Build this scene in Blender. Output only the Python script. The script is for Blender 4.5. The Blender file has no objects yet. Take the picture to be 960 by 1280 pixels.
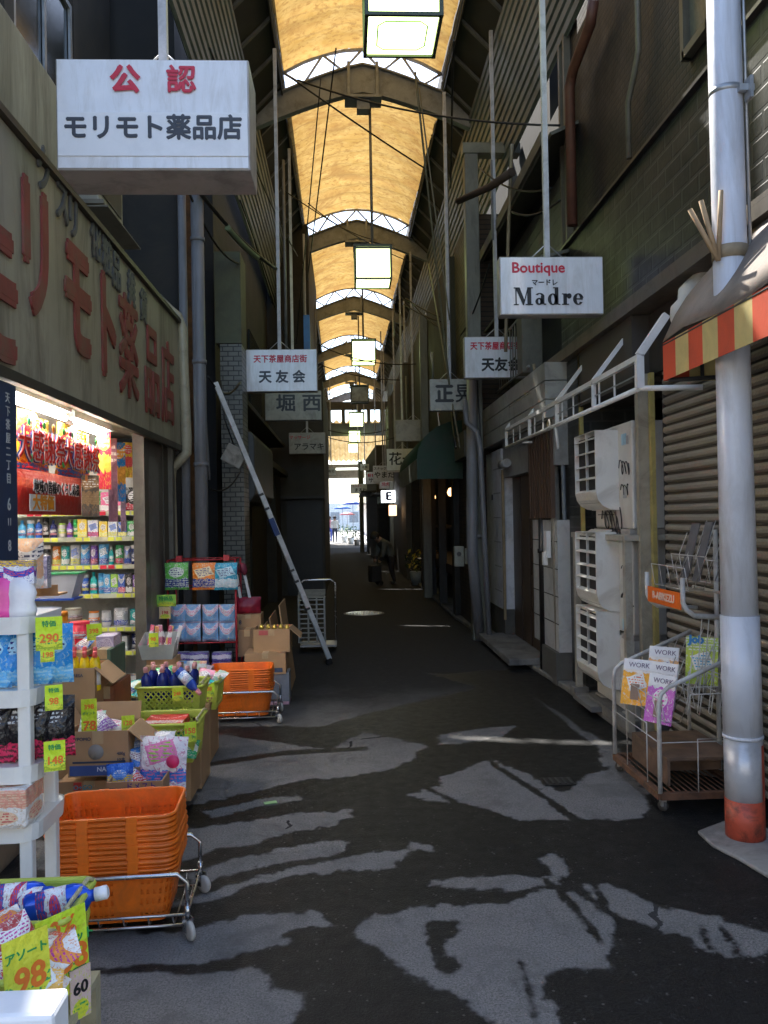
import bpy, bmesh, math, random
from mathutils import Vector, Matrix, noise
R = math.radians; PI = math.pi
rnd = random.Random(11)
sc = bpy.context.scene; COL = sc.collection
# ------------------------------------------------------------------ camera
F = 1036.0; CH = 1.55
cY = Vector((-48/F, -8/F, -1)).normalized()
cU = Vector((-.0175, 1, 0)); cU = (cU - cU.dot(cY)*cY).normalized()
cX = cY.cross(cU)
cam = bpy.data.objects.new('camera', bpy.data.cameras.new('camera')); COL.objects.link(cam)
cam.matrix_world = Matrix.Translation((0, 0, CH)) @ Matrix((cX, cY, cU)).to_4x4()
cam.data.sensor_fit = 'HORIZONTAL'; cam.data.sensor_width = 36; cam.data.lens = F/960*36
cam.data.clip_end = 2000; cam.data.clip_start = .05
sc.camera = cam
def ray(px, py):
    v = Vector(((px-480)/F, -(py-640)/F, -1)); return Vector((cX.dot(v), cY.dot(v), cU.dot(v)))
def at(px, py, Y):
    d = ray(px, py); p = d*(Y/d.y); p.z += CH; return p
def G(px, py, z=0):
    d = ray(px, py); p = d*((z-CH)/d.z); p.z += CH; return p
def onx(px, py, x):
    d = ray(px, py); p = d*(x/d.x); p.z += CH; return p
# ------------------------------------------------------------------ world, sun, render
w = bpy.data.worlds.new('World'); sc.world = w; w.use_nodes = True
nt = w.node_tree; sky = nt.nodes.new('ShaderNodeTexSky'); sky.sky_type = 'NISHITA'; sky.sun_disc = False
SE, SA = R(52), R(-14)      # elevation, azimuth clockwise from +Y
sky.sun_elevation = SE; sky.sun_rotation = SA
bg = nt.nodes['Background']; bg.inputs[1].default_value = .15
nt.links.new(sky.outputs[0], bg.inputs[0])
sd = bpy.data.lights.new('sun', 'SUN'); sd.energy = 4; sd.angle = R(.5); sd.color = (1, .95, .88)
so = bpy.data.objects.new('sun', sd); COL.objects.link(so)
sdir = Vector((math.sin(SA)*math.cos(SE), math.cos(SA)*math.cos(SE), math.sin(SE)))
so.rotation_euler = sdir.to_track_quat('Z', 'Y').to_euler(); so.location = (0, -5, 20)
sc.view_settings.view_transform = 'Standard'; sc.view_settings.look = 'None'; sc.view_settings.gamma = 1
sc.view_settings.exposure = 1.9; sc.view_settings.use_curve_mapping = False
cy = sc.cycles; cy.use_denoising = True; cy.max_bounces = 8; cy.diffuse_bounces = 5; cy.glossy_bounces = 3
cy.transmission_bounces = 5; cy.transparent_max_bounces = 8; cy.sample_clamp_indirect = 6; cy.use_adaptive_sampling = True
cy.caustics_reflective = False; cy.caustics_refractive = False
# ------------------------------------------------------------------ materials
_m = {}
def newmat(key):
    m = bpy.data.materials.new(key); m.use_nodes = True; return m, m.node_tree, m.node_tree.nodes['Principled BSDF']
def nd(t, typ, **kw):
    n = t.nodes.new(typ)
    for k, v in kw.items():
        if k[0] == 'i' and k[1:].isdigit(): n.inputs[int(k[1:])].default_value = v
        elif hasattr(n, k): setattr(n, k, v)
        else: n.inputs[k].default_value = v
    return n
def mix(t, a, b, f, mode='MIX'):
    n = t.nodes.new('ShaderNodeMix'); n.data_type = 'RGBA'; n.blend_type = mode
    for s, v in ((6, a), (7, b), (0, f)):
        if isinstance(v, bpy.types.NodeSocket): t.links.new(v, n.inputs[s])
        else: n.inputs[s].default_value = (*v, 1) if isinstance(v, tuple) else v
    return n.outputs[2]
def math_(t, op, a, b=None, c=None):
    n = t.nodes.new('ShaderNodeMath'); n.operation = op
    for i, v in enumerate((a, b, c)):
        if v is None: continue
        if isinstance(v, bpy.types.NodeSocket): t.links.new(v, n.inputs[i])
        else: n.inputs[i].default_value = v
    return n.outputs[0]
def noi(t, co, scale, detail=4, rough=.55, dist=0):
    n = nd(t, 'ShaderNodeTexNoise', Scale=scale, Detail=detail, Roughness=rough, Distortion=dist)
    t.links.new(co, n.inputs['Vector']); return n.outputs['Fac']
def ramp(t, fac, a, b):
    n = nd(t, 'ShaderNodeMapRange', clamp=True); n.inputs[1].default_value = a; n.inputs[2].default_value = b
    t.links.new(fac, n.inputs[0]); return n.outputs[0]
def coords(t, which='Object', scale=None):
    c = t.nodes.new('ShaderNodeTexCoord').outputs[which]
    if scale:
        mp = nd(t, 'ShaderNodeMapping'); mp.inputs['Scale'].default_value = scale; t.links.new(c, mp.inputs[0]); c = mp.outputs[0]
    return c
def mul(c, k): return tuple(min(1, x*k) for x in c)
def bumpit(t, bsdf, h, st=.3, d=.01):
    b = nd(t, 'ShaderNodeBump', Strength=st, Distance=d); t.links.new(h, b.inputs['Height']); t.links.new(b.outputs[0], bsdf.inputs['Normal'])
def M(col, rough=.6, metal=0, var=.15, s=7, bump=.15, bs=60, grime=.35, gcol=(.05, .04, .03), streak=False, coat=0, spec=.5, tr=0):
    key = ('M', col, rough, metal, var, s, bump, bs, grime, gcol, streak, coat, spec, tr)
    if key in _m: return _m[key]
    m, t, b = newmat('surface')
    co = coords(t)
    n1 = noi(t, co, s, 5, .6)
    c = mix(t, mul(col, 1-var), mul(col, 1+var), ramp(t, n1, .3, .7))
    if grime:
        cg = coords(t, 'Object', (3, 3, .5)) if streak else co
        g = noi(t, cg, s*.7, 6, .7, .6)
        c = mix(t, c, gcol, math_(t, 'MULTIPLY', ramp(t, g, .47, .66), grime))
    t.links.new(c, b.inputs['Base Color'])
    rr = ramp(t, n1, .2, .8); rr = math_(t, 'MULTIPLY_ADD', rr, .25*rough, rough*.85); t.links.new(rr, b.inputs['Roughness'])
    b.inputs['Metallic'].default_value = metal; b.inputs['Coat Weight'].default_value = coat
    b.inputs['Specular IOR Level'].default_value = spec
    if bump: bumpit(t, b, noi(t, co, bs, 3), bump, .004)
    if tr: b.inputs['Transmission Weight'].default_value = tr
    _m[key] = m; return m
def EM(col, st):
    key = ('E', col, st)
    if key in _m: return _m[key]
    m, t, b = newmat('lit'); b.inputs['Base Color'].default_value = (*col, 1)
    b.inputs['Emission Color'].default_value = (*col, 1); b.inputs['Emission Strength'].default_value = st
    _m[key] = m; return m
def BR(ca, cb, mortar, bw, bh, ms=.01, axis='x', rough=.35, bump=.5, var=.2, off=.5, key2=0):
    """bricks/tiles laid on a wall facing x ('x'), y ('y')"""
    key = ('B', ca, cb, mortar, bw, bh, ms, axis, rough, bump, off, key2)
    if key in _m: return _m[key]
    m, t, b = newmat('tiles'); co = coords(t)
    sp = nd(t, 'ShaderNodeSeparateXYZ'); t.links.new(co, sp.inputs[0])
    cb_ = nd(t, 'ShaderNodeCombineXYZ'); t.links.new(sp.outputs[1 if axis == 'x' else 0], cb_.inputs[0]); t.links.new(sp.outputs[2], cb_.inputs[1])
    k = nd(t, 'ShaderNodeTexBrick', Scale=1.0); k.offset = off
    k.inputs['Color1'].default_value = (*ca, 1); k.inputs['Color2'].default_value = (*cb, 1); k.inputs['Mortar'].default_value = (*mortar, 1)
    k.inputs['Mortar Size'].default_value = ms; k.inputs['Mortar Smooth'].default_value = .3
    k.inputs['Brick Width'].default_value = bw; k.inputs['Row Height'].default_value = bh
    t.links.new(cb_.outputs[0], k.inputs['Vector'])
    n1 = noi(t, co, 2.5, 6, .65)
    c = mix(t, k.outputs['Color'], mul(ca, .35), math_(t, 'MULTIPLY', ramp(t, n1, .5, .75), .6))
    t.links.new(c, b.inputs['Base Color'])
    t.links.new(math_(t, 'MULTIPLY_ADD', ramp(t, n1, .3, .7), .2, rough), b.inputs['Roughness'])
    h = math_(t, 'ADD', math_(t, 'SUBTRACT', 1.0, k.outputs['Fac']), math_(t, 'MULTIPLY', noi(t, co, 30, 3), .25))
    bumpit(t, b, h, bump, .008); _m[key] = m; return m
def PK(base, band, logo, ink, lo=.0, hi=.28, ea=.36, eb=.26, ec=.6, rough=.3, seed=0, n=26):
    """printed packaging: band at the foot, oval badge, rows of print; laid on UVs"""
    key = ('P', base, band, logo, ink, lo, hi, ea, eb, ec, rough, seed)
    if key in _m: return _m[key]
    m, t, b = newmat('printed_pack')
    uv = coords(t, 'UV'); sp = nd(t, 'ShaderNodeSeparateXYZ'); t.links.new(uv, sp.inputs[0]); u, v = sp.outputs[0], sp.outputs[1]
    nz = noi(t, uv, 5+seed % 3, 2)
    vw = math_(t, 'ADD', v, math_(t, 'MULTIPLY_ADD', nz, .25, -.12))
    bandm = math_(t, 'MULTIPLY', math_(t, 'GREATER_THAN', vw, lo), math_(t, 'LESS_THAN', vw, hi))
    c = mix(t, base, band, bandm)
    du = math_(t, 'DIVIDE', math_(t, 'SUBTRACT', u, .5), ea); dv = math_(t, 'DIVIDE', math_(t, 'SUBTRACT', v, ec), eb)
    rr = math_(t, 'ADD', math_(t, 'MULTIPLY', du, du), math_(t, 'MULTIPLY', dv, dv))
    if seed % 3 == 1:      # slanted block
        rr = math_(t, 'MAXIMUM', math_(t, 'ABSOLUTE', math_(t, 'ADD', math_(t, 'MULTIPLY', du, .8), math_(t, 'MULTIPLY', dv, .3))), math_(t, 'ABSOLUTE', math_(t, 'SUBTRACT', dv, math_(t, 'MULTIPLY', du, .35))))
    elif seed % 3 == 2:    # sweeping stroke
        rr = math_(t, 'ABSOLUTE', math_(t, 'MULTIPLY', math_(t, 'SUBTRACT', dv, math_(t, 'MULTIPLY', math_(t, 'MULTIPLY', du, du), .6)), 1.6))
    badge = math_(t, 'LESS_THAN', math_(t, 'ADD', rr, math_(t, 'MULTIPLY', nz, .3)), 1.0)
    fl_ = noi(t, uv, 14, 2, .6, 1); c = mix(t, c, mul(logo, .8), math_(t, 'MULTIPLY', math_(t, 'GREATER_THAN', fl_, .6), .75))
    c = mix(t, c, logo, badge)
    mp = nd(t, 'ShaderNodeMapping'); mp.inputs['Scale'].default_value = (n*1.9, 12, 1); mp.inputs['Location'].default_value = (seed*3.7, seed, 0); t.links.new(uv, mp.inputs[0])
    tn = noi(t, mp.outputs[0], 1, 1)
    rows = math_(t, 'GREATER_THAN', math_(t, 'SINE', math_(t, 'MULTIPLY', v, 70.0+seed % 5*9)), .0)
    im = math_(t, 'MULTIPLY', math_(t, 'GREATER_THAN', tn, .48), rows)
    inner = math_(t, 'LESS_THAN', rr, .7)
    c = mix(t, c, ink, math_(t, 'MULTIPLY', im, inner))
    c2 = math_(t, 'MULTIPLY', math_(t, 'MULTIPLY', im, bandm), .8); c = mix(t, c, logo, c2)
    t.links.new(c, b.inputs['Base Color']); b.inputs['Roughness'].default_value = rough
    bumpit(t, b, math_(t, 'ADD', noi(t, coords(t), 28, 3), math_(t, 'MULTIPLY', noi(t, coords(t), 9, 2, .5, 1.5), 1.5)), .8, .012)
    _m[key] = m; return m
# palette
BLACK = M((.012, .012, .013), .4, var=.3); DARK = M((.03, .028, .026), .7, var=.4, grime=.5)
WOODD = M((.05, .03, .018), .6, var=.3); RUST = M((.16, .075, .04), .85, var=.45, s=14, bump=.6, grime=.6)
WHITE = M((.78, .78, .76), .4, var=.04, grime=.22, gcol=(.35, .3, .22)); WHITEP = M((.82, .83, .85), .32, var=.03, grime=.08, bump=.05)
GREYP = M((.36, .38, .4), .4, var=.08, s=3, grime=.45, gcol=(.12, .11, .1), streak=True)
STEEL = M((.6, .6, .6), .28, 1, var=.1, grime=.2); GALV = M((.42, .43, .44), .45, .6, var=.15, grime=.3)
CREAM = M((.5, .44, .28), .5, var=.1, grime=.5, gcol=(.12, .09, .05)); CARD = M((.43, .27, .14), .85, var=.1, s=4, grime=.2, gcol=(.25, .15, .08), bump=.2, bs=25)
CARDD = M((.32, .2, .11), .85, var=.12, s=4); TAPE = M((.5, .36, .2), .35, var=.05)
ORANGE = M((.85, .18, .012), .42, var=.1, s=12, gcol=(.35, .1, .03), grime=.35, bump=.04); LIME = M((.55, .62, .09), .4, var=.05, grime=.15, bump=.04)
LETR = M((.26, .055, .045), .65, var=.3, s=4, grime=.75, gcol=(.17, .11, .07)); LETK = M((.012, .012, .014), .5, var=.1, grime=0); REDL = M((.6, .02, .05), .4, var=.05, grime=0)
CABLE = M((.012, .012, .011), .5, var=.2, grime=0, bump=0)
# ------------------------------------------------------------------ mesh builder
class MB:
    def __init__(s): s.v = []; s.f = []; s.m = []; s.sm = []; s.uv = []; s.T = Matrix()
    def add(s, vs): n = len(s.v); s.v += [s.T @ Vector(p) for p in vs]; return n
    def face(s, ids, mi=0, sm=False, uv=None): s.f.append(ids); s.m.append(mi); s.sm.append(sm); s.uv.append(uv)
    def quad(s, a, b, c, d, mi=0): n = s.add((a, b, c, d)); s.face((n, n+1, n+2, n+3), mi, False, ((0, 0), (1, 0), (1, 1), (0, 1))); return s
    def box(s, x0, y0, z0, x1, y1, z1, mi=0):
        if x0 > x1: x0, x1 = x1, x0
        if y0 > y1: y0, y1 = y1, y0
        if z0 > z1: z0, z1 = z1, z0
        n = s.add(((x0, y0, z0), (x1, y0, z0), (x1, y1, z0), (x0, y1, z0), (x0, y0, z1), (x1, y0, z1), (x1, y1, z1), (x0, y1, z1)))
        Q = ((0, 0), (1, 0), (1, 1), (0, 1))
        for q in ((0, 1, 5, 4), (1, 2, 6, 5), (2, 3, 7, 6), (3, 0, 4, 7), (4, 5, 6, 7), (3, 2, 1, 0)):
            s.face(tuple(n+i for i in q), mi, False, Q)
        return s
    def bx(s, c, sz, mi=0, rot=None):
        T = s.T.copy(); s.T = T @ Matrix.Translation(c) @ (rot.to_matrix().to_4x4() if rot else Matrix())
        a, b, c_ = sz[0]/2, sz[1]/2, sz[2]/2; s.box(-a, -b, -c_, a, b, c_, mi); s.T = T; return s
    def beam(s, a, b, w, h, mi=0):
        a, b = Vector(a), Vector(b); d = b-a; L = d.length; q = d.to_track_quat('Y', 'Z')
        T = s.T.copy(); s.T = T @ Matrix.Translation(a) @ q.to_matrix().to_4x4(); s.box(-w/2, 0, -h/2, w/2, L, h/2, mi); s.T = T; return s
    def tube(s, pts, r, n=8, mi=0, closed=False):
        pts = [Vector(p) for p in pts]; L = len(pts); rs = r if isinstance(r, (list, tuple)) else [r]*L
        up = None; rings = []
        for i, p in enumerate(pts):
            a = pts[i-1] if (i > 0 or closed) else p; b = pts[(i+1) % L] if (i < L-1 or closed) else p
            d = (b-a).normalized()
            if up is None: up = Vector((0, 0, 1)) if abs(d.z) < .9 else Vector((1, 0, 0))
            e = d.cross(up)
            if e.length < 1e-5: e = d.cross(Vector((1, .3, 0)))
            e.normalize(); up = e.cross(d).normalized()
            rings.append(s.add([p + rs[i]*(math.cos(2*PI*k/n)*e + math.sin(2*PI*k/n)*up) for k in range(n)]))
        for i in range(L if closed else L-1):
            A, B = rings[i], rings[(i+1) % L]
            for k in range(n): s.face((A+k, A+(k+1) % n, B+(k+1) % n, B+k), mi, True)
        if not closed:
            s.face(tuple(rings[0]+k for k in range(n)), mi); s.face(tuple(rings[-1]+k for k in reversed(range(n))), mi)
        return s
    def lathe(s, prof, c=(0, 0, 0), n=16, mi=None, ex=1, ey=1):
        rings = []
        for r, z in prof: rings.append(s.add([(c[0]+r*ex*math.cos(2*PI*k/n), c[1]+r*ey*math.sin(2*PI*k/n), c[2]+z) for k in range(n)]))
        z0, z1 = prof[0][1], prof[-1][1]
        for i in range(len(prof)-1):
            A, B = rings[i], rings[i+1]; q = mi[i] if isinstance(mi, (list, tuple)) else (mi or 0)
            for k in range(n):
                # two print repeats round the body
                ua, ub = (k/n*2) % 1, (k/n*2) % 1 + 2/n; va = (prof[i][1]-z0)/(z1-z0+1e-9); vb = (prof[i+1][1]-z0)/(z1-z0+1e-9)
                s.face((A+k, A+(k+1) % n, B+(k+1) % n, B+k), q, True, ((ua, va), (ub, va), (ub, vb), (ua, vb)))
        q0 = mi[0] if isinstance(mi, (list, tuple)) else (mi or 0); q1 = mi[-1] if isinstance(mi, (list, tuple)) else (mi or 0)
        s.face(tuple(rings[0]+k for k in reversed(range(n))), q0); s.face(tuple(rings[-1]+k for k in range(n)), q1)
        return s
    def prism(s, poly, h, mi=0, ax='z'):
        """polygon in the plane across axis ax, thickness h along it"""
        f = {'z': lambda a, b, c: (a, b, c), 'y': lambda a, b, c: (a, c, b), 'x': lambda a, b, c: (c, a, b)}[ax]
        n = len(poly); A = s.add([f(a, b, 0) for a, b in poly]); B = s.add([f(a, b, h) for a, b in poly])
        s.face(tuple(A+i for i in reversed(range(n))), mi); s.face(tuple(B+i for i in range(n)), mi)
        for i in range(n): s.face((A+i, A+(i+1) % n, B+(i+1) % n, B+i), mi)
        return s
    def build(s, name, mats, parent=None, bevel=0, loc=None, rot=None, solid=0):
        me = bpy.data.meshes.new(name); me.from_pydata([tuple(v) for v in s.v], [], s.f)
        for m in (mats if isinstance(mats, (list, tuple)) else [mats]): me.materials.append(m)
        uvl = me.uv_layers.new(name='uv')
        for p, mi, sm, uv in zip(me.polygons, s.m, s.sm, s.uv):
            p.material_index = mi; p.use_smooth = sm
            if uv:
                for li, q in zip(p.loop_indices, uv): uvl.data[li].uv = q
        bm = bmesh.new(); bm.from_mesh(me); bmesh.ops.recalc_face_normals(bm, faces=bm.faces)
        if solid: bmesh.ops.solidify(bm, geom=bm.faces[:], thickness=solid)
        bm.to_mesh(me); bm.free()
        o = bpy.data.objects.new(name, me); COL.objects.link(o)
        if parent: o.parent = parent
        if loc is not None: o.location = loc
        if rot is not None: o.rotation_euler = rot
        if bevel:
            b = o.modifiers.new('bevel', 'BEVEL'); b.width = bevel; b.segments = 2; b.limit_method = 'ANGLE'
        return o
def thing(name, label, cat, loc=(0, 0, 0), rz=0, group=None):
    o = bpy.data.objects.new(name, None); COL.objects.link(o); o.location = loc; o.rotation_euler = (0, 0, rz); o.empty_display_size = .1
    o['label'] = label; o['category'] = cat
    if group: o['group'] = group
    return o
def tag(o, label, cat, group=None, kind=None):
    if label: o['label'] = label
    if cat: o['category'] = cat
    if group: o['group'] = group
    if kind: o['kind'] = kind
    return o
def kids(o): return [c for c in list(COL.objects) if c.parent == o]
def dup(o, loc=None, rot=None, label=None, parent=None, _k=None):
    if _k is None:
        _k = {}
        for c in COL.objects:
            if c.parent: _k.setdefault(c.parent.name, []).append(c)
    r = o.copy(); COL.objects.link(r); r.parent = parent
    for c in _k.get(o.name, []): dup(c, parent=r, _k=_k)
    if loc is not None: r.location = loc
    if rot is not None: r.rotation_euler = rot
    if label: r['label'] = label
    return r
def text(body, h, mat, parent, loc, rot=(PI/2, 0, 0), ext=.002, bold=0, sx=1, name='lettering', shear=0, track=1):
    cu = bpy.data.curves.new('t', 'FONT'); cu.body = body; cu.size = h; cu.extrude = ext; cu.offset = bold; cu.align_x = 'CENTER'; cu.align_y = 'CENTER'
    cu.resolution_u = 3; cu.shear = shear; cu.space_character = track
    t = bpy.data.objects.new('t', cu); COL.objects.link(t)
    if bold: cu.offset = 0
    dg = bpy.context.evaluated_depsgraph_get(); dg.update(); me = bpy.data.meshes.new_from_object(t.evaluated_get(dg))
    if bold:      # heavier strokes: the same outline again a hair to each side and a hair deeper
        bm = bmesh.new()
        for k, (dx, dy) in enumerate(((0, 0), (bold, .0), (-bold, 0), (0, bold), (0, -bold))):
            n0 = len(bm.verts); bm.from_mesh(me); bm.verts.ensure_lookup_table()
            for v in bm.verts[n0:]: v.co.x += dx; v.co.y += dy; v.co.z -= k*.00025
        bm.to_mesh(me); bm.free()
    bpy.data.objects.remove(t); me.materials.clear(); me.materials.append(mat)
    o = bpy.data.objects.new(name, me); COL.objects.link(o); o.parent = parent; o.location = loc; o.rotation_euler = rot; o.scale = (sx, 1, 1)
    return o
XP = (PI/2, 0, PI/2); XN = (PI/2, 0, -PI/2)
def struct(name, o): o['kind'] = 'structure'; o.name = name; return o
def arc(cx, cy_, r, a0, a1, n=6): return [(cx+r*math.cos(R(a0+(a1-a0)*i/n)), cy_+r*math.sin(R(a0+(a1-a0)*i/n))) for i in range(n+1)]
# ================================================================== GROUND
def poly_px(L): return [tuple(G(200+a/1.2632, 860+b/1.2632)[:2]) for a, b in L]
DRY = [poly_px(L) for L in (
 [(395,170),(440,150),(470,130),(520,115),(560,125),(600,150),(640,165),(690,135),(730,120),(760,150),(768,200),(740,207),(680,205),(640,210),(570,208),(520,195),(470,180),(420,178)],
 [(300,378),(350,355),(440,340),(470,350),(540,340),(600,320),(640,325),(690,350),(715,385),(710,420),(715,435),(690,440),(640,450),(600,465),(590,480),(640,520),(650,560),(530,560),(480,500),(440,480),(400,460),(370,430),(350,410),(310,395)],
 [(440,305),(560,300),(625,295),(625,310),(560,320),(440,318)], [(590,265),(630,262),(640,300),(610,290)],
 [(660,315),(700,305),(760,330),(810,350),(880,365),(960,385),(960,415),(900,420),(850,395),(790,385),(740,370),(700,345)],
 [(-200,60),(0,60),(260,95),(330,70),(420,90),(380,125),(300,140),(190,148),(150,165),(60,185),(0,195),(-200,215)],
 [(70,195),(150,178),(215,170),(218,178),(150,190),(80,205)],
 [(-200,240),(0,225),(60,222),(200,200),(300,192),(310,205),(250,220),(200,230),(110,250),(40,268),(0,280),(-200,290)],
 [(40,290),(120,270),(220,248),(290,240),(300,245),(280,262),(200,275),(120,290),(60,310),(40,305)],
 [(-200,350),(50,330),(150,300),(250,280),(330,255),(385,255),(380,280),(330,290),(230,295),(150,310),(100,335),(50,340),(-200,365)],
 [(390,245),(440,245),(435,255),(390,255)],
 [(-200,390),(0,385),(60,380),(140,360),(230,352),(270,375),(200,390),(210,405),(110,425),(50,432),(0,440),(-200,445)],
 [(-400,460),(60,450),(150,440),(170,470),(240,480),(240,500),(200,540),(-400,800)],
 [(440,75),(520,62),(560,60),(540,75),(480,88),(440,88)], [(600,20),(660,60),(720,90),(745,120),(700,125),(690,90),(640,55)],
 [(0,-60),(300,-60),(500,0),(420,20),(330,40),(260,60),(0,60)])]
WETIN = [poly_px(L) for L in ([(415,370),(470,365),(475,385),(440,410),(475,440),(455,455),(430,440),(420,400)],
 [(60,120),(200,98),(330,92),(330,98),(200,106),(60,126)], [(515,115),(525,115),(665,206),(650,208)], [(410,150),(470,178),(462,182),(405,154)],
 [(600,300),(612,300),(705,405),(690,405)], [(668,285),(678,288),(722,372),(712,372)], [(560,430),(568,430),(600,520),(590,520)], [(852,375),(860,372),(880,412),(870,412)], [(885,372),(893,372),(915,418),(905,418)])]
def inside(x, y, P):
    c = False; j = len(P)-1
    for i in range(len(P)):
        xi, yi = P[i]; xj, yj = P[j]
        if (yi > y) != (yj > y) and x < (xj-xi)*(y-yi)/(yj-yi)+xi: c = not c
        j = i
    return c
def bb(P): xs = [p[0] for p in P]; ys = [p[1] for p in P]; return min(xs), max(xs), min(ys), max(ys)
BD = [(bb(P), P) for P in DRY]; BW = [(bb(P), P) for P in WETIN]
def wet(x, y):
    nx = noise.noise(Vector((x*5, y*5, 1)))*.05+noise.noise(Vector((x*16, y*16, 4)))*.03+noise.noise(Vector((x*45, y*45, 4)))*.022+noise.noise(Vector((x*2, y*2, 9)))*.04
    ny = noise.noise(Vector((x*5, y*5, 7)))*.05+noise.noise(Vector((x*16, y*16, 12)))*.03+noise.noise(Vector((x*45, y*45, 8)))*.022
    X, Y = x+nx, y+ny
    if y > 8.3+noise.noise(Vector((x*1.5, 0, 3)))*.8: return 0.0
    w_ = 1.0
    for (a, b, c, d), P in BD:
        if a <= X <= b and c <= Y <= d and inside(X, Y, P): w_ = 0.0; break
    if w_ == 0:
        X, Y = x+nx*.35, y+ny*.35
        for (a, b, c, d), P in BW:
            if a <= X <= b and c <= Y <= d and inside(X, Y, P): w_ = 1.0; break
    return w_
def asphalt():
    m, t, b = newmat('asphalt'); co = coords(t)
    at_ = nd(t, 'ShaderNodeAttribute', attribute_name='wet'); wv = at_.outputs['Fac']
    wv = ramp(t, math_(t, 'ADD', wv, math_(t, 'ADD', math_(t, 'MULTIPLY_ADD', noi(t, co, 60, 4, .75), 1.6, -.8), math_(t, 'MULTIPLY_ADD', noi(t, co, 11, 5, .7), 1.5, -.75))), .2, .8)
    gr = noi(t, co, 120, 5, .9); big = noi(t, co, 1.3, 5, .6); mid = noi(t, co, 14, 4, .65)
    dry = mix(t, (.085, .084, .082), (.27, .265, .256), ramp(t, gr, .38, .62))
    dry = mix(t, dry, (.115, .113, .11), math_(t, 'MULTIPLY', ramp(t, noi(t, co, 3.2, 6, .7, .8), .48, .66), .75))
    dry = mix(t, dry, (.2, .2, .2), math_(t, 'MULTIPLY', ramp(t, mid, .54, .68), .5))
    wetc = mix(t, (.003, .0034, .004), (.034, .036, .038), ramp(t, gr, .45, .72))
    c = mix(t, dry, wetc, wv)
    vo = nd(t, 'ShaderNodeTexVoronoi', Scale=30.0); t.links.new(co, vo.inputs['Vector'])
    vn = noi(t, co, 9, 1)
    speck = math_(t, 'MULTIPLY', math_(t, 'LESS_THAN', vo.outputs['Distance'], .15), math_(t, 'GREATER_THAN', vn, .52))
    c = mix(t, c, (.17, .17, .165), math_(t, 'MULTIPLY', speck, .5))
    ve = nd(t, 'ShaderNodeTexVoronoi', Scale=.55, feature='DISTANCE_TO_EDGE'); wob = nd(t, 'ShaderNodeTexNoise', Scale=3.0, Detail=5)
    t.links.new(co, wob.inputs['Vector']); vm = nd(t, 'ShaderNodeVectorMath', operation='MULTIPLY_ADD'); t.links.new(wob.outputs['Color'], vm.inputs[0]); vm.inputs[1].default_value = (.5, .5, 0); t.links.new(co, vm.inputs[2]); t.links.new(vm.outputs[0], ve.inputs['Vector'])
    crack = math_(t, 'MULTIPLY', math_(t, 'LESS_THAN', ve.outputs['Distance'], .0055), math_(t, 'GREATER_THAN', noi(t, co, 1.1, 2), .58))
    c = mix(t, c, (.012, .012, .012), math_(t, 'MULTIPLY', crack, .8))
    c = mix(t, c, (.03, .03, .03), math_(t, 'MULTIPLY', ramp(t, noi(t, coords(t, 'Object', (1.2, .35, 1)), 5, 5, .7), .58, .72), .35))
    sy = nd(t, 'ShaderNodeSeparateXYZ'); t.links.new(co, sy.inputs[0])      # alley shade painted into the asphalt colour: darker further in
    old = ramp(t, math_(t, 'ADD', sy.outputs[1], math_(t, 'MULTIPLY_ADD', big, 3.0, -1.5)), 5.2, 7.6)  # mask of that painted shade, deepening along the alley
    shade_limit = math_(t, 'LESS_THAN', sy.outputs[1], 44.0)
    c = mix(t, c, mix(t, (.018, .018, .018), (.05, .05, .05), ramp(t, gr, .35, .7)), math_(t, 'MULTIPLY', math_(t, 'MULTIPLY', old, shade_limit), math_(t, 'SUBTRACT', 1.0, math_(t, 'MULTIPLY', wv, .8))))
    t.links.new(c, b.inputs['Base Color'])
    ro = math_(t, 'MULTIPLY_ADD', wv, -.45, .9); ro = math_(t, 'ADD', ro, math_(t, 'MULTIPLY_ADD', mid, .3, -.12))
    t.links.new(ro, b.inputs['Roughness']); b.inputs['Specular IOR Level'].default_value = .22
    bumpit(t, b, math_(t, 'ADD', noi(t, co, 120, 4, .7), math_(t, 'MULTIPLY', mid, .8)), .55, .008)
    return m
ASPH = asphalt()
def ground():
    x0, x1, y0, y1, s_ = -1.9, 2.6, 1.8, 9.3, .014
    nx, ny = int((x1-x0)/s_), int((y1-y0)/s_)
    vs = []; wv = []
    for j in range(ny+1):
        for i in range(nx+1):
            x, y = x0+i*s_, y0+j*s_; vs.append((x, y, noise.noise(Vector((x*.8, y*.8, 0)))*.004 if 0 < i < nx and 0 < j < ny else 0)); wv.append(wet(x, y))
    N1 = nx+1
    for _ in range(1):     # damp edges fade over a few centimetres
        wv = [(wv[k]*2+wv[k-1]+wv[k+1]+wv[k-N1]+wv[k+N1])/6 if 0 < k % N1 < nx and N1 < k < len(wv)-N1 else wv[k] for k in range(len(wv))]
    fs = [(j*(nx+1)+i, j*(nx+1)+i+1, (j+1)*(nx+1)+i+1, (j+1)*(nx+1)+i) for j in range(ny) for i in range(nx)]
    X1, Y1 = x0+nx*s_, y0+ny*s_; n = len(vs); B = 400
    vs += [(-B, -B, 0), (B, -B, 0), (B, B, 0), (-B, B, 0), (x0, y0, 0), (X1, y0, 0), (X1, Y1, 0), (x0, Y1, 0)]; wv += [0]*8
    fs += [(n, n+1, n+5, n+4), (n+1, n+2, n+6, n+5), (n+2, n+3, n+7, n+6), (n+3, n, n+4, n+7)]
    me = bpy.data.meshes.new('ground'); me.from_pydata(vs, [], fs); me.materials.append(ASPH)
    a = me.attributes.new('wet', 'FLOAT', 'POINT'); a.data.foreach_set('value', wv)
    for p in me.polygons: p.use_smooth = True
    o = bpy.data.objects.new('ground', me); COL.objects.link(o); o['kind'] = 'structure'
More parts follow.
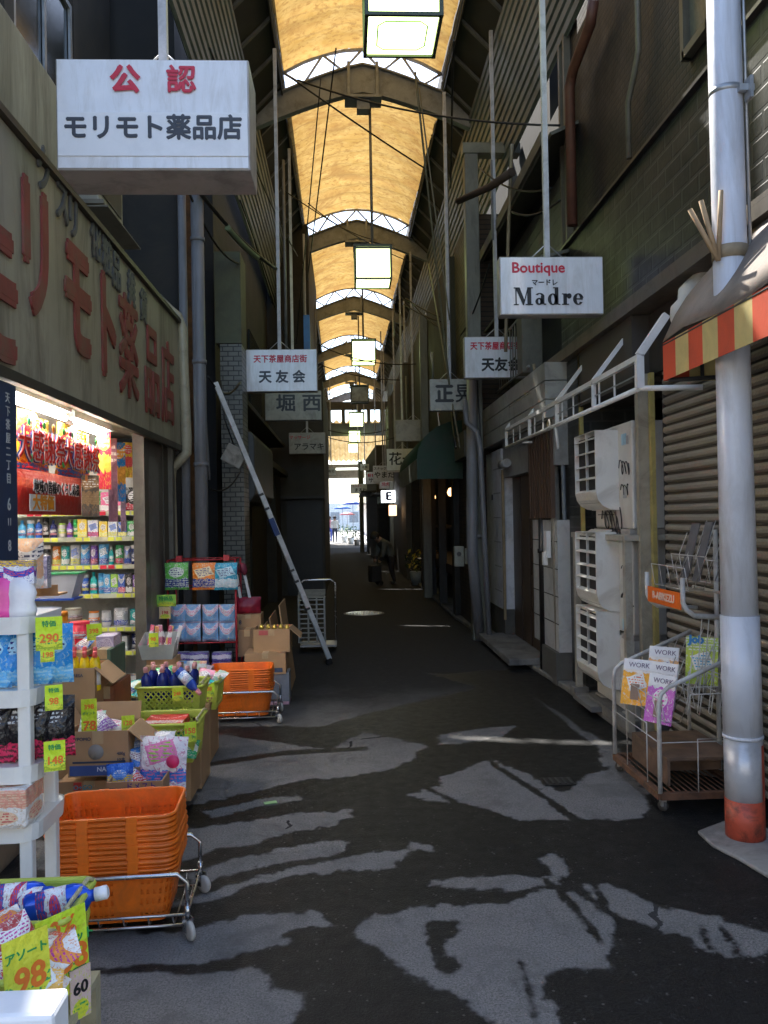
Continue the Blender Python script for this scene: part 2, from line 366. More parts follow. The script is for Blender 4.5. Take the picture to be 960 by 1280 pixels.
ground()
CONC = M((.17, .165, .155), .85, var=.25, s=5, bump=.5, bs=40, grime=.6, gcol=(.05, .05, .05))
# raised concrete strip along the right fronts
pv = MB(); pv.prism([(2.9, 1), (2.9, 38), (1.62, 38), (1.62, 12.5), (1.72, 10.4), (1.9, 7.2), (1.93, 4.9), (2.3, 4.6), (2.3, 1)][::-1], .05)
struct('pavement', pv.build('pavement', CONC, bevel=.012))
pl = MB(); pl.prism([(p.x, p.y) for p in (G(872, 1043), G(905, 1030), G(962, 1040), G(1060, 1080), G(1060, 1180), G(962, 1100), G(920, 1075), G(890, 1060))], .02)
struct('pavement_pad', pl.build('pavement_pad', M((.3, .29, .27), .85, var=.2, s=6, bump=.5, bs=30, grime=.5), bevel=.008))
# manhole
mc = thing('manhole_cover', 'round pale iron manhole cover in the middle of the dark alley', 'manhole cover', G(455, 767))
MB().lathe([(.33, .002), (.33, .006), (.3, .007)], n=40).build('rim', M((.2, .2, .2), .5, .3), mc)
q = MB(); q.lathe([(.295, .004), (.295, .009), (.0, .009)], n=40)
for i in range(-5, 6):
    for j in range(-5, 6):
        if i*i+j*j < 27: q.bx((i*.05, j*.05, .011), (.026, .026, .006), 0, Matrix.Rotation(PI/4*((i+j) % 2), 3, 'Z').to_euler())
q.build('plate', M((.75, .75, .73), .3, .2, grime=.2), mc)
lf = MB(); p = G(338, 1005); lf.T = Matrix.Translation(p) @ Matrix.Rotation(.3, 4, 'Z'); lf.box(-.035, -.02, .006, .035, .02, .009); tag(lf.build('paper_scrap', M((.25, .45, .2), .6)), 'small green scrap of paper lying on the wet asphalt', 'litter')
# drain by the curb
dr = thing('drain_grate', 'small dark drain grate in the wet asphalt near the rack', 'drain', G(697, 978))
q = MB(); q.box(-.09, -.07, .004, .09, .07, .008); q.build('frame', M((.03, .03, .03), .3, .5), dr)
q = MB()
for i in range(5): q.box(-.075+i*.035, -.055, .009, -.063+i*.035, .055, .013)
q.build('bars', M((.1, .1, .1), .3, .6), dr)

# ================================================================== ARCADE ROOF
CXR = .35
roof = thing('arcade_roof', 'long arched arcade roof of glowing yellow sheeting between dark soffits', 'roof', (CXR, 5.6, 0))
def sheet_mat():
    m = bpy.data.materials.new('roof_sheeting'); m.use_nodes = True; t = m.node_tree; t.nodes.clear()
    out = t.nodes.new('ShaderNodeOutputMaterial'); co = coords(t); cs = coords(t, 'Object', (1, 1, 1))
    n1 = noi(t, cs, 2.2, 8, .72, .8); n2 = noi(t, cs, 11, 6, .7, .4); n3 = noi(t, coords(t, 'Object', (.5, 4, 1)), 1.5, 4)
    c = mix(t, (.4, .235, .062), (.5, .33, .11), ramp(t, n1, .35, .6))
    c = mix(t, c, (.25, .13, .04), math_(t, 'MULTIPLY', ramp(t, n2, .5, .64), .75))
    c = mix(t, c, (.3, .16, .05), math_(t, 'MULTIPLY', ramp(t, noi(t, cs, .8, 6, .7, 1.2), .5, .62), .7))
    c = mix(t, c, (.42, .24, .07), math_(t, 'MULTIPLY', ramp(t, n3, .5, .7), .4))
    sy = nd(t, 'ShaderNodeSeparateXYZ'); t.links.new(co, sy.inputs[0])
    ph = math_(t, 'ADD', sy.outputs[1], math_(t, 'MULTIPLY', noi(t, co, .9, 3), .5))
    seam = math_(t, 'LESS_THAN', math_(t, 'FRACT', math_(t, 'MULTIPLY', ph, 1.75)), .07)
    c = mix(t, c, (.3, .18, .06), math_(t, 'MULTIPLY', seam, math_(t, 'MULTIPLY', ramp(t, n2, .3, .6), .8)))
    tr = t.nodes.new('ShaderNodeBsdfTranslucent'); df = t.nodes.new('ShaderNodeBsdfDiffuse'); mx = t.nodes.new('ShaderNodeMixShader'); mx.inputs[0].default_value = SHEET_D
    t.links.new(c, tr.inputs[0]); t.links.new(c, df.inputs[0]); t.links.new(tr.outputs[0], mx.inputs[1]); t.links.new(df.outputs[0], mx.inputs[2]); t.links.new(mx.outputs[0], out.inputs[0])
    return m
SHEET_D = .55
SHEET = sheet_mat()
FR = M((.25, .265, .275), .6, var=.15, grime=.4); FRL = M((.28, .3, .34), .5, var=.1)
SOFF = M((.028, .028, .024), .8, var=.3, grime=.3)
def siding_mat():
    m, t, b = newmat('ribbed_siding'); co = coords(t)
    n1 = noi(t, co, 1.5, 6, .7)
    c = mix(t, (.155, .185, .2), (.085, .1, .105), ramp(t, n1, .4, .7)); t.links.new(c, b.inputs['Base Color']); b.inputs['Roughness'].default_value = .55
    bumpit(t, b, noi(t, co, 20, 3), .2, .01); return m
SID = siding_mat()
BAY = 6.1; Y0 = 5.6
def arch(u, crown, half=1.1, rise=.34): return crown - rise*(u*u)
for b_ in range(6):      # bays: frames at 5.6+6.1k ; sheet rises from low end to high end
    ya = b_*BAY if b_ else 2.0; L = (BAY if b_ < 5 else 5)-(0 if b_ else 2.0)
    q = MB(); nx, ny = 12, 48; rows = []
    for j in range(ny+1):
        y = ya+L*j/ny; tt = (j/ny if b_ else (2.0+L*j/ny)/BAY); crown = 7.78+.42*tt
        sag = -.05*abs(math.sin(PI*tt*11))**.5*1
        rows.append(q.add([((u*1.12)+noise.noise(Vector((u*2, y*3, 0)))*.012, y+noise.noise(Vector((u*3, y, 5)))*.05*(0 < j < ny), arch(u, crown)+sag*(1-.3*u*u)*-.8+.0+noise.noise(Vector((u*3, y*2.5, 2)))*.035) for u in [(-1+2*i/nx) for i in range(nx+1)]]))
    for j in range(ny):
        for i in range(nx): q.face((rows[j]+i, rows[j]+i+1, rows[j+1]+i+1, rows[j+1]+i), 0, True)
    q.build('roof_sheeting', SHEET, roof)
for b_ in range(0, 7):
    y = b_*BAY
    if b_ == 6: y = 36.4
    q = MB()     # solid bent beam
    top = [(u*1.75, 7.92-.66*abs(u)**1.25-.02*u*u) for u in [(-1+2*i/16) for i in range(17)]]
    bot = [(x, z-(.36-.04*abs(x))) for x, z in top]
    q.prism(top+bot[::-1], .12, 0, 'y'); q.T = Matrix.Translation((0, y-.06, 0))
    q = MB(); q.T = Matrix.Translation((0, y-.06, 0)); q.prism(top+bot[::-1], .12, 0, 'y')
    tp = [(x, z+.025) for x, z in top]
    q.T = Matrix.Translation((0, y-.12, 0)); q.prism(tp+[(x, z+.002) for x, z in top[::-1]], .24, 0, 'y')
    be = q.build('frame_beam', FR, roof)
    # lattice above, arch and web
    tr = MB(); N = 4; hi = []; lo = []
    for i in range(N*2+1):
        u = -1+i/N; x = u*1.12; hi.append((x, y, arch(u, 8.19))); k = abs(x)/1.75; lo.append((x, y, 7.95-.66*k**1.25-.02*k*k))
    tr.tube(hi, .026, 6)
    for i in range(0, N*2, 2):
        tr.tube([hi[i], lo[i+1]], .02, 5); tr.tube([lo[i+1], hi[i+2]], .02, 5)
    tr.build('lattice', FRL, be)
    if b_ < 6:     # bracket where the lantern rod hangs
        q = MB(); q.box(-.22, y-.14, 7.48, -.18, y+.14, 7.95).box(.18, y-.14, 7.48, .22, y+.14, 7.95).box(-.26, y-.16, 7.44, .26, y+.16, 7.478)
        q.box(-.09, y-.09, 7.3, .09, y+.09, 7.438); q.build('bracket', FR, be)
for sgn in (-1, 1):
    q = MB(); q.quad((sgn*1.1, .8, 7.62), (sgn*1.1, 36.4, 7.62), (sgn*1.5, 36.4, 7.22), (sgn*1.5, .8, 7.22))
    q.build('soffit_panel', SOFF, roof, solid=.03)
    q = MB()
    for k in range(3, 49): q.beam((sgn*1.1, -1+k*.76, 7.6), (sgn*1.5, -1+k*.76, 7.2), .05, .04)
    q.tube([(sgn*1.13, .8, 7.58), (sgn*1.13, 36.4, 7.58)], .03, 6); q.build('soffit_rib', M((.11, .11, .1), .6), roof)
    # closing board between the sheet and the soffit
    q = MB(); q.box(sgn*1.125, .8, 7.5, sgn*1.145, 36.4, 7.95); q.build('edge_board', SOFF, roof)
    q = MB(); zz = 7.2; x = 1.5; pts = []
    for k in range(12):   # horizontal ribs that run along the street
        a = k/12; xa = 1.5+.27*a; za = 7.2-1.25*a
        pts += [(xa, za), (xa+.004, za-.07), (xa+.03, za-.08), (xa+.03, za-.1)]
    r_ = [q.add([(sgn*px, .8, pz), (sgn*px, 36.4, pz)]) for px, pz in pts]
    for a, b in zip(r_, r_[1:]): q.face((a, a+1, b+1, b))
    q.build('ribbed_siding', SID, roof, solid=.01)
# gable end with bright openings
q = MB()
q.box(-2.2, 36.6, 6.35, 2.2, 36.8, 6.7).box(-2.2, 36.6, 5.2, 2.2, 36.8, 5.75)
for x in (-1.35, -.72, -.1, .62, 1.02, 1.6): q.box(x, 36.6, 5.75, x+.16, 36.8, 6.35)
tag(q.build('gable_screen', M((.1, .1, .1), .7)), 'dark beam screen with bright openings closing the arcade roof end', 'screen')
# corrugated canopy beyond
def corr_mat():
    m = bpy.data.materials.new('corrugated_sheeting'); m.use_nodes = True; t = m.node_tree; t.nodes.clear()
    out = t.nodes.new('ShaderNodeOutputMaterial'); n1 = noi(t, coords(t), 1.5, 5)
    c = mix(t, (.5, .36, .16), (.68, .52, .28), ramp(t, n1, .35, .65))
    tr = t.nodes.new('ShaderNodeBsdfTranslucent'); df = t.nodes.new('ShaderNodeBsdfDiffuse'); mx = t.nodes.new('ShaderNodeMixShader'); mx.inputs[0].default_value = .7
    t.links.new(c, tr.inputs[0]); t.links.new(c, df.inputs[0]); t.links.new(tr.outputs[0], mx.inputs[1]); t.links.new(df.outputs[0], mx.inputs[2]); t.links.new(mx.outputs[0], out.inputs[0]); return m
cn = thing('corrugated_canopy', 'corrugated yellow canopy over the far mouth of the alley', 'canopy', (.9, 43, 0))
q = MB(); n = 80; A = []
for i in range(n+1):
    x = -2.9+5.0*i/n; z = .07*math.sin(i*PI/2.5); A.append(q.add([(x, -3, 6.25+z), (x, 9, 5.15+z)]))
for a, b in zip(A, A[1:]): q.face((a, a+1, b+1, b), 0, True)
q.build('corrugated_sheeting', corr_mat(), cn)
q = MB(); q.box(-2.9, 9, 4.72, 2.1, 9.12, 4.95); q.build('end_beam', M((.22, .23, .24), .6), cn)
# lanterns
LGL = EM((.8, 1.0, .42), 1.5); LFR = M((.05, .07, .04), .5)
def lantern(name, label, lit):
    t = thing(name, label, 'lantern', (.45, 5.75, 0), 0, 'square lanterns hanging in a row from the roof ridge')
    q = MB(); a = .25
    for z in (4.9, 5.33):
        for s_ in (-1, 1): q.box(-a, s_*a-.012*s_, z, a, s_*a+.012*s_, z+.024); q.box(s_*a-.012, -a, z, s_*a+.012, a, z+.0245)
    for sx_ in (-1, 1):
        for sy in (-1, 1): q.box(sx_*a-.014, sy*a-.014, 4.9, sx_*a+.014, sy*a+.014, 5.36)
    q.box(-a-.02, -a-.02, 5.36, a+.02, a+.02, 5.39); q.build('frame', LFR, t)
    g = MB(); b = .235; g.box(-b, -b, 4.915, b, b, 5.35)
    gl = LGL if lit else M((.45, .5, .45), .5, var=.2, grime=.5)
    gg = g.build('glass_panel', gl, t)
    q = MB()
    for s_ in (-1,):
        q.tube([(-.17, -.12, 4.911), (-.12, -.17, 4.911), (.12, -.17, 4.911), (.17, -.12, 4.911), (.17, .12, 4.911), (.12, .17, 4.911), (-.12, .17, 4.911), (-.17, .12, 4.911)], .006, 4, closed=True)
    q.build('scroll', M((.3, .5, .2), .5), gg)
    MB().tube([(0, 0, 5.39), (0, 0, 7.437)], .02, 8).build('rod', M((.22, .21, .18), .5), t)
    return t
l1 = lantern('square_lantern', 'glowing square lantern nearest the viewer, cut off by the top of the picture', True)
for k, lb in ((1, 'glowing greenish white square lantern, second in the ridge row, left of the boutique sign'), (2, 'glowing square lantern third in the ridge row, under the second roof frame'),
              (4, 'small glowing lantern just beyond the unlit one, fifth in the row'), (5, 'small glowing lantern sixth in the row, before the corrugated canopy'), (6, 'tiny glowing lantern last in the row, below all others')):
    dup(l1, (.45, 5.75+6.1*k, 0), label=lb)
l4 = lantern('square_lantern', 'unlit grey square lantern, fourth in the ridge row', False); l4.location = (.47, 24.1, 0)

# ================================================================== HANGING SIGNS
SGW = M((.8, .81, .84), .12, var=.05, grime=.35, gcol=(.45, .42, .36), streak=True, bump=.02, coat=.3); SGE = M((.42, .4, .38), .5, var=.1, grime=.4); SGD = M((.42, .42, .36), .4, var=.1, grime=.4)
def sign(px0, py0, px1, py1, Y, label, lines, dep=.16, face=SGW, side=SGE, rodpx=None, top=7.2, rz=0, brace=True, strip=None):
    a, b = at(px0, py0, Y), at(px1, py1, Y); W = b.x-a.x; H = a.z-b.z; cx, cz = (a.x+b.x)/2, (a.z+b.z)/2
    t = thing('hanging_sign', label, 'sign', (cx, Y+dep/2, cz-H/2), rz)
    MB().box(-W/2, -dep/2, 0, W/2, dep/2, H).build('casing', side, t, bevel=.006)
    fp = MB().box(-W/2+.008, -dep/2-.006, .008, W/2-.008, -dep/2-.0005, H-.008).build('face_panel', face, t)
    if strip:
        MB().box(-W/2+.01, -dep/2-.012, H*strip[0], W/2-.01, -dep/2-.0065, H*strip[1]).build('name_plate', WHITEP, t)
    for (s_, u, v, h, mt, bold, sx) in lines:
        text(s_, h*H, mt, t, ((u-.5)*W, -dep/2-(.0145 if strip else .009), v*H), (PI/2, 0, 0), .0015, bold*H, sx)
    rx = 0 if rodpx is None else at(rodpx, py0, Y).x-cx
    q = MB(); q.box(rx-.02, -.02, H, rx+.02, .02, top-(cz-H/2)); q.build('rod', M((.5, .5, .52), .45, var=.1, grime=.4), t)
    if brace:
        q = MB(); q.tube([(rx-.13, 0, H), (rx, 0, H+.12), (rx+.13, 0, H)], .006, 5); q.build('brace', GALV, t)
    return t
sign(69, 73, 313, 213, 3.9, 'large white hanging sign with red and black Japanese lettering, nearest on the left', [('公', .36, .79, .26, REDL, .012, 1.05), ('認', .65, .79, .26, REDL, .006, 1.05),
     ('モリモト薬品店', .5, .36, .235, M((.05, .055, .07), .5, grime=0), .007, .97)], dep=.3, strip=(.12, .51), rodpx=196, top=6.6)
SER = LETK
t = sign(624, 321, 755, 393, 6.2, 'white hanging boutique sign with red and black lettering beside the tiled wall', [('Boutique', .37, .8, .25, REDL, .006, 1.02), ('マードレ', .43, .545, .115, LETK, .003, 1.0)], dep=.12, rodpx=686, top=6.6)
# "Madre" in heavy serif letters, drawn as strokes
def serif_word(parent, W, H, dep):
    q = MB(); s_ = H*.3; zb = H*.165; x = -W*.37
    T0 = Matrix.Translation((x, -dep/2-.0135, zb)) @ Matrix.Scale(s_, 4); d = .006/s_
    def bar(a, b, c, e): q.box(a, 0, b, c, d, e)
    def ring(cx, cz, ro, zo, ri, zi, a0=0, a1=360, n=22):
        A = []; B = []
        for i in range(n+1):
            th = R(a0+(a1-a0)*i/n); A.append((cx+ro*math.cos(th), cz+zo*math.sin(th))); B.append((cx+ri*math.cos(th), cz+zi*math.sin(th)))
        for i in range(n): q.prism([A[i], A[i+1], B[i+1], B[i]], d, 0, 'y')
    q.T = T0.copy()           # M
    bar(.1, 0, .16, 1); bar(.78, 0, 1.0, 1.0); bar(0, 0, .28, .05); bar(.68, 0, 1.1, .05); bar(0, .95, .3, 1); bar(.85, .951, 1.1, 1.001)
    q.prism([(.1, 1), (.34, 1), (.62, .25), (.52, .0)], d*.9, 0, 'y'); q.prism([(.52, 0), (.58, .0), (.86, 1), (.8, 1)], d*.8, 0, 'y')
    q.T = T0 @ Matrix.Translation((1.22, 0, 0))   # a
    ring(.24, .2, .22, .2, .06, .13); bar(.34, .05, .54, .5); bar(.5, 0, .64, .07); ring(.27, .48, .27, .2, .1, .15, 0, 150)
    q.T = T0 @ Matrix.Translation((1.95, 0, 0))   # d
    ring(.3, .32, .29, .33, .1, .27); bar(.42, .02, .62, 1); bar(.32, .95, .43, 1); bar(.61, 0, .72, .05)
    q.T = T0 @ Matrix.Translation((2.78, 0, 0))   # r
    bar(.08, 0, .28, .64); bar(0, 0, .4, .05); bar(0, .6, .09, .641); ring(.42, .5, .13, .15, .01, .01)
    ring(.4, .4, .2, .24, .15, .19, 90, 180)
    q.T = T0 @ Matrix.Translation((3.42, 0, 0))   # e
    ring(.3, .32, .3, .33, .1, .27, 12, 325); bar(.12, .3, .56, .36)
    q.build('lettering', LETK, parent)
a_, b_ = at(624, 321, 6.2), at(755, 393, 6.2); serif_word(t, b_.x-a_.x, a_.z-b_.z, .12)
sign(580, 421, 664, 472, 9.5, 'white hanging sign with red line over black characters on the right, below boutique sign', [('天下茶屋商店街', .47, .76, .2, REDL, .006, .88), ('天友会', .55, .3, .34, LETK, .014, .95)], dep=.1)
sign(304, 437, 397, 489, 9.9, 'white hanging sign with red line over black characters on the left', [('天下茶屋商店街', .5, .76, .19, REDL, .006, .95), ('天 友 会', .52, .33, .31, M((.03, .04, .06), .4, grime=0), .012, 1.0)], dep=.12, rodpx=349)
sign(331, 489, 402, 525, 12.6, 'pale hanging sign with two large dark characters, tucked under the left red lettered one', [('堀 西', .6, .55, .62, M((.05, .06, .07), .5, grime=0), .014, 1.1)], dep=.1, face=SGD)
sign(361, 541, 407, 567, 16.4, 'small weathered hanging sign with red script, lowest on the left', [('マッサージ', .3, .76, .2, REDL, .004, 1), ('アラマキ', .55, .32, .36, LETK, .008, 1)], dep=.1, face=SGD)
sign(537, 474, 588, 513, 10.9, 'cream hanging sign with one bold black character partly behind the steel post', [('正', .36, .5, .62, LETK, .025, 1), ('晃', .86, .5, .62, LETK, .01, 1)], dep=.1, face=SGD)
sign(494, 525, 540, 551, 17.5, 'blank cream hanging sign above the green awning', [], dep=.12, face=SGD, side=SGD)
sign(483, 561, 524, 588, 19.5, 'white hanging sign with two brushed black characters above green awning', [('花一', .48, .5, .62, LETK, .01, 1)], dep=.1)
sign(484, 577, 505, 590, 22.5, 'tiny sign just below the two brushed characters one', [('さつま', .5, .5, .35, LETK, .01, 1)], dep=.1, brace=False)
sign(466, 582, 492, 602, 25, 'small white hanging sign with three rounded black characters, far down the alley', [('スナック', .35, .8, .2, LETK, .004, 1), ('やまだ', .55, .4, .42, LETK, .01, 1)], dep=.1)
sign(458, 590, 482, 605, 28, 'small far sign with red mark above black lettering, left of rounded character sign', [('軽食', .25, .7, .3, REDL, .01, 1), ('サヌル', .5, .3, .42, LETK, .01, 1)], dep=.1)
sign(438, 605, 459, 617, 33, 'lowest small far sign in front of the bright street', [('カラオケ', .4, .75, .25, REDL, .004, 1), ('まるわ', .6, .35, .42, LETK, .01, 1)], dep=.1)

sign(497, 566, 520, 580, 21.5, 'small pale sign half hidden behind the brushed character sign', [('酒', .5, .5, .5, LETK, .01, 1)], dep=.1, brace=False, face=SGD)
sign(474, 600, 490, 611, 27, 'tiny pale sign hanging under the rounded character sign', [('焼肉', .5, .5, .45, REDL, .006, 1)], dep=.08, brace=False)
sign(450, 580, 462, 588, 35, 'tiny white sign above the lowest far sign', [('花屋', .5, .5, .45, LETK, .006, 1)], dep=.08, brace=False)
sign(408, 585, 420, 594, 33, 'tiny sign hanging on the left of the bright mouth of the alley', [('寿司', .5, .5, .45, LETK, .006, 1)], dep=.08, brace=False)
# ================================================================== LEFT SIDE
OLIVE = M((.36, .33, .24), .65, var=.15, s=2, grime=.8, gcol=(.15, .13, .09), streak=True)
shop = thing('drugstore_building', 'drugstore with a long olive fascia, red raised characters and a brightly lit open front', 'building', (-1.55, 2, 0))
# local frame: x across (0 = fascia plane), y along the street (0..6)
q = MB(); q.box(-.25, -.9, 2.27, 0, 6.0, 3.42); q.build('fascia', OLIVE, shop, bevel=.006)
q = MB(); q.box(-.1, -.9, 3.423, .03, 6.02, 3.46).box(-.02, -.9, 2.215, .02, 6.02, 2.267); q.build('fascia_trim', M((.07, .06, .045), .5, .3), shop)
big = LETR
def fletter(ch, px, pyc, h, mt, sx, ext=.008, bold=.012):
    p = onx(px, pyc, -1.55); text(ch, h, mt, shop, (.009, p.y-2, p.z), XP, ext, bold, sx)
for ch, px, pyc in (('モ', -8, 372), ('リ', 43, 325), ('モ', 96, 384), ('ト', 132, 418), ('薬', 160, 445), ('品', 189, 472), ('店', 209, 487)):
    fletter(ch, px, pyc, .78, LETR, .7, .006, .028 if ch in 'リモト' else .012)
DK = M((.1, .105, .105), .6, grime=.5, gcol=(.12, .11, .08))
for ch, px, pyc in (('ク', 53, 217), ('ス', 76, 256), ('リ', 90, 276), ('化', 118, 303), ('粧', 132, 323), ('品', 144, 342), ('雑', 163, 366), ('貨', 178, 386)):
    fletter(ch, px, pyc, .27, DK, .8, .006, .008)
# upper wall and band
q = MB(); q.box(-.6, -.9, 3.46, -.12, 3.1, 4.15); q.build('upper_band', OLIVE, shop, bevel=.01)
q = MB(); q.box(-4, -.9, 3.42, -.62, 6.0, 9.5).box(-.7, 3.2, 3.42, -.5, 3.35, 6.4).box(-.7, 4.7, 3.42, -.55, 4.8, 6.4); q.build('upper_wall', M((.045, .036, .028), .8, var=.4, grime=.5), shop)
wn = MB(); wn.box(-.62, 3.5, 4.3, -.57, 4.6, 5.6); wo = wn.build('window', M((.03, .035, .035), .15), shop)
q = MB(); q.box(-.565, 3.46, 4.26, -.545, 3.5, 5.64).box(-.565, 4.6, 4.26, -.545, 4.64, 5.64).box(-.565, 3.5, 5.6, -.546, 4.6, 5.64).box(-.565, 3.5, 4.26, -.546, 4.6, 4.3).box(-.565, 4.03, 4.3, -.547, 4.07, 5.6); q.build('frame', GALV, wo)
# interior: all warm white
INW = M((.62, .6, .54), .7, var=.05, grime=.2)
q = MB(); q.box(-3.6, -.8, 2.34, -.06, 5.95, 2.36); q.build('ceiling', M((.6, .55, .48), .5, grime=.3, gcol=(.3, .2, .15)), shop)
q = MB(); q.box(-3.62, -.8, 0, -3.6, 5.95, 2.34).box(-3.6, 5.4, 0, -.62, 5.45, 2.34).box(-3.6, -.85, 0, -.3, -.8, 2.34); q.build('inner_wall', INW, shop)
q = MB(); q.box(-3.6, -.8, .004, -.05, 5.4, .012); q.build('floor', M((.3, .28, .25), .5), shop)
fx0 = onx(182, 700, -1.6).y-2; fx1 = onx(213, 700, -1.6).y-2
q = MB(); q.box(-.14, fx0, 0, -.05, fx0+.1, 2.26).box(-.09, fx0+.1, 0, -.07, fx1, 2.24).box(-.13, fx1, 0, -.02, fx1+.06, 2.26); q.build('metal_frame', M((.15, .14, .115), .4, .3, grime=.4), shop)
q = MB(); q.box(-.2, 5.45, 0, -.06, 5.98, 2.26); q.build('end_pier', M((.09, .08, .06), .7), shop)
PY = onx(9, 600, -1.55).y-2
q = MB(); q.box(-.16, PY-.12, 0, -.01, PY+.13, 2.21); q.build('pier', M((.42, .36, .24), .5, grime=.3), shop, bevel=.004)
# address strip on the pier
ad = thing('address_plate', 'narrow navy address plate with white characters on the pier of the lit shop front', 'sign', (-1.55, PY+2, 1.36))
NAVY = M((.03, .055, .12), .35, grime=.15); ADW = M((.6, .62, .6), .5, grime=.1)
MB().box(-.004, -.115, 0, .006, .1, .84).build('plate', NAVY, ad)
for i, ch in enumerate('天下茶屋二丁目'): text(ch, .052, ADW, ad, (.008, 0, .77-i*.062), XP, .0005, .001)
text('6', .08, ADW, ad, (.008, 0, .28), XP, .0005, .001); text('11', .05, ADW, ad, (.008, 0, .2), XP, .0005); text('8', .07, ADW, ad, (.008, 0, .09), XP, .0005, .001)
nt_ = thing('notice_sticker', 'small white notice with a red heading and red mark below the navy address plate', 'sign', (-1.545, PY+2, 1.1))
MB().box(0, -.1, 0, .004, .08, .22).build('card', WHITEP, nt_); MB().box(.0045, -.095, .17, .006, .075, .215).build('heading', REDL, nt_); text('i', .1, REDL, nt_, (.0065, 0, .1), XP, .0005, .006)
# fluorescent tubes
def tube_lamp(p0, p1, label):
    a, b = Vector(p0), Vector(p1); t = thing('fluorescent_lamp', label, 'lamp', a, 0, 'fluorescent tubes in the shop front'); d = b-a
    MB().tube([Vector((0, 0, 0)), d], .017, 10).build('tube', EM((1, .95, .9), 22), t)
    q = MB(); n_ = d.normalized()
    q.tube([-n_*.03, n_*.01], .02, 8).tube([d-n_*.01, d+n_*.03], .02, 8); q.beam(-n_*.02+Vector((0, 0, .06)), d+n_*.02+Vector((0, 0, .06)), .07, .05); q.build('holder', WHITE, t)
pa, pb = onx(22, 487, -1.72), onx(122, 544, -1.72)
z_ = 2.2
tube_lamp((-1.72, 3.95, 2.2), (-1.72, 5.2, 2.2), 'long bright fluorescent tube under the olive fascia, nearest the navy plate')
tube_lamp((-1.72, 5.3, 2.18), (-1.72, 6.1, 2.18), 'shorter bright fluorescent tube at the inner end of the shop front')
for i, (x, y) in enumerate(((-2.6, 3.6), (-2.7, 5.6), (-4.1, 4.5))): tube_lamp((x, y, 2.28), (x, y+1.15, 2.28), ('ceiling tube deep in the shop, nearest the entrance side', 'ceiling tube deep in the shop before the goods shelf', 'ceiling tube farthest inside the shop')[i])
# banners
def banner(x, ya, yb, z0, z1, name, label, base, lines, curl=.03, tilt=0):
    t = thing(name, label, 'banner', (x, ya, z0)); L = yb-ya; q = MB(); n = 12; A = []
    for i in range(n+1): A.append(q.add([(curl*math.sin(i/n*5), L*i/n, tilt*i/n), (curl*math.sin(i/n*5+.4)*1.3, L*i/n, z1-z0+tilt*i/n)]))
    for i, (a, b) in enumerate(zip(A, A[1:])): q.face((a, b, b+1, a+1), 0, True, ((i/n, 0), ((i+1)/n, 0), ((i+1)/n, 1), (i/n, 1)))
    q.build('sheet', base, t, solid=.002)
    for (s_, y, z, h, mt, bd, sx) in lines: text(s_, h, mt, t, (curl+.012, y*L, (z1-z0)*z+tilt*y), (PI/2, -math.atan2(tilt, L)*0, PI/2), .001, bd, sx)
    return t
FEST = PK((.95, .55, .03), (.03, .25, .75), (.8, .04, .05), (.95, .75, .1), 0, .22, .55, .33, .62, .4, 3, 9)
WL = M((.9, .9, .9), .5, grime=0); RL2 = M((.75, .03, .02), .4, grime=0); BLUEL = M((.02, .08, .4), .4, grime=0)
for i, (pa_, pb_) in enumerate(((18, 66), (68, 116))):
    y0, y1 = onx(pa_, 520, -1.76).y, onx(pb_, 550, -1.76).y
    t = banner(-1.76, y0, y1, 1.81, 2.17, 'sale_banner', ('colourful sale banner with balloons and big red characters, left of two', 'colourful sale banner with balloons and big red characters, right of two')[i], FEST,
           [('大感謝祭', .5, .45, .185, BLUEL, .014, 1.0), ('お客様', .5, .83, .07, M((.95, .8, .1), .4, grime=0), .002, 1)])
    text('大感謝祭', .185, WL, t, (.048, .5*(y1-y0), .36*.45), XP, .001, .008, 1.0); text('大感謝祭', .185, RL2, t, (.053, .5*(y1-y0), .36*.45), XP, .001, .001, 1.0)
    t['group'] = 'sale banners hung in the shop front'
    q = MB(); cs = ((.05, .4, .08), (.85, .3, .05), (.75, .05, .3), (.1, .6, .3)); ms = [M(c, .3, grime=0) for c in cs]
    for k in range(9):
        y = rnd.random()*(y1-y0); z = rnd.choice((.3, .33, .27, .04, .1)) if k < 6 else .3
        q.lathe([(.0, -.026), (.02, -.014), (.025, 0), (.02, .015), (0, .028)], (.047, y, z), 10, k % 4, ex=.15)
    q.build('balloon_print', ms, t)
y0, y1 = onx(19, 600, -1.7).y, onx(104, 620, -1.7).y
RB = PK((.62, .03, .02), (.8, .12, .05), (.7, .05, .03), (.9, .5, .4), .62, 1.2, .4, .2, .8, .5, 5, 14)
t = banner(-1.7, y0, y1, 1.6, 1.84, 'thank_you_banner', 'red hanging banner with black and white lettering below the sale banners', RB, [('地域の皆様のくらし応援', .5, .62, .075, WL, .006, .92), ], .015)
text('地域の皆様のくらし応援', .075, LETK, t, (.034, .5*(y1-y0), .24*.62), XP, .001, .0005, .92)
MB().box(.025, .12, .02, .03, .5, .11).build('white_patch', WHITEP, t); text('大特価', .09, M((.9, .35, .02), .4, grime=0), t, (.034, .31, .062), XP, .001, .003, 1.2)
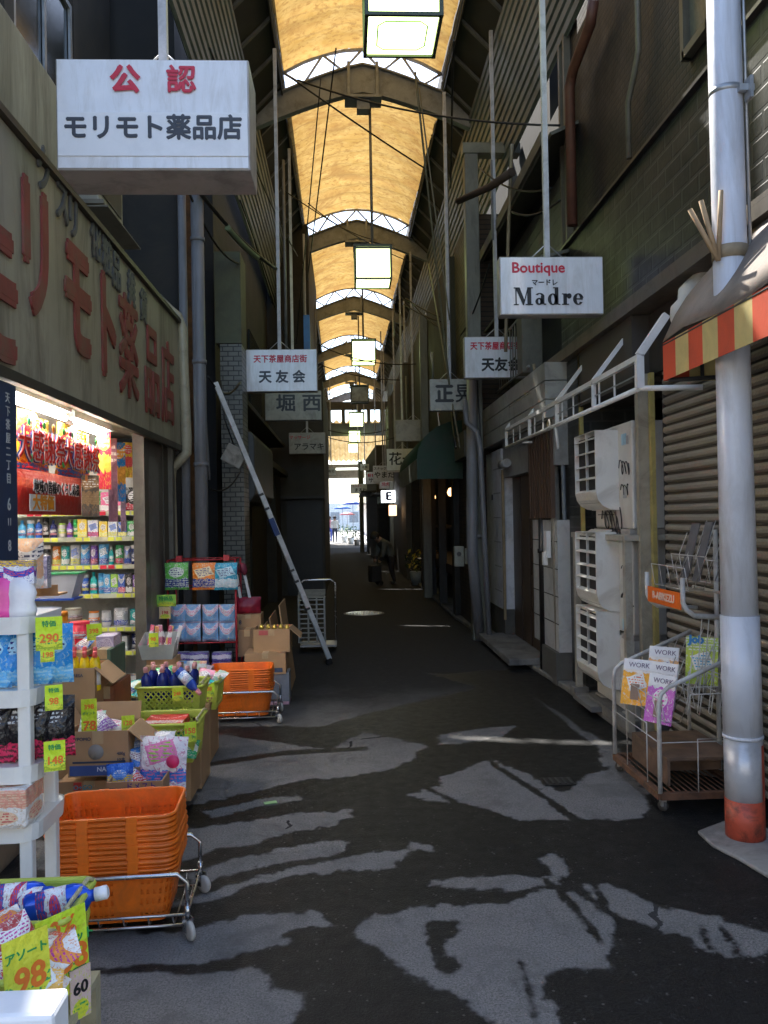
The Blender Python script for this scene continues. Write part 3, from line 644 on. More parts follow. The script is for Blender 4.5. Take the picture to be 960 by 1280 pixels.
for k, (px, py, w_, h_, c1, c2, lb) in enumerate(((130, 575, .1, .42, (.8, .05, .1), (.9, .7, .1), 'narrow red and yellow hanging strip poster'), (141, 600, .07, .62, (.25, .12, .16), (.3, .15, .2), 'dark maroon hanging strip, longest of the strips'),
        (149, 590, .1, .45, (.02, .25, .6), (.9, .4, .05), 'blue and orange hanging strip poster'), (160, 575, .07, .28, (.9, .6, .05), (.8, .1, .1), 'short yellow hanging strip poster'), (113, 620, .12, .28, (.12, .1, .08), (.3, .2, .1), 'dark dangling strip beside the red banner'), (154, 640, .04, .3, (.4, .25, .3), (.5, .3, .4), 'thin pinkish strip hanging lowest of the strips'))):
    p = onx(px, py, -1.72); q = MB(); q.T = Matrix.Rotation(-.9, 4, 'Z'); q.box(-.002, -w_/2, -h_/2, .002, w_/2, h_/2)
    o = q.build('strip_poster', PK(c1, c2, mul(c2, 1.2), (.9, .9, .85), .3, .6, .5, .15, .8, .4, k, 6), None, loc=p); tag(o, lb, 'poster', 'strip posters hanging in the shop front')
# AC on the wall above the fascia
ac = thing('air_conditioner_unit', 'old cream outdoor unit on a bracket above the olive fascia', 'air conditioner', (-1.85, 6.2, 3.8))
MB().box(-.16, -.32, 0, .16, .32, .5).build('casing', M((.33, .31, .24), .5, grime=.5), ac, bevel=.01)
q = MB()
for i in range(9): q.box(-.1+i*.024, -.332, .1, -.09+i*.024, -.322, .42)
q.box(.162, -.25, .08, .168, .25, .44); q.build('grille', M((.04, .04, .04), .5), ac)
q = MB(); q.beam((-.3, -.4, -.03), (.22, -.4, -.03), .03, .03); q.beam((-.3, .36, -.03), (.22, .36, -.03), .03, .03); q.quad((-.25, -.42, -.06), (.25, -.42, -.06), (.25, .5, -.06), (-.25, .5, -.06)); q.build('bracket', M((.2, .18, .13), .6), ac, solid=.01)
# drain pipes
def pipe(name, label, pts, r, mat, group=None, n=12, straps=()):
    base = Vector(pts[-1]); t = thing(name, label, 'pipe', base, 0, group)
    MB().tube([Vector(p)-base for p in pts], r, n).build('pipe_run', mat, t)
    if straps:
        q = MB()
        for zz in straps:
            q.tube([(pts[-1][0]-base.x, pts[-1][1]-base.y, zz-.02-base.z), (pts[-1][0]-base.x, pts[-1][1]-base.y, zz+.02-base.z)], r*1.14, n)
        q.build('joint_ring', mat, t)
    return t
GP = M((.2, .2, .21), .45, var=.1, s=3, grime=.5, gcol=(.1, .09, .08), streak=True)
a, b = onx(233, 300, -1.62), onx(243, 300, -1.48)
Yp = 8.15
def xat(px, Y): return at(px, 500, Y).x
pipe('drain_pipe', 'thick grey drain pipe rising behind the red wire rack', [(xat(250, Yp), Yp, 5.2), (xat(250, Yp), Yp, 0)], .062, GP, None, 14, (4.3, 3.1, 2.1))
pipe('drain_pipe', 'thinner grey drain pipe beside the thick one, toward the shop', [(xat(231, Yp+.05), Yp+.05, 5.2), (xat(231, Yp+.05), Yp+.05, 0)], .042, GP, None, 12)
CP = M((.4, .36, .25), .4, var=.08, grime=.4)
P_ = [at(x, y, 7.95) for x, y in ((196, 372), (212, 388), (222, 396), (227, 410), (233, 545), (233, 566), (224, 577), (215, 585), (213, 600), (216, 700))]
P_.append(Vector((P_[-1].x, 7.95, 0)))
pipe('downpipe', 'cream downpipe with two elbows at the far end of the olive fascia', P_, .05, CP)
# dark houses beyond the shop on the left
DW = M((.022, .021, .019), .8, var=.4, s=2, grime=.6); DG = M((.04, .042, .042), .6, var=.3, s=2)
h1 = thing('narrow_house', 'dark narrow house with tiled pillar and orange boarding behind the grey pipes', 'building', (-1.6, 8.3, 0))
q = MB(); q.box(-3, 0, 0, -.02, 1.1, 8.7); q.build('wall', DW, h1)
q = MB(); q.box(-.03, .35, .0, .16, .42, 5.6); q.build('orange_boards', M((.2, .09, .035), .8, var=.5, s=9, grime=.6), h1)
y9 = 9.45-8.3; xa, xb = xat(276, 9.45)+1.6, xat(303, 9.45)+1.6
q = MB(); q.box(xa, y9, 0, xb, y9+.5, 3.55); q.build('tiled_pillar', BR((.17, .17, .14), (.13, .13, .11), (.03, .03, .03), .12, .055, .007, 'y', .3, .4, key2=1), h1)
q = MB(); q.box(xa-.05, y9, 3.56, xb, y9+.5, 4.6); q.build('green_panel', M((.1, .105, .06), .7), h1)
q = MB(); q.box(-.03, .5, 0, -.0, 1.1, 2.05); q.build('door_panel', M((.05, .018, .014), .6), h1)
h2 = thing('shuttered_shop', 'dark closed shop with a rounded grey shutter hood behind the leaning pole', 'building', (-1.5, 9.9, 0))
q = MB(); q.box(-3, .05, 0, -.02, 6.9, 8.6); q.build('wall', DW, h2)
q = MB(); q.T = Matrix.Translation((0, 0, 0)); pf = [(0, 0)]+[(.0, .9), (.26, .9)]+[(.3+.1*math.cos(R(a)), .8+.1*math.sin(R(a))) for a in (60, 30, 0)]+[(.4, .12), (.34, .02)]
q.T = Matrix.Translation((0, .3, 1.75)); q.prism(pf, 2.6, 0, 'y'); q.build('shutter_hood', M((.085, .09, .09), .5, var=.1), h2, bevel=.02)
q = MB()
for i in range(32): q.box(-.02, .5, i*.055, .015, 2.8, i*.055+.045)
q.build('roller_shutter', M((.03, .027, .024), .6), h2)
q = MB(); q.box(-.015, 3.2, .0, .03, 5.6, 2.2).box(-.02, 5.7, 0, .2, 6.8, 2.6); q.build('dark_boarding', M((.035, .03, .022), .7, var=.4), h2)
q = MB(); q.box(-.05, 3.1, 2.4, .35, 6.9, 2.5).box(-.05, .4, 3.0, .3, 6.9, 3.06); q.build('eave', M((.04, .04, .038), .6), h2)
MB().box(-.01, 1.0, 3.4, .02, 2.4, 4.6).build('window', M((.02, .024, .028), .12), h2); MB().box(-.01, 3.4, 3.4, .02, 5.2, 4.6).build('window', M((.02, .024, .028), .12), h2)
rb = thing('junction_box', 'small dented cream box hung on cables beside the leaning pole', 'electrical box', at(293, 570, 8.9)); q = MB(); q.T = Matrix.Rotation(.5, 4, 'Y'); q.box(-.11, -.06, -.1, .12, .06, .1); q.build('box_body', M((.35, .33, .28), .6, grime=.7), rb, bevel=.01)
MB().tube([(0, 0, .1), (-.1, 0, .4), (-.13, 0, .8)], .008, 5).build('cable', CABLE, rb)
h3 = thing('corner_house', 'plain dark fronted house that narrows the alley on the left, under the script sign', 'building', (-1.0, 17, 0))
X3 = at(406, 640, 17).x+1.0
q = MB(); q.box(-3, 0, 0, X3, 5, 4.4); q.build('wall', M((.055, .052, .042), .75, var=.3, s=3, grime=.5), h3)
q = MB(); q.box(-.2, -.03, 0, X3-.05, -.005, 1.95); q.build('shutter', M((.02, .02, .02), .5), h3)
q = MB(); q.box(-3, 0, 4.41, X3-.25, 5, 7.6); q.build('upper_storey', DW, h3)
q = MB(); q.box(-.6, -.3, 1.96, X3, 0, 2.02); q.build('eave', DG, h3)
h4 = thing('row_house', 'dark row of closed fronts running to the end of the alley on the left', 'building', (-1.0, 22, 0))
q = MB(); q.T = Matrix(); q.prism([(-4, 0.02), (.12, .02), (-.2, 29.5), (-4, 29.5)], 7.4); q.build('wall', M((.04, .038, .034), .8, var=.3), h4)
q = MB(); q.prism([(.0, 2), (.32, 2), (.1, 18), (-.1, 18)], .06); q.T = Matrix(); o = q.build('eave', DG, h4); o.location.z = 2.6
# blue sheet glimpsed high on the left
bs = MB(); bs.box(-.08, 0, -.4, .02, .05, .4); tag(bs.build('blue_tarp', M((.02, .12, .4), .5), None, loc=at(386, 425, 13.2)), 'strip of blue tarpaulin behind the rods above the left red lettered sign', 'tarpaulin')
# leaning pole
pt, pb = Vector(at(269, 478, 8.45)), G(412, 830)
pole = thing('leaning_pole', 'long white aluminium pole leaning from the ground up against the grey pipes', 'pole', pb); d = pt-pb
q = MB(); q.beam(Vector((0, 0, .05)), d, .035, .05); q.build('pole_body', M((.62, .62, .6), .4, .1, grime=.3), pole)
q = MB(); q.beam(d.normalized()*.0, d.normalized()*.06, .045, .06); q.build('foot', BLACK, pole)
q = MB(); q.beam(d*.47, d*.53, .042, .057); q.build('blue_tape', M((.03, .06, .17), .5), pole)
for f in (.2, .3, .34, .56, .61): MB().beam(d*f, d*(f+.008), .037, .053).build('clip', DG, pole)
# hand trolley and crate behind it
tr = thing('hand_trolley', 'folding hand trolley with a tall tubular handle beside the foot of the leaning pole', 'trolley', G(398, 812))
q = MB(); W2 = .21
q.tube([(-W2, .1, .06), (-W2, .1, .78), (-W2+.05, .1, .82), (W2-.05, .1, .82), (W2, .1, .78), (W2, .1, .06)], .011, 8); q.build('handle', STEEL, tr)
q = MB(); q.box(-.2, -.25, .07, .22, .12, .09); q.build('platform', GALV, tr)
for s_ in (-1, 1): MB().lathe([(.045, -.012), (.05, 0), (.045, .012)], n=14).build('wheel', BLACK, tr, loc=(s_*.19, .12, .05), rot=(0, PI/2, 0))
gb = thing('slatted_crate', 'pale slatted plastic crate standing on the hand trolley', 'crate', G(394, 812)+Vector((-.03, .0, .1)))
q = MB(); w2, d2, h2_ = .16, .13, .52
for i in range(10): q.box(-w2, -d2, i*.055, w2, -d2+.012, i*.055+.014)
for x in (-w2, -.05, .05, w2-.02): q.box(x, -d2-.003, 0, x+.02, -d2+.009, h2_)
for x in (-w2, w2-.012): q.box(x, -d2+.015, 0, x+.012, d2, h2_)
q.build('slats', M((.3, .3, .27), .5), gb); q = MB()
for i in range(7): q.box(-w2, -d2+i*.037, h2_+.003+i*.012, w2, -d2+i*.037+.018, h2_+.012+i*.012)
q.build('top_slats', M((.35, .34, .28), .5), gb)
bc = thing('parked_bicycle', 'dark bicycle wheel and handlebar poking from the left front near the bright street', 'bicycle', (G(409, 703).x-.25, 31, 0), R(8))
for y in (-.5, .5): MB().tube([(0, y+.32*math.cos(2*PI*k/20), .33+.32*math.sin(2*PI*k/20)) for k in range(20)], .02, 6, closed=True).build('wheel', BLACK, bc)
q = MB(); q.tube([(0, -.5, .33), (0, -.15, .75), (0, .35, .72), (0, .5, .33)], .02, 6).tube([(0, -.1, .3), (0, -.18, .85)], .018, 6).tube([(0, .38, .7), (0, .36, .98)], .018, 6); q.build('frame', BLACK, bc)
q = MB(); q.tube([(-.25, .33, 1.0), (0, .4, .98), (.25, .33, 1.0)], .014, 6); q.build('handlebar', STEEL, bc); MB().box(-.06, -.3, .86, .06, -.06, .92).build('saddle', BLACK, bc, bevel=.02)

# ================================================================== CABLES
def cable(p0, p1, sag, r, label, mat=CABLE, name='overhead_cable', twist=None, grp='overhead cables crossing the alley'):
    a, b = Vector(p0), Vector(p1); n = 14; q = MB()
    pts = [a.lerp(b, i/n)-Vector((0, 0, sag*4*(i/n)*(1-i/n)))-a for i in range(n+1)]
    q.tube(pts, r, 5); o = q.build(name, mat, None, loc=a); tag(o, label, 'cable', grp); return o
C = lambda x, y, Y: at(x, y, Y)
cable(C(220, 200, 7.6), C(345, 336, 9.9), .1, .022, 'thick sagging cable running down from the big white sign toward the left siding')
o = cable(C(284, 284, 8.6), C(322, 322, 9.4), .02, .034, 'pale green sheathed length of cable above the left alley wall', M((.16, .2, .11), .5))
cable(C(365, 98, 10), C(535, 213, 12), .02, .012, 'dark cable slanting across the yellow roof from upper left to right')
cable(C(372, 100, 9.5), C(700, 157, 7.6), .12, .011, 'dark cable from the left soffit across to the right siding under the first frame')
cable(C(385, 254, 13), C(470, 300, 15), .1, .009, 'thin cable over the second yellow bay, left half')
cable(C(352, 236, 12), C(520, 330, 17), .1, .009, 'thin cable below the second roof frame, slanting right')
cable(C(420, 60, 9), C(384, 350, 12), .02, .009, 'long steep wire crossing the first frame on the left')
cable(C(401, 98, 10), C(370, 430, 12), .02, .008, 'steep thin wire left of the ridge rod')
cable(C(519, 90, 10), C(566, 520, 11), .03, .014, 'steep olive cable falling from the first frame to the cream sign', M((.16, .15, .09), .5))
cable(C(524, 110, 10), C(562, 400, 10.1), .03, .01, 'second steep olive cable just beside the longest one', M((.18, .16, .1), .5))
cable(C(536, 330, 12), C(575, 560, 10.6), .0, .012, 'olive cable continuing down to the green awning', M((.18, .16, .1), .5))
cable(C(567, 50, 8), C(563, 235, 9.9), -.05, .012, 'looping black lead on the right soffit', )
cable(C(507, 373, 14), C(549, 396, 13), .02, .014, 'short bundled cable by the right siding, upper')
cable(C(505, 380, 14), C(552, 402, 13), .04, .012, 'short bundled cable by the right siding, middle')
cable(C(515, 378, 14), C(556, 412, 13), .07, .012, 'short bundled cable by the right siding, lower')
cable(C(404, 536, 26), C(498, 533, 26), .2, .016, 'sagging cable behind the small lanterns, upper')
cable(C(404, 545, 25), C(500, 545, 25), .2, .014, 'sagging cable behind the small lanterns, lower')
cable(C(396, 430, 18), C(520, 455, 17), .15, .012, 'thin cable passing in front of the third lantern')
cable(C(398, 455, 21), C(500, 475, 20), .1, .012, 'thin cable just above the unlit lantern')
cable(C(640, 180, 8.4), C(632, 440, 9), -.2, .02, 'pale bent hose hanging from the right eave', M((.3, .24, .15), .5))
cable(C(250, 440, 8.3), C(262, 600, 8.5), -.1, .012, 'grey lead looping down beside the thick grey pipe', GP)
cable(C(260, 470, 8.3), C(300, 478, 9), .15, .012, 'dark lead slung from the grey pipe to the tiled pillar')
for i, (x, Y, z0, lb) in enumerate(((340, 9.0, 3.6, 'slim grey rod'), (360, 11.0, 4.0, 'second slim grey rod'), (378, 13.5, 3.7, 'third slim olive rod'))):
    pass
def rod(px, py0, py1, Y, r, label, mat=None):
    a, b = at(px, py1, Y), at(px, py0, Y); o = MB().tube([(0, 0, 0), (0, 0, b.z-a.z)], r, 6).build('hanging_rod', mat or M((.2, .2, .19), .5), None, loc=a); tag(o, label, 'rod', 'thin rods hanging from the roof frames')
rod(358, 200, 440, 11.5, .022, 'grey rod hanging behind the left red lettered sign, left one')
rod(382, 330, 480, 14, .02, 'grey rod hanging behind the left red lettered sign, right one')
rod(396, 380, 500, 16, .02, 'thin grey rod by the left edge of the yellow roof')
rod(563, 180, 480, 11, .022, 'grey rod to the left of the tall steel post')
rod(616, 200, 300, 9, .015, 'short grey rod near the right siding')
rod(541, 440, 475, 13.2, .02, 'thin rod holding the cream sign with the bold character')
rod(509, 470, 560, 20, .022, 'thin rod rising above the brushed character sign')
rod(493, 380, 420, 18, .02, 'short thin rod under the right soffit, middle distance')
for i, (a_, b_, sg, r_, lb) in enumerate((((236, 240, 8), (300, 330, 9.5), .15, .012, 'thin cable under the thick sagging one on the left'), ((262, 60, 7.8), (372, 320, 13), .15, .01, 'long drooping cable following the left siding'), ((300, 250, 9.5), (372, 470, 14), -.1, .009, 'thin tangled cable by the left rods, upper'), ((318, 300, 10), (384, 480, 15), .2, .009, 'thin tangled cable by the left rods, lower'),
    ((600, 210, 9), (690, 235, 7.6), .12, .01, 'short lead drooping above the boutique sign'), ((640, 265, 8.2), (700, 250, 7.4), .08, .012, 'wire slung from the lower right eave'), ((575, 420, 11), (612, 330, 9.4), .1, .01, 'thin lead rising past the tall steel post'), ((548, 400, 13), (570, 560, 10.8), .0, .016, 'thick black lead falling behind the cream sign'), ((596, 470, 10), (606, 640, 10), -.06, .009, 'dark lead clipped to the fat grey pipe'), ((300, 590, 9.2), (262, 610, 8.4), .1, .01, 'grey lead looped in front of the shutter hood'))):
    cable(C(*a_), C(*b_), sg, r_, lb)
# ================================================================== RIGHT SIDE
TILE = BR((.009, .0112, .011), (.014, .0168, .016), (.027, .03, .029), .25, .118, .014, 'x', .38, .6)
TILED = BR((.025, .028, .026), (.035, .037, .034), (.05, .05, .047), .2, .09, .01, 'x', .35, .5, key2=2)
TILEY = BR((.025, .028, .026), (.035, .037, .034), (.05, .05, .047), .2, .09, .01, 'y', .35, .5, key2=2)
BRN = BR((.026, .017, .010), (.016, .011, .007), (.006, .005, .004), .1, .05, .008, 'x', .5, .5, key2=3)
sb = thing('shuttered_building', 'building with dark glazed tiles, brown upper panels and a ribbed shutter on the right', 'building', (2.1, 2, 0))
q = MB(); q.box(.0, -.8, 3.03, .3, 5.85, 4.03); q.build('tiled_wall', TILE, sb)
q = MB(); q.box(-.035, -.8, 4.032, .3, 5.87, 4.055); q.build('flashing', M((.06, .055, .05), .4, .5), sb)
q = MB(); q.box(.05, -.8, 4.056, .3, 5.75, 9.0); q.build('brown_panel', BRN, sb)
q = MB()
for y in (5.72, 5.55): q.box(-.01, y, 4.056, .05, y+.05, 6.3)
q.build('panel_edge', M((.12, .1, .07), .5), sb)
wy0, wy1 = onx(862, 60, 2.14).y-2, onx(905, 60, 2.14).y-2
wi = MB().box(.03, wy1-.55, 4.35, .049, wy0, 6.2).build('window', M((.12, .12, .085), .25, bump=.5, bs=90, grime=.1), sb)
q = MB()
for y in (wy0, wy0-.35, wy1-.55): q.box(-.01, y-.025, 4.3, .045, y+.025, 6.22)
q.box(-.01, wy1-.55, 4.3, .044, wy0, 4.35); q.build('frame', M((.1, .095, .07), .4, .3), wi)
q = MB(); q.tube([(-.02, 3.62, 6.3), (-.02, 3.62, 4.75), (-.02, 3.72, 4.62), (-.02, 3.85, 4.5), (-.02, 3.85, 4.1)], .022, 8); q.build('conduit', M((.12, .11, .08), .5), sb)
q = MB(); q.box(-.14, -.8, 2.93, .1, 5.9, 3.0).box(-.14, -.8, 3.001, -.1, 5.9, 3.028); q.build('ledge', M((.13, .11, .085), .6, var=.15, grime=.5), sb)
q = MB(); q.box(.02, -.8, 2.5, .3, 5.6, 2.92); q.build('shutter_box', M((.035, .03, .025), .7), sb)
# ribbed shutter
q = MB(); prof = []; z = .05; p_ = .0655
while z < 2.5:
    prof += [(.0, z), (-.018, z+.012), (-.02, z+.03), (-.012, z+.046), (.006, z+.05), (.006, z+p_-.002)]; z += p_
A = [q.add([(x+.07, -.8, zz), (x+.07, 3.5, zz)]) for x, zz in prof]
for i, (a, b) in enumerate(zip(A, A[1:])): q.face((a, a+1, b+1, b), 0 if i % 6 in (0, 1, 2) else 1)
def shut_mat(ca, cb):
    m, t, b = newmat('shutter_slat'); co = coords(t); wv = nd(t, 'ShaderNodeTexWave', Scale=22.0); wv.bands_direction = 'Y'; t.links.new(co, wv.inputs[0])
    n1 = noi(t, co, 2, 6, .7); c = mix(t, ca, cb, ramp(t, wv.outputs['Fac'], .45, .6)); c = mix(t, c, (.09, .07, .05), math_(t, 'MULTIPLY', ramp(t, n1, .5, .8), .5))
    t.links.new(c, b.inputs['Base Color']); b.inputs['Roughness'].default_value = .5; b.inputs['Metallic'].default_value = .1; return m
q.build('roller_shutter', [shut_mat((.36, .33, .27), (.2, .18, .15)), M((.06, .052, .04), .6)], sb)
q = MB(); q.box(-.03, 3.505, .05, -.0, 3.545, 2.5); q.build('yellow_post', M((.4, .33, .11), .45, .1, grime=.5), sb)
q = MB(); q.box(-.1, 3.55, .05, .0, 3.61, 2.5); q.build('cream_post', M((.33, .3, .23), .5, grime=.4), sb)
q = MB(); q.box(.42, 3.9, 0, .5, 5.0, 2.9); q.build('recess_wall', TILED, sb); q = MB(); q.box(.1, 3.61, .05, .41, 3.63, 2.9).box(-.1, 3.64, 2.46, .41, 4.98, 2.92); q.build('recess_lining', M((.06, .05, .04), .7), sb)
q = MB(); q.box(-.08, 4.98, 0, .45, 5.4, 2.92); q.build('tiled_pier', TILEY, sb); q = MB(); q.box(-.1, 4.94, 1.3, -.07, 4.979, 2.9); q.build('yellow_trim', M((.45, .37, .12), .5), sb)
q = MB(); q.box(.42, -.8, 0, 3, 5.9, 2.9).box(.31, -.8, 3.02, 3, 5.9, 9.0); q.build('inner_block', DARK, sb)
# white steel pole
P0 = G(932, 1050); P1 = at(904, 0, P0.y)
wp = thing('white_pole', 'thick white steel pole with a silver band and peeling red base', 'pole', (P0.x, P0.y, 0))
lean = (P1.x-P0.x)/(P1.z)
def pp(z): return (lean*z, 0, z)
WPM = M((.66, .68, .74), .32, var=.07, s=4, grime=.4, gcol=(.3, .28, .26), streak=True, bump=.35, bs=12)
MB().tube([pp(1.06), pp(1.9), pp(7.2)], [.083, .078, .072], 28).build('shaft', WPM, wp)
MB().tube([pp(.49), pp(1.06)], .088, 28).build('lower_sleeve', WPM, wp)
MB().tube([pp(.16), pp(.49)], .087, 28).build('silver_band', M((.62, .62, .64), .35, .3, grime=.25), wp)
q = MB(); q.tube([pp(.0), pp(.2)], .0885, 28); q.build('red_base', M((.55, .09, .045), .5, grime=.9, gcol=(.1, .04, .025), s=16, bump=.5), wp)
q = MB(); A = [q.add([(lean*z+.0895*math.cos(a), .0895*math.sin(a), z) for z in (.2, .46)]) for a in [R(-55+i*8) for i in range(5)]]
for a, b in zip(A, A[1:]): q.face((a, b, b+1, a+1), 0, True)
q.build('red_stripe', M((.55, .09, .045), .5, grime=.3), wp)
MB().tube([pp(.485), pp(.5)], .0915, 28).build('weld_ring', WPM, wp)
q = MB(); q.tube([(lean*2.7+.085, -.03, 2.62), (lean*4+.082, -.03, 4.0), (lean*7+.08, -.03, 7)], .008, 6); q.build('side_wire', GALV, wp)
q = MB(); q.tube([pp(3.52), pp(3.55)], .077, 24); q.box(lean*3.5+.02, -.1, 3.5, lean*3.5+.09, -.07, 3.53).box(lean*3.5+.06, -.12, 3.46, lean*3.5+.075, -.06, 3.56); q.build('clamp', GALV, wp)
q = MB(); q.tube([pp(2.74), pp(2.8)], .082, 24); q.build('cloth_tie', M((.35, .27, .17), .8), wp)
sk = thing('bundle_of_sticks', 'three short wooden sticks tied to the white pole above the awning', 'sticks', (P0.x+lean*2.78-.085, P0.y-.06, 2.72)); 
for (a, b, c) in ((-.13, .0, .24), (-.09, -.03, .27), (.01, -.02, .32)): MB().tube([(0, 0, 0), (a, b, c)], .0115, 7).build('stick', M((.4, .28, .16), .8, var=.2), sk)
# tall steel roof post
def rpost(px, pybase, pytop, Y, w_, label, arm=None):
    b = at(px, pybase, Y); x = b.x; tp = at(px-8, pytop, Y).z
    t = thing('roof_post', label, 'post', (x, Y, 0)); q = MB(); q.box(-w_/2, -w_/2, 0, w_/2, w_/2, tp); q.build('shaft', M((.16, .16, .125), .5, var=.1, grime=.4, streak=True), t, bevel=.008)
    if arm: q = MB(); q.box(-w_/2-.02, -w_/2-.01, tp+.002, arm, w_/2+.01, tp+.13); q.build('arm', M((.21, .21, .16), .5), t); 
    return t
rpost(597, 700, 195, 10.35, .17, 'tall olive steel post with a short arm, behind the right red lettered sign', .62)
rpost(533, 620, 395, 15.9, .16, 'second olive roof post farther down on the right')
rpost(490, 620, 480, 26, .16, 'third roof post, slimmer, by the far lanterns')
rpost(452, 640, 577, 38, .2, 'grey post standing at the mouth of the bright street')
pipe('drain_pipe', 'fat grey pipe with a dark foot beside the white panelled shopfront', [at(590, 470, 10.2), at(590, 690, 10.2), Vector((G(603, 803).x, 10.3, 0))], .068, GP, None, 14, (1.3,))
pipe('drain_pipe', 'slim pale pipe with an offset, right of the fat grey pipe', [at(581, 500, 9.95), at(583, 528, 9.95), at(596, 540, 9.95), at(600, 560, 9.95), at(604, 640, 9.95), Vector((at(612, 800, 9.95).x, 9.95, 0))], .033, GP)
pipe('drain_pipe', 'black downpipe with a white ring in front of the panelled shop', [at(676, 545, 8.0), Vector((at(680, 845, 8.0).x, 8.0, 0))], .036, M((.012, .01, .009), .3), None, 12, (1.2,))
pipe('drain_pipe', 'beige downpipe with a dark joint beside the tiled pier', [at(689, 500, 7.55), Vector((at(702, 860, 7.55).x, 7.55, 0))], .045, M((.24, .22, .18), .5, grime=.4), None, 12, (1.15,))
pipe('drain_pipe', 'thin blue grey pipe hugging the tiled pier', [at(702, 520, 7.45), Vector((at(712, 868, 7.45).x, 7.45, 0))], .02, M((.16, .18, .2), .5), None, 8)
rp = [onx(742, 0, 2.02), onx(738, 30, 2.02), onx(716, 88, 2.02), onx(712, 110, 2.02)]; Yr = rp[-1].y
pipe('rusty_pipe', 'rust red pipe running down the edge of the brown upper panel', rp[:3]+[rp[3], Vector((2.02, Yr, 4.07))], .045, M((.11, .04, .025), .6, var=.3), None, 10)
# awning skeleton (white)
ax_ = 1.78; AF = WHITE
af = thing('folding_awning', 'white folding awning skeleton without fabric above the air conditioners', 'awning frame', (ax_, 4.9, 2.3))
q = MB(); q.tube([(0, 0, 0), (0, 4.15, 0)], .017, 10).tube([(0, 0, 0), (.32, -.15, -.02)], .017, 10); q.build('front_bar', AF, af)
q = MB(); q.box(-.014, 0, .17, .014, 4.15, .205); q.build('upper_bar', AF, af)
q = MB(); q.box(.002, .05, .085, .008, 4.1, .093); q.build('wire', GALV, af)
for i, y in enumerate((.0, .92, 1.95, 2.98, 4.13)):
    q = MB(); w_ = .022 if i == 0 else .014; q.box(-w_, y-w_, 0, w_, y+w_, .2); q.beam((0, y, .2), (.3, y+.02, .58) if i else (.17, y, .44), w_*2, w_*2)
    q.build('rib', AF, af)
q = MB()
for k in range(12):
    if k % 3: q.box(.003, .15+k*.33, .02, .012, .165+k*.33, .17)
q.build('spacer', AF, af)
MB().tube([(0, 3.3, -.02), (.3, 3.3, -.02)], .014, 6).build('stay', AF, af); MB().tube([(0, 2.0, .0), (.02, 2.0, -.2)], .014, 6).build('stay', AF, af)
fb = MB(); pts = []
for j in range(9):
    r_ = [.0, .05, .075, .06, .085, .07, .05, .055, .02][j]; pts.append((r_, j*.055))
fb.lathe(pts, n=12); o = fb.build('rolled_cloth', M((.6, .57, .5), .9, var=.1), None, loc=(1.93, 4.75, 2.62), rot=(.1, .5, 0)); tag(o, 'crumpled off white cloth tied at the near end of the awning skeleton', 'cloth')
fl = MB(); A = []
for j in range(9): A.append(fl.add([(.03*i*(1+.2*math.sin(j*1.3)), j*.13+i*.03, .5-.03*i-(.18+.1*math.sin(i*1.7+j*.9))*(i/7)*2) for i in range(8)]))
for a, b in zip(A, A[1:]):
    for i in range(7): fl.face((a+i, a+i+1, b+i+1, b+i), 0, True)
tag(fl.build('torn_fabric', M((.32, .27, .19), .9, var=.3, s=9, grime=.6), None, loc=(1.82, 8.0, 2.25), solid=.004), 'torn beige fabric bunched at the far end of the awning skeleton', 'fabric')
# striped awning, near right
sa = thing('striped_awning', 'brown awning with a red and yellow striped valance at the right edge', 'awning', (1.7, 4.32, 2.25))
q = MB(); n = 12; mlen = 3.2
A = [q.add([(.4*j/6, -mlen*i/n, .205+.57*(j/6)**.85+.018*math.sin(i*1.6+j)+(.02 if j == 6 else 0)) for j in range(7)]) for i in range(n+1)]
for a, b in zip(A, A[1:]):
    for j in range(6): q.face((a+j, b+j, b+j+1, a+j+1), 0, True)
q.build('fabric', M((.27, .225, .19), .85, var=.06, s=3, bump=.3, bs=200), sa, solid=.003)
q = MB(); w_ = .1605; k = 0; y = 0
while y > -mlen+.1:
    q.face((lambda n_: tuple(n_+i for i in range(4)))(q.add([(0, y, 0), (0, y-w_, 0), (0, y-w_, .2), (0, y, .2)])), k % 2); y -= w_; k += 1
x = 0; k = 0
while x < .42:
    q.face((lambda n_: tuple(n_+i for i in range(4)))(q.add([(x, 0.002, 0), (x+.14, .002, 0), (x+.14, .002, .14), (x, .002, .2 if x == 0 else .14)])), k % 2); x += .14; k += 1
q.build('valance', [M((.66, .09, .035), .7, var=.06, grime=.15), M((.62, .5, .2), .7, var=.06, grime=.15)], sa, solid=.003)
q = MB(); q.tube([(.01, 0, .19), (.01, -mlen, .19)], .012, 8).tube([(.02, -.02, .0), (.42, -.02, .02)], .012, 8).tube([(.2, -.02, .02), (.2, -.02, .3)], .01, 6); q.build('frame', DG, sa)
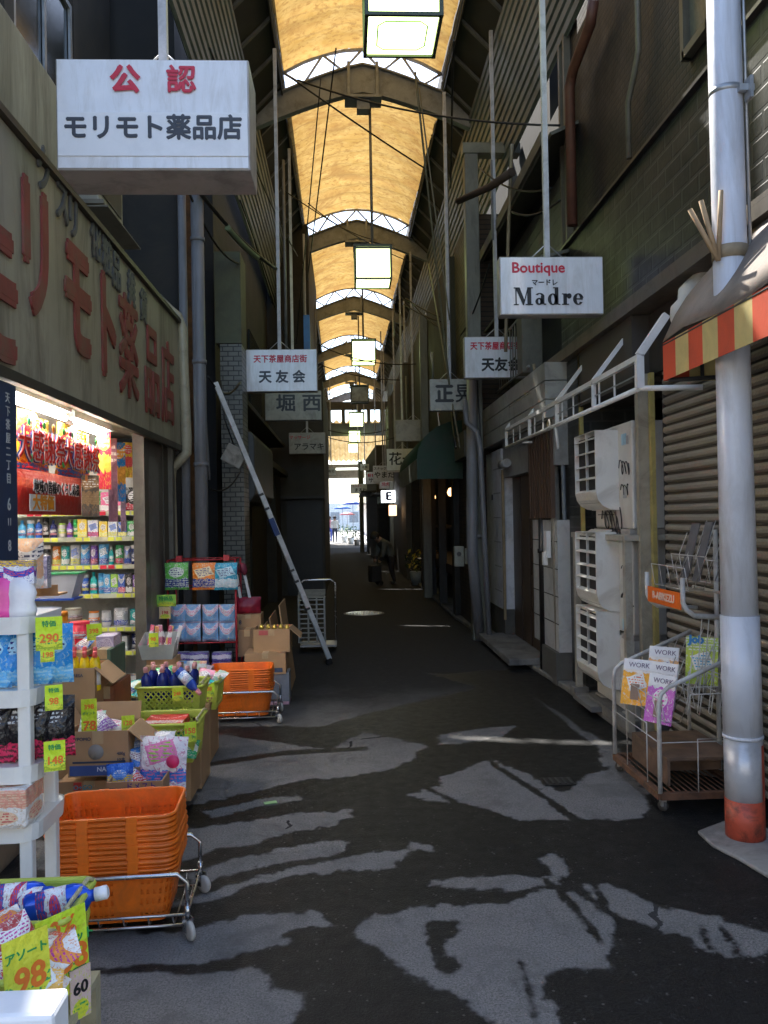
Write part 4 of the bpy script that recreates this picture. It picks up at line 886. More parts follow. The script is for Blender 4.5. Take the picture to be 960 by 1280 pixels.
# air conditioners
DEF = M((.7, .69, .65), .45, var=.05, s=4, grime=.35, gcol=(.25, .2, .14)); ACB = M((.56, .55, .51), .45, var=.05, s=4, grime=.4, gcol=(.22, .18, .12))
def scribble(parent, y0, z0, s_, seed, n=26, x=-.0035, r=.0035):
    rr = random.Random(seed); q = MB(); pts = []
    for i in range(n):
        a = i*1.05; pts.append((x, y0-(i/n)*s_*1.0+math.cos(a)*s_*.13+rr.uniform(-.02, .02)*s_*2, z0+math.sin(a*1.1)*s_*.26*rr.uniform(.5, 1.2)))
    pts = [Vector(p) for p in pts]; sm = []
    for i in range(len(pts)-1):
        for k in range(4):
            t_ = k/4; p0, p1, p2, p3 = pts[max(i-1, 0)], pts[i], pts[i+1], pts[min(i+2, len(pts)-1)]
            sm.append(.5*((2*p1)+(p2-p0)*t_+(2*p0-5*p1+4*p2-p3)*t_*t_+(3*p1-p0-3*p2+p3)*t_**3))
    q.tube(sm, r, 4); q.build('graffiti', BLACK, parent)
def acunit(label, loc, seed, H=.76):
    t = thing('air_conditioner', label, 'air conditioner', loc, 0, 'outdoor units stacked beside the shutter'); L = .86
    MB().box(0, 0, 0, .3, L, H).build('casing', ACB, t, bevel=.012)
    q = MB()
    for i in range(14): q.box(-.006, .4, .1+i*.042, .002, .78, .106+i*.042)
    q.build('fan_grille', DARK, t)
    # wind deflector: solid near cheek, hood and vanes
    d = MB(); y0, y1, z0, z1 = .28, .82, .14, .72; X = -.17
    ck = [(0, z1), (X, z1), (X, z0+.13)]+[(X+.13-.13*math.cos(R(a)), z0+.13-.13*math.sin(R(a))) for a in (25, 50, 75, 90)]+[(0, z0)]
    d.T = Matrix.Translation((0, y0, 0)); d.prism(ck, .018, 0, 'y'); d.T = Matrix.Translation((0, y1, 0)); d.prism(ck, .012, 0, 'y'); d.T = Matrix()
    d.quad((X+.13, y0, z0+.002), (X+.13, y1, z0+.002), (0, y1, z0+.001), (0, y0, z0+.001))
    lo = ck[2:7]
    for (xa, za), (xb, zb) in zip(lo, lo[1:]): d.quad((xa, y0+.01, za), (xa, y1, za), (xb, y1, zb), (xb, y0+.01, zb))
    d.build('deflector_shell', DEF, t, solid=.006)
    v = MB(); nv = 5
    for i in range(nv):
        z = z0+.13+i*(z1-z0-.13)/(nv-.4)
        v.quad((X+.004, y0+.02, z-.0), (X+.004, y1, z-.0), (X+.13, y1, z+.075), (X+.13, y0+.02, z+.075))
    for y in (y0+.27,): v.quad((X+.006, y, z0+.1), (X+.13, y+.06, z0+.1), (X+.13, y+.06, z1), (X+.006, y, z1))
    v.quad((X+.002, y0+.018, z1-.001), (X+.002, y1, z1-.001), (-.01, y1, z1-.001), (-.01, y0+.018, z1-.001))
    v.build('deflector_vanes', DEF, t, solid=.005)
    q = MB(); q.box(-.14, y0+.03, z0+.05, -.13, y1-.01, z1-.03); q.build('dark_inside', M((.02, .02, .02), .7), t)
    s = MB(); s.box(-.004, .1, .6, -.001, .2, .68); s.build('sticker', M((.3, .55, .7), .4), t)
    s = MB(); s.box(-.004, .06, .6, -.001, .1, .66); s.box(-.004, .12, .22, -.001, .19, .3); s.build('rating_plate', GALV, t)
    q = MB(); q.box(-.02, .02, -.04, .28, .2, -.002).box(-.02, .66, -.04, .28, .84, -.002); q.build('foot', M((.35, .33, .3), .7), t)
    return t
ay = 5.94
a1 = acunit('top outdoor unit, with looping black graffiti along its foot and side', (2.0, ay-.25, 1.44), 1)
scribble(a1, .62, .07, .42, 3, 24, -.012, .005); scribble(a1, .24, .44, .2, 5, 18); scribble(a1, .22, .28, .17, 8, 14)
a2 = acunit('middle outdoor unit, with angular black graffiti on its near side', (2.0, ay-.22, .69), 2, .7); scribble(a2, .2, .25, .2, 12, 16, -.005, .008); scribble(a2, .2, .46, .16, 15, 14)
for c, z, s_ in (('B', .33, .1), ('B', .26, .1), ('r', .2, .09)): text(c, s_, LETK, a2, (-.004, .13, z), XN, .001, .003, 1)
a3 = acunit('bottom outdoor unit, close to the ground on a pale concrete block', (2.0, ay-.2, .12), 3, .55)
for c_ in a3.children: pass
a3.scale = (1, 1, .98)
st = thing('unit_rack', 'dirty cream steel stand that carries the stacked outdoor units', 'stand', (1.93, 5.6, 0)); SM = M((.38, .36, .3), .5, var=.15, grime=.6, gcol=(.15, .1, .06))
for (x, y) in ((0, 0.02), (0, 1.27), (.42, .02), (.42, 1.27)): MB().box(x-.025, y-.025, .05, x+.025, y+.025, 1.36).build('post', SM, st)
q = MB(); q.box(-.03, -.02, 1.361, .45, 1.32, 1.4); q.build('shelf', SM, st)
q = MB(); q.box(-.02, .05, .05, .4, .95, .11); q.box(-.1, .6, .05, .1, 1.1, .09); q.build('base_blocks', CONC, st); q = MB(); q.box(-.06, 1.2, .05, .06, 1.34, .11); q.build('foot', CONC, st)
# white panelled shop with a door
s2 = thing('panelled_shop', 'small shop with white panelled jambs, brown slatted wood and a dark wooden door', 'building', (1.88, 7.42, 0))
WP2 = M((.62, .63, .66), .5, var=.05, grime=.3)
def yx(px, x=1.88, py=700): return onx(px, py, x).y-7.42
q = MB(); q.box(.25, 0, 0, 3, 3.6, 2.9); q.build('wall', M((.1, .1, .1), .7), s2)
yd0, yd1 = yx(663), yx(629); yw0, yw1 = yd1, yx(610)
q = MB(); q.box(0, yd1+.04, .42, .25, yw1, 2.36); q.build('panel_jamb', WP2, s2)
for k in range(6): MB().box(-.004, yd1+.1, .62+k*.3, -.001, yd1+.55, .635+k*.3).build('panel_joint', M((.3, .31, .33), .5), s2)
MB().box(-.01, yd1+.6, 1.75, -.002, yd1+.68, 1.82).build('intercom', M((.03, .03, .05), .3), s2)
MB().box(.02, yd1+.04, 0, .25, yw1, .415).build('plinth', M((.09, .088, .08), .8), s2); MB().box(.0, 0, 0, .25, .55, .3).build('plinth', M((.09, .088, .08), .8), s2)
dr_ = MB().box(.13, yd0+.02, .12, .17, yd1, 2.0).build('door', M((.07, .042, .022), .45, var=.25, s=3), s2)
q = MB()
for y in (yd0+.55, yd0+1.0): q.box(.12, y, .12, .129, y+.03, 2.0)
q.box(.11, yd0+.5, .9, .125, yd0+.54, 1.2); q.build('stile', M((.035, .02, .012), .4), dr_)
MB().box(.0, yd1-.0, .3, .03, yd1+.038, 2.1).build('door_trim', M((.3, .22, .12), .6), s2)
q = MB(); q.box(.03, .0, .302, .25, yd0, 1.5)
q.build('grey_tiles', M((.48, .49, .48), .4, var=.05, grime=.3), s2)
q = MB()
for z in (.55, .8, 1.05, 1.3): q.box(.024, .0, z, .03, yd0, z+.008)
q.build('tile_joint', DARK, s2)
q = MB()
for k in range(9): q.box(-.01, .05+k*(yd0-.02)/9, 1.52, .03, .05+k*(yd0-.02)/9+.055, 2.35)
q.build('wood_slats', M((.085, .045, .025), .6, var=.2), s2)
q = MB(); q.box(.02, 0, 2.0, .25, yd1, 2.42); q.build('lintel', M((.28, .28, .27), .5, var=.1, grime=.3), s2)
q = MB(); q.tube([(-.03, yd1-.5, 2.15), (-.03, yd1-.15, 2.15)], .05, 10); q.build('wall_lamp', M((.35, .35, .36), .4), s2)
q = MB()
for k in range(3): q.box(-.06, -.02, 2.43+k*.17, .2, 3.62, 2.59+k*.17)
q.build('fascia_siding', M((.36, .36, .34), .5, var=.08, grime=.4), s2)
q = MB(); q.box(-.02, .2, 1.15, .02, .32, 1.4).box(-.04, .25, 1.08, -.0, .3, 1.2); q.build('meter', WHITE, s2)
q = MB(); q.box(-.28, yd0-.2, .052, .2, yd1+.2, .12); q.build('doorstep', CONC, s2, bevel=.01)
# upper parts of that house: eaves, pale siding, window with rail
q = MB(); q.box(.35, .5, 2.96, 3, 9, 5.7).box(.4, 1.4, 5.7, 3, 12, 8.2); q.build('upper_wall', M((.04, .04, .036), .8), s2)
EAVE = M((.1, .097, .075), .6, var=.12, grime=.4)
q = MB(); a_, b_ = onx(676, 180, 1.95), onx(578, 398, 1.85)
q.quad((.02, -.1, 4.95), (.02, 3.9, 4.95), (1.3, 3.9, 5.5), (1.3, -.1, 5.5)); q.quad((-.05, -.1, 4.86), (-.05, 3.9, 4.86), (-.05, 3.9, 4.98), (-.05, -.1, 4.98)); q.build('eave', EAVE, s2, solid=.03)
q = MB()
for k in range(7): q.box(.3, .3, 4.0+k*.13, .34, 4, 4.125+k*.13)
q.build('pale_siding', M((.16, .16, .13), .6, var=.1, grime=.3), s2)
q = MB(); q.quad((-.05, .1, 3.9), (-.05, 3.2, 3.9), (.36, 3.2, 4.0), (.36, .1, 4.0)); q.build('lower_eave', EAVE, s2, solid=.03)
q = MB()
for k in range(12): q.tube([(.05, 1.2+k*.14, 3.1), (.05, 1.2+k*.14, 3.7)], .008, 5)
q.tube([(.05, 1.1, 3.7), (.05, 2.9, 3.7)], .014, 6); q.tube([(.05, 1.1, 3.1), (.05, 2.9, 3.1)], .014, 6); q.build('window_rail', M((.25, .25, .22), .5, .3), s2)
# hanging dark panel right of the red lettered sign
hb = MB(); hb.box(-.1, 0, -.3, .12, .25, .3); tag(hb.build('meter_cabinet', M((.13, .12, .09), .6), None, loc=at(664, 430, 8.6), bevel=.01), 'dark olive box hanging below the boutique sign', 'box')
hose = MB().tube([(-.04, 0, 0), (.0, 0, -.2), (.06, 0, -.5), (.01, 0, -.8)], .018, 8).build('corrugated_hose', M((.26, .2, .12), .5), None, loc=at(672, 455, 8.4)); tag(hose, 'short beige hose under the dark olive box', 'hose')
wd = MB().tube([at(572, 252, 9)-at(572, 252, 9), at(612, 234, 8.6)-at(572, 252, 9), at(640, 215, 8.2)-at(572, 252, 9)], [.035, .04, .045], 8).build('bent_rusty_pipe', M((.06, .035, .022), .8, var=.4), None, loc=at(572, 252, 9)); tag(wd, 'dark rusty stub of pipe jutting out beside the tall steel post', 'pipe')
# brick pier with meter boxes
s3 = thing('brick_house', 'dark brick fronted house past the tall steel post on the right', 'building', (1.7, 11.3, 0))
q = MB(); q.box(.02, -.28, 0, 3, 1.2, 5.6); q.build('wall', BR((.05, .035, .025), (.065, .045, .03), (.02, .018, .015), .2, .065, .01, 'x', .6, .5, key2=5), s3)
q = MB(); q.box(-.1, -.29, 2.35, .02, 1.2, 2.7); q.build('canopy_lip', M((.1, .09, .07), .7), s3)
mb = thing('meter_box', 'pair of cream utility meter boxes on the dark brick pier', 'meter box', at(575, 695, 11.1)); MB().box(-.08, -.05, -.14, .05, .05, .13).build('box_body', M((.35, .36, .3), .5), mb, bevel=.01); MB().box(.06, -.05, -.11, .12, .04, .1).build('small_box', M((.3, .31, .27), .5), mb, bevel=.01); MB().lathe([(.03, 0), (.03, .02)], n=12).build('dial', M((.12, .12, .12), .2), mb, loc=(-.02, -.05, .03), rot=(PI/2, 0, 0))
bo = MB().tube([(0, 0, 0), (0, 0, .28)], .03, 10).build('short_post', M((.35, .3, .2), .6), None, loc=G(584, 773, .05)); tag(bo, 'short cream stub standing at the foot of the dark brick pier', 'post')
# green awning shop
s4 = thing('awning_shop', 'dark open fronted shop under a rounded green awning', 'building', (1.62, 12.5, 0))
q = MB(); q.box(.9, 0, 0, 3, 8, 5.5).box(0, 0, 2.9, .9, 8, 5.5).box(0.02, 0, 0, .9, .3, 2.9).box(.02, 7.7, 0, .9, 8, 2.9); q.build('wall', DW, s4)
for y in (1.8, 3.5, 5.2): MB().box(-.01, y, 0, .12, y+.12, 2.4).build('post', DARK, s4)
q = MB(); q.box(.1, .3, 0.6, .8, 7.5, .75).box(.5, .3, 1.3, .8, 7.5, 1.36); q.build('counter', WOODD, s4)
q = MB()
for y, c in ((1.2, 0), (2.8, 1), (4.4, 0), (6.2, 1)): q.lathe([(.0, -.08), (.06, -.06), (.08, 0), (.05, .07), (0, .09)], (.35, y, 2.0), 10, 0)
q.build('lit_lamp', EM((1, .55, .2), 1.6), s4)
ga = thing('green_awning', 'rounded green shop awning with a pale valance on the right', 'awning', (1.05, 12.0, 2.1))
q = MB(); pf = [(0, 0), (0, .3)]+[(.65-.65*math.cos(R(a)), .3+.55*math.sin(R(a))) for a in (15, 35, 55, 75, 90)]+[(1.1, .86), (1.1, 0)]
A = [q.add([(x, 0, z) for x, z in pf]), q.add([(x, 3.9, z) for x, z in pf])]; N = len(pf)
for i in range(N-2): q.face((A[0]+i, A[1]+i, A[1]+i+1, A[0]+i+1), 1 if i == 0 else 0, i > 0)
q.face(tuple(A[0]+i for i in range(N))); q.build('hood', [M((.005, .04, .018), .6, var=.15), M((.2, .22, .19), .7, var=.15, grime=.5)], ga)
s5 = thing('far_shop_row', 'dim shop row with a stepped front beyond the green awning', 'building', (1.5, 20.5, 0))
q = MB(); q.box(0, .02, 0, 3, 9.5, 5.4); q.prism([(-.35, 9.6), (3, 9.6), (3, 17.5), (-.55, 17.5)], 4.2); q.build('wall', M((.075, .07, .06), .7, var=.2), s5)
q = MB(); q.box(-.6, 6, 2.3, 0, 9.4, 2.36).box(-.9, 10, 2.5, -.36, 17, 2.56); q.build('eave', DG, s5)
q = MB(); q.box(-.3, 9.57, 0, .4, 9.598, 1.9); q.build('door', DARK, s5); q = MB(); q.box(-.345, 9.55, 2.05, -.1, 9.58, 2.3); q.build('green_window', M((.06, .16, .09), .3), s5)
ls = thing('lit_sign', 'small glowing white sign with a dark letter on the far right', 'sign', at(486, 628, 25)); MB().box(-.22, 0, 0, .22, .12, .36).build('lit_box', EM((.9, .95, 1), 2.2), ls); text('E', .34, M((.05, .05, .2), .5), ls, (0, -.012, .18), (PI/2, 0, 0), .003, .018, 1.2)
ls2 = MB().box(-.1, 0, -.14, .1, .1, .14).build('paper_lantern', EM((1, .6, .3), 1.0), None, loc=at(491, 638, 22)); tag(ls2, 'small warm lit box lamp under the far glowing sign', 'lamp')
# ================================================================== MAGAZINE RACK (right)
fl_ = G(826, 1016); bl = G(786, 950); 
mr = thing('magazine_rack', 'worn white tube rack on castors with magazine pockets and a rusty tray', 'rack', (fl_.x, fl_.y, 0))
WT = M((.55, .55, .53), .35, var=.06, s=8, grime=.55, gcol=(.2, .1, .05)); D_ = .72; W_ = .46
q = MB()   # rusty base frame
for (a, b) in (((0, 0), (W_, 0)), ((0, 0), (0, D_)), ((W_, 0), (W_, D_)), ((0, D_), (W_, D_))): q.beam((a[0], a[1], .085), (b[0], b[1], .0851), .03, .035)
q.build('base_frame', RUST, mr)
q = MB()
for k in range(14): q.tube([(.02+k*.032, .02, .1), (.02+k*.032, D_-.02, .1)], .004, 4)
q.build('base_grille', RUST, mr)
q = MB(); q.box(.07, .08, .24, W_, D_-.1, .255); q.box(.07, .08, .11, .085, D_-.1, .239).box(.086, .3, .12, W_, .315, .239); q.build('rusty_tray', M((.17, .105, .07), .8, var=.3, s=9, grime=.5), mr)
def railpts(y): return [(0, y, .1), (0, y, .56), (.012, y, .61), (.05, y, .645), (W_+.02, y, .83)]
for y in (0, D_): MB().tube(railpts(y), .0125, 8).build('side_rail', WT, mr)
q = MB(); q.tube([(W_, 0.0, .1), (W_, 0.0, .8)], .012, 8).tube([(W_, D_, .1), (W_, D_, .8)], .012, 8)
q.tube([(W_+.02, D_*.5, .1), (W_+.02, D_*.5, 1.45)], .014, 8).tube([(W_+.0, 0, .8), (W_, D_, .8)], .01, 8).tube([(W_-.01, 0, 1.1), (W_+.04, D_, 1.1)], .01, 6); q.build('rear_posts', WT, mr)
q = MB(); wr = .003
q.tube([(.0, 0, .36), (W_, 0, .36)], wr, 5)
for (x0, x1) in ((.2, .36),): q.tube([(x0, -.004, .1), (x0, -.004, .375), (x1, -.004, .375), (x1, -.004, .1)], .0035, 5)
q.tube([(0, .18, .1), (0, .18, .42), (0, .5, .42), (0, .5, .1)], .0035, 5)
q.tube([(0, 0, .36), (0, D_, .36)], wr, 5); q.build('wire_guard', WT, mr)
def pocket(parent, x, z, y0, y1, w=.12, h=.2, lean=.12):
    q = MB(); n = max(3, int((y1-y0)/.1))
    for k in range(n+1):
        y = y0+(y1-y0)*k/n; q.tube([(x+lean+w*.5, y, z+h+.08), (x+w*.5, y, z), (x-.02, y, z), (x-.04, y, z+h*.55)], .0026, 4)
    q.tube([(x-.04, y0, z+h*.55), (x-.04, y1, z+h*.55)], .003, 4).tube([(x-.02, y0, z), (x-.02, y1, z)], .003, 4).tube([(x+lean*.7+w*.5, y0, z+h*.7), (x+lean*.7+w*.5, y1, z+h*.7)], .003, 4)
    q.build('wire_pocket', WT, parent)
pocket(mr, .06, .46, .02, .7); pocket(mr, .22, .53, .02, .7); pocket(mr, .38, .59, .02, .7)
def fpocket(parent, x0, x1, z, y, h=.2):
    q = MB(); n = 4
    for k in range(n+1):
        x = x0+(x1-x0)*k/n; q.tube([(x+.05, y+.06, z+h+.1), (x, y+.04, z), (x-.01, y-.01, z), (x, y-.02, z+h*.5)], .003, 4)
    q.tube([(x0, y-.02, z+h*.5), (x1, y-.02, z+h*.5)], .0035, 4).tube([(x0+.01, y+.05, z+h*.6), (x1+.02, y+.05, z+h*.6)], .003, 4); q.build('wire_pocket', WT, parent)
fpocket(mr, .16, .4, .5, -.0, .22); fpocket(mr, .3, .46, .56, .2, .3)
# upper tier
for y in (.1, .62): MB().tube([(.18, y, 1.2), (.18, y, 1.07), (.2, y, 1.03), (.24, y, 1.0), (W_+.02, y, .98)], .014, 8).build('upper_bracket', WT, mr)
q = MB(); q.box(.175, .12, 1.03, .18, .6, 1.12); op = q.build('name_plate', M((.85, .17, .02), .4, grime=.1), mr); text('B-ABIKEZU', .06, M((.8, .6, .5), .5), mr, (.172, .36, 1.075), XN, .001, .002, 1.1)
pocket(mr, .24, 1.13, .12, .6, .12, .22); pocket(mr, .36, 1.17, .12, .6, .12, .25)
for y, w_, h_ in ((.3, .09, .34), (.47, .11, .32)): MB().bx((.38, y, 1.33), (.006, w_, h_), 0, Matrix.Rotation(.25, 3, 'Y').to_euler()).build('back_plate', M((.13, .13, .14), .5), mr)
for (x, y) in ((.02, .02), (W_-.02, .02), (.02, D_-.02), (W_-.02, D_-.02)):
    w_ = MB().lathe([(.0, -.01), (.026, -.01), (.029, 0), (.026, .01), (0, .01)], n=16).build('castor', M((.06, .055, .05), .6), mr, loc=(x, y, .03), rot=(0, PI/2, .6)); q = MB(); q.box(-.014, -.015, .03, .014, .015, .07); q.build('castor_fork', M((.35, .33, .3), .5, .5), mr, loc=(x, y, 0))
def magazine(label, loc, rz, tilt, base, band, ink, head=True):
    t = thing('magazine', label, 'magazine', loc, rz, 'free magazines standing in the rack'); q = MB(); q.T = Matrix.Rotation(tilt, 4, 'X'); q.box(-.085, -.004, 0, .085, .004, .26)
    q.build('cover', PK(base, band, (.85, .85, .82), ink, .72, 1.3, .3, .2, .5, .4, int(loc[2]*100) % 7, 12), t)
    if head:
        h = MB(); h.T = Matrix.Rotation(tilt, 4, 'X'); h.box(-.083, -.0075, .2, .083, -.0045, .258); h.build('masthead', WHITEP, t)
        text('WORK', .038, M((.16, .13, .2), .5, grime=0), t, (.01, -.0095-.228*math.sin(tilt), .228*math.cos(tilt)), (PI/2+tilt, 0, 0), .0008, 0, 1.05)
        h = MB(); h.T = Matrix.Rotation(tilt, 4, 'X'); h.box(-.03, -.0065, .03, .02, -.0045, .12); h.build('cover_figure', M((.3, .2, .15), .5), t)
    return t
mx, my = fl_.x, fl_.y
def rk(x, y, z): return (mx+x, my+y, z)
magazine('orange magazine with white masthead, leftmost in the rack', rk(.02, .42, .46), -.75, -.28, (.9, .42, .03), (.85, .8, .75), (.7, .2, .1))
magazine('magenta and purple magazine with white masthead, in front beside the orange one', rk(.05, .16, .42), -1.0, -.25, (.55, .12, .55), (.8, .8, .85), (.8, .1, .5))
magazine('second orange and white magazine, standing behind the purple one', rk(.17, .4, .53), -.7, -.25, (.85, .5, .2), (.85, .83, .8), (.3, .2, .4))
magazine('lilac magazine tucked behind the purple one', rk(.12, .3, .46), -.95, -.25, (.5, .3, .65), (.85, .85, .85), (.3, .1, .4))
g_ = magazine('yellow green magazine with blue lettering in the right pocket', rk(.34, .26, .6), -.6, -.2, (.5, .62, .06), (.45, .6, .1), (.1, .4, .6), False); text('Job', .06, M((.02, .2, .5), .4, grime=0), g_, (-.03, -.006+.24*math.sin(.2), .24), (PI/2-.2, 0, 0), .001, .004)

# ================================================================== FAR END
FB = M((.75, .72, .68), .6, var=.1, s=1)
def facade(name, label, x0, x1, y0, y1, h, mat, xf):
    t = thing(name, label, 'building', ((x0+x1)/2, y0, 0)); w2 = abs(x1-x0)/2; q = MB(); q.box(-w2, 0, 0, w2, y1-y0, h); q.build('wall', mat, t)
    s_ = 1 if xf > (x0+x1)/2 else -1; X = s_*w2
    for k in range(int((y1-y0)/2.5)):
        for z in (3.0, 5.2):
            if z+.4 < h: MB().box(X-.04, .6+k*2.5, z, X+.02*s_, 1.9+k*2.5, min(z+1.2, h-.1)).build('window', M((.1, .12, .14), .2), t)
    q = MB(); q.box(X, .3, 2.4, X+s_*.7, y1-y0-.3, 2.5); q.build('canopy', M((.6, .58, .55), .6), t); return t
facade('street_house', 'pale sunlit house on the left past the end of the arcade', -7, -2.2, 54, 66, 3.4, FB, 10)
facade('street_house', 'farther pale house on the left of the sunlit street', -7, -2.4, 66.5, 90, 3.6, M((.8, .78, .74), .6), 10)
facade('street_house', 'cream sunlit house on the right just past the end of the arcade', 1.6, 8, 52.5, 64, 5.5, M((.7, .62, .5), .6), -10)
facade('street_house', 'white house on the far right of the sunlit street', 1.9, 8, 64.5, 90, 6, FB, -10)
eb = thing('end_building', 'white building closing the view at the end of the sunlit street', 'building', (0, 110, 0)); q = MB(); q.box(-14, 0, 0, 14, 8, 3.6); q.build('wall', M((.8, .8, .79), .6), eb)
for i in range(6): MB().box(-7+i*2.5, -.03, 1, -5.8+i*2.5, .05, 2.4).build('window', M((.3, .33, .36), .2), eb)
st_ = MB().box(-9, 52, .004, 9, 92, .012).build('sunlit_street', M((.6, .59, .57), .8, var=.08)); struct('sunlit_street', st_)
hb2 = MB().box(-1.5, 0, 4.0, 1.2, .25, 4.5).build('lintel_beam', M((.3, .28, .24), .6), None, loc=(0, 50.5, 0)); tag(hb2, 'pale beam spanning the mouth of the alley before the bright street', 'beam')
for (px, py, Y, c, lb) in ((441, 626, 56, (.02, .1, .6), 'blue market parasol over the sunlit street'), (428, 632, 62, (.05, .2, .75), 'smaller blue parasol farther off on the left'), (434, 640, 70, (.75, .2, .2), 'faint red parasol at the far end of the street')):
    p = at(px, py, Y); t = thing('parasol', lb, 'parasol', (p.x, p.y, 0)); MB().lathe([(.7, p.z-.25), (.35, p.z-.08), (.0, p.z)], n=10).build('canopy', M(c, .6), t); MB().tube([(0, 0, 0), (0, 0, p.z-.1)], .02, 6).build('pole', GALV, t)
def leafy(label, loc, s_, pot, col=(.03, .09, .03), cat='potted plant', fl=None):
    t = thing('potted_plant', label, cat, loc); MB().lathe([(.1*s_, 0), (.14*s_, .26*s_), (.12*s_, .27*s_)], n=12).build('pot', pot, t); q = MB(); rr = random.Random(int(loc[0]*97))
    for k in range(70):
        a = rr.random()*2*PI; r_ = rr.random()**.5*.24*s_; z = (.3+rr.random()*.4)*s_; q.T = Matrix.Translation((r_*math.cos(a), r_*math.sin(a), z)) @ Matrix.Rotation(rr.random()*6, 4, (rr.random()-.5, rr.random()-.5, .3)); l = .06*s_
        q.quad((-l, 0, 0), (0, -l*.4, 0), (l, 0, .01), (0, l*.4, 0), 1 if fl and k % 3 == 0 else 0)
    q.build('foliage', [M(col, .5, var=.3), M(fl or col, .5)], t); return t
leafy('bushy green potted plant at the edge of the sunlit street', (-.9+1.2, 50, 0), 1.5, WHITE, (.06, .2, .05)); leafy('second green potted plant by the post at the alley mouth', (.62, 47, 0), 1.3, M((.3, .25, .2), .6), (.05, .15, .05)); leafy('low plant in a pale box by the sunlit street', (-.1, 53, 0), 1.6, WHITE, (.1, .2, .08))
PG = M((.3, .32, .3), .5)
p = G(521, 731); leafy('bucket of white and yellow cut flowers outside the dark flower shop', (p.x, p.y, 0), 1.15, PG, (.05, .08, .03), 'flower bucket', (.7, .55, .05)); p = G(529, 730); leafy('bucket with one large yellow bunch beside the white flowers', (p.x+.02, p.y, 0), 1.1, PG, (.12, .12, .02), 'flower bucket', (.8, .6, .02)); p = G(541, 734); leafy('flowers in yellow wrapping standing nearer the brick pier', (p.x, p.y, 0), 1.25, M((.35, .3, .1), .5), (.15, .1, .02), 'flower bucket', (.75, .35, .03))
# ------------------------------------------------------------------ people (one skinned body each)
def person(label, loc, rz, J, E, RR, top, bottom, shoe, skin, hair, waist, group=None, hairz=None):
    t = thing('person', label, 'person', loc, rz, group)
    me = bpy.data.meshes.new('body'); names = list(J); me.from_pydata([J[n] for n in names], [(names.index(a), names.index(b)) for a, b in E], [])
    o = bpy.data.objects.new('body', me); COL.objects.link(o); sk_ = o.modifiers.new('s', 'SKIN'); sk_.use_smooth_shade = True
    for i, n in enumerate(names):
        r = RR[n]; me.skin_vertices[0].data[i].radius = (r, r) if isinstance(r, (int, float)) else r; me.skin_vertices[0].data[i].use_root = (n == 'pelvis')
    o.modifiers.new('d', 'SUBSURF').levels = 2
    dg = bpy.context.evaluated_depsgraph_get(); dg.update(); m2 = bpy.data.meshes.new_from_object(o.evaluated_get(dg)); bpy.data.objects.remove(o)
    m2.materials.clear()
    for mm in (top, bottom, shoe, skin): m2.materials.append(mm)
    hd = Vector(J['head']); hands = [Vector(J[k]) for k in ('hl', 'hr')]
    for p_ in m2.polygons:
        c = p_.center; p_.use_smooth = True
        p_.material_index = 2 if c.z < .09 else 1 if c.z < waist else 0
        if (c-hd).length < .15 or min((c-h).length for h in hands) < .075: p_.material_index = 3
    o = bpy.data.objects.new('body', m2); COL.objects.link(o); o.parent = t
    h = MB(); h.lathe([(.0, .125), (.06, .11), (.098, .06), (.108, .0), (.095, -.05)][::-1], n=14, ey=1.12); hz = hairz or (0, .02, .03); h.build('hair', hair, t, loc=hd+Vector(hz))
    f = MB(); f.lathe([(0, -.018), (.012, -.01), (.014, .01), (0, .025)], n=8); f.build('nose', skin, t, loc=hd+Vector((0, -.105, -.01))); return t
SKN = M((.4, .24, .17), .5, grime=0); E_ = [('pelvis', 'waist'), ('waist', 'chest'), ('chest', 'neck'), ('neck', 'head'), ('chest', 'sl'), ('sl', 'el'), ('el', 'hl'), ('chest', 'sr'), ('sr', 'er'), ('er', 'hr'), ('pelvis', 'kl0'), ('kl0', 'kl'), ('kl', 'al'), ('al', 'tl'), ('pelvis', 'kr0'), ('kr0', 'kr'), ('kr', 'ar'), ('ar', 'tr')]
RD = dict(pelvis=.15, waist=.14, chest=.16, neck=.055, head=.1, sl=.075, el=.05, hl=.036, sr=.075, er=.05, hr=.036, kl0=.1, kl=.065, al=.045, tl=.04, kr0=.1, kr=.065, ar=.045, tr=.04)
# stooped walker facing left/away, hands on a wheeled bag
pz = G(478, 731)
JB = dict(pelvis=(.12, .05, .72), waist=(.06, .03, .84), chest=(-.1, 0, 1.0), neck=(-.2, -.01, 1.07), head=(-.28, -.02, 1.1), sl=(-.1, -.17, .97), el=(-.17, -.2, .68), hl=(-.24, -.12, .52), sr=(-.1, .17, .97), er=(-.17, .2, .68), hr=(-.24, .12, .52),
          kl0=(.12, -.08, .62), kl=(.08, -.09, .38), al=(.16, -.1, .07), tl=(.06, -.1, .04), kr0=(.14, .1, .62), kr=(.17, .11, .38), ar=(.24, .11, .07), tr=(.14, .12, .04))
person('stooped person in dark clothes leaning over a wheeled shopping bag in the dark alley', (pz.x+.1, pz.y, 0), R(20), JB, E_, RD, M((.1, .11, .1), .8), M((.02, .015, .018), .8), BLACK, SKN, M((.03, .03, .03), .7), .66, hairz=(-.01, .0, .02))
wb = thing('wheeled_bag', 'dark wheeled shopping bag pushed by the stooped person', 'shopping bag', (pz.x-.16, pz.y-.03, 0), R(20)); MB().box(-.14, -.12, .07, .12, .12, .46).build('bag_body', M((.02, .018, .018), .8), wb, bevel=.03)
MB().tube([(.1, -.11, .1), (.1, -.12, .52), (.1, .12, .52), (.1, .11, .1)], .01, 6).build('handle', BLACK, wb)
for s_ in (-1, 1): MB().lathe([(.045, -.012), (.05, 0), (.045, .012)], n=12).build('wheel', BLACK, wb, loc=(.1, s_*.12, .05), rot=(PI/2, 0, 0))
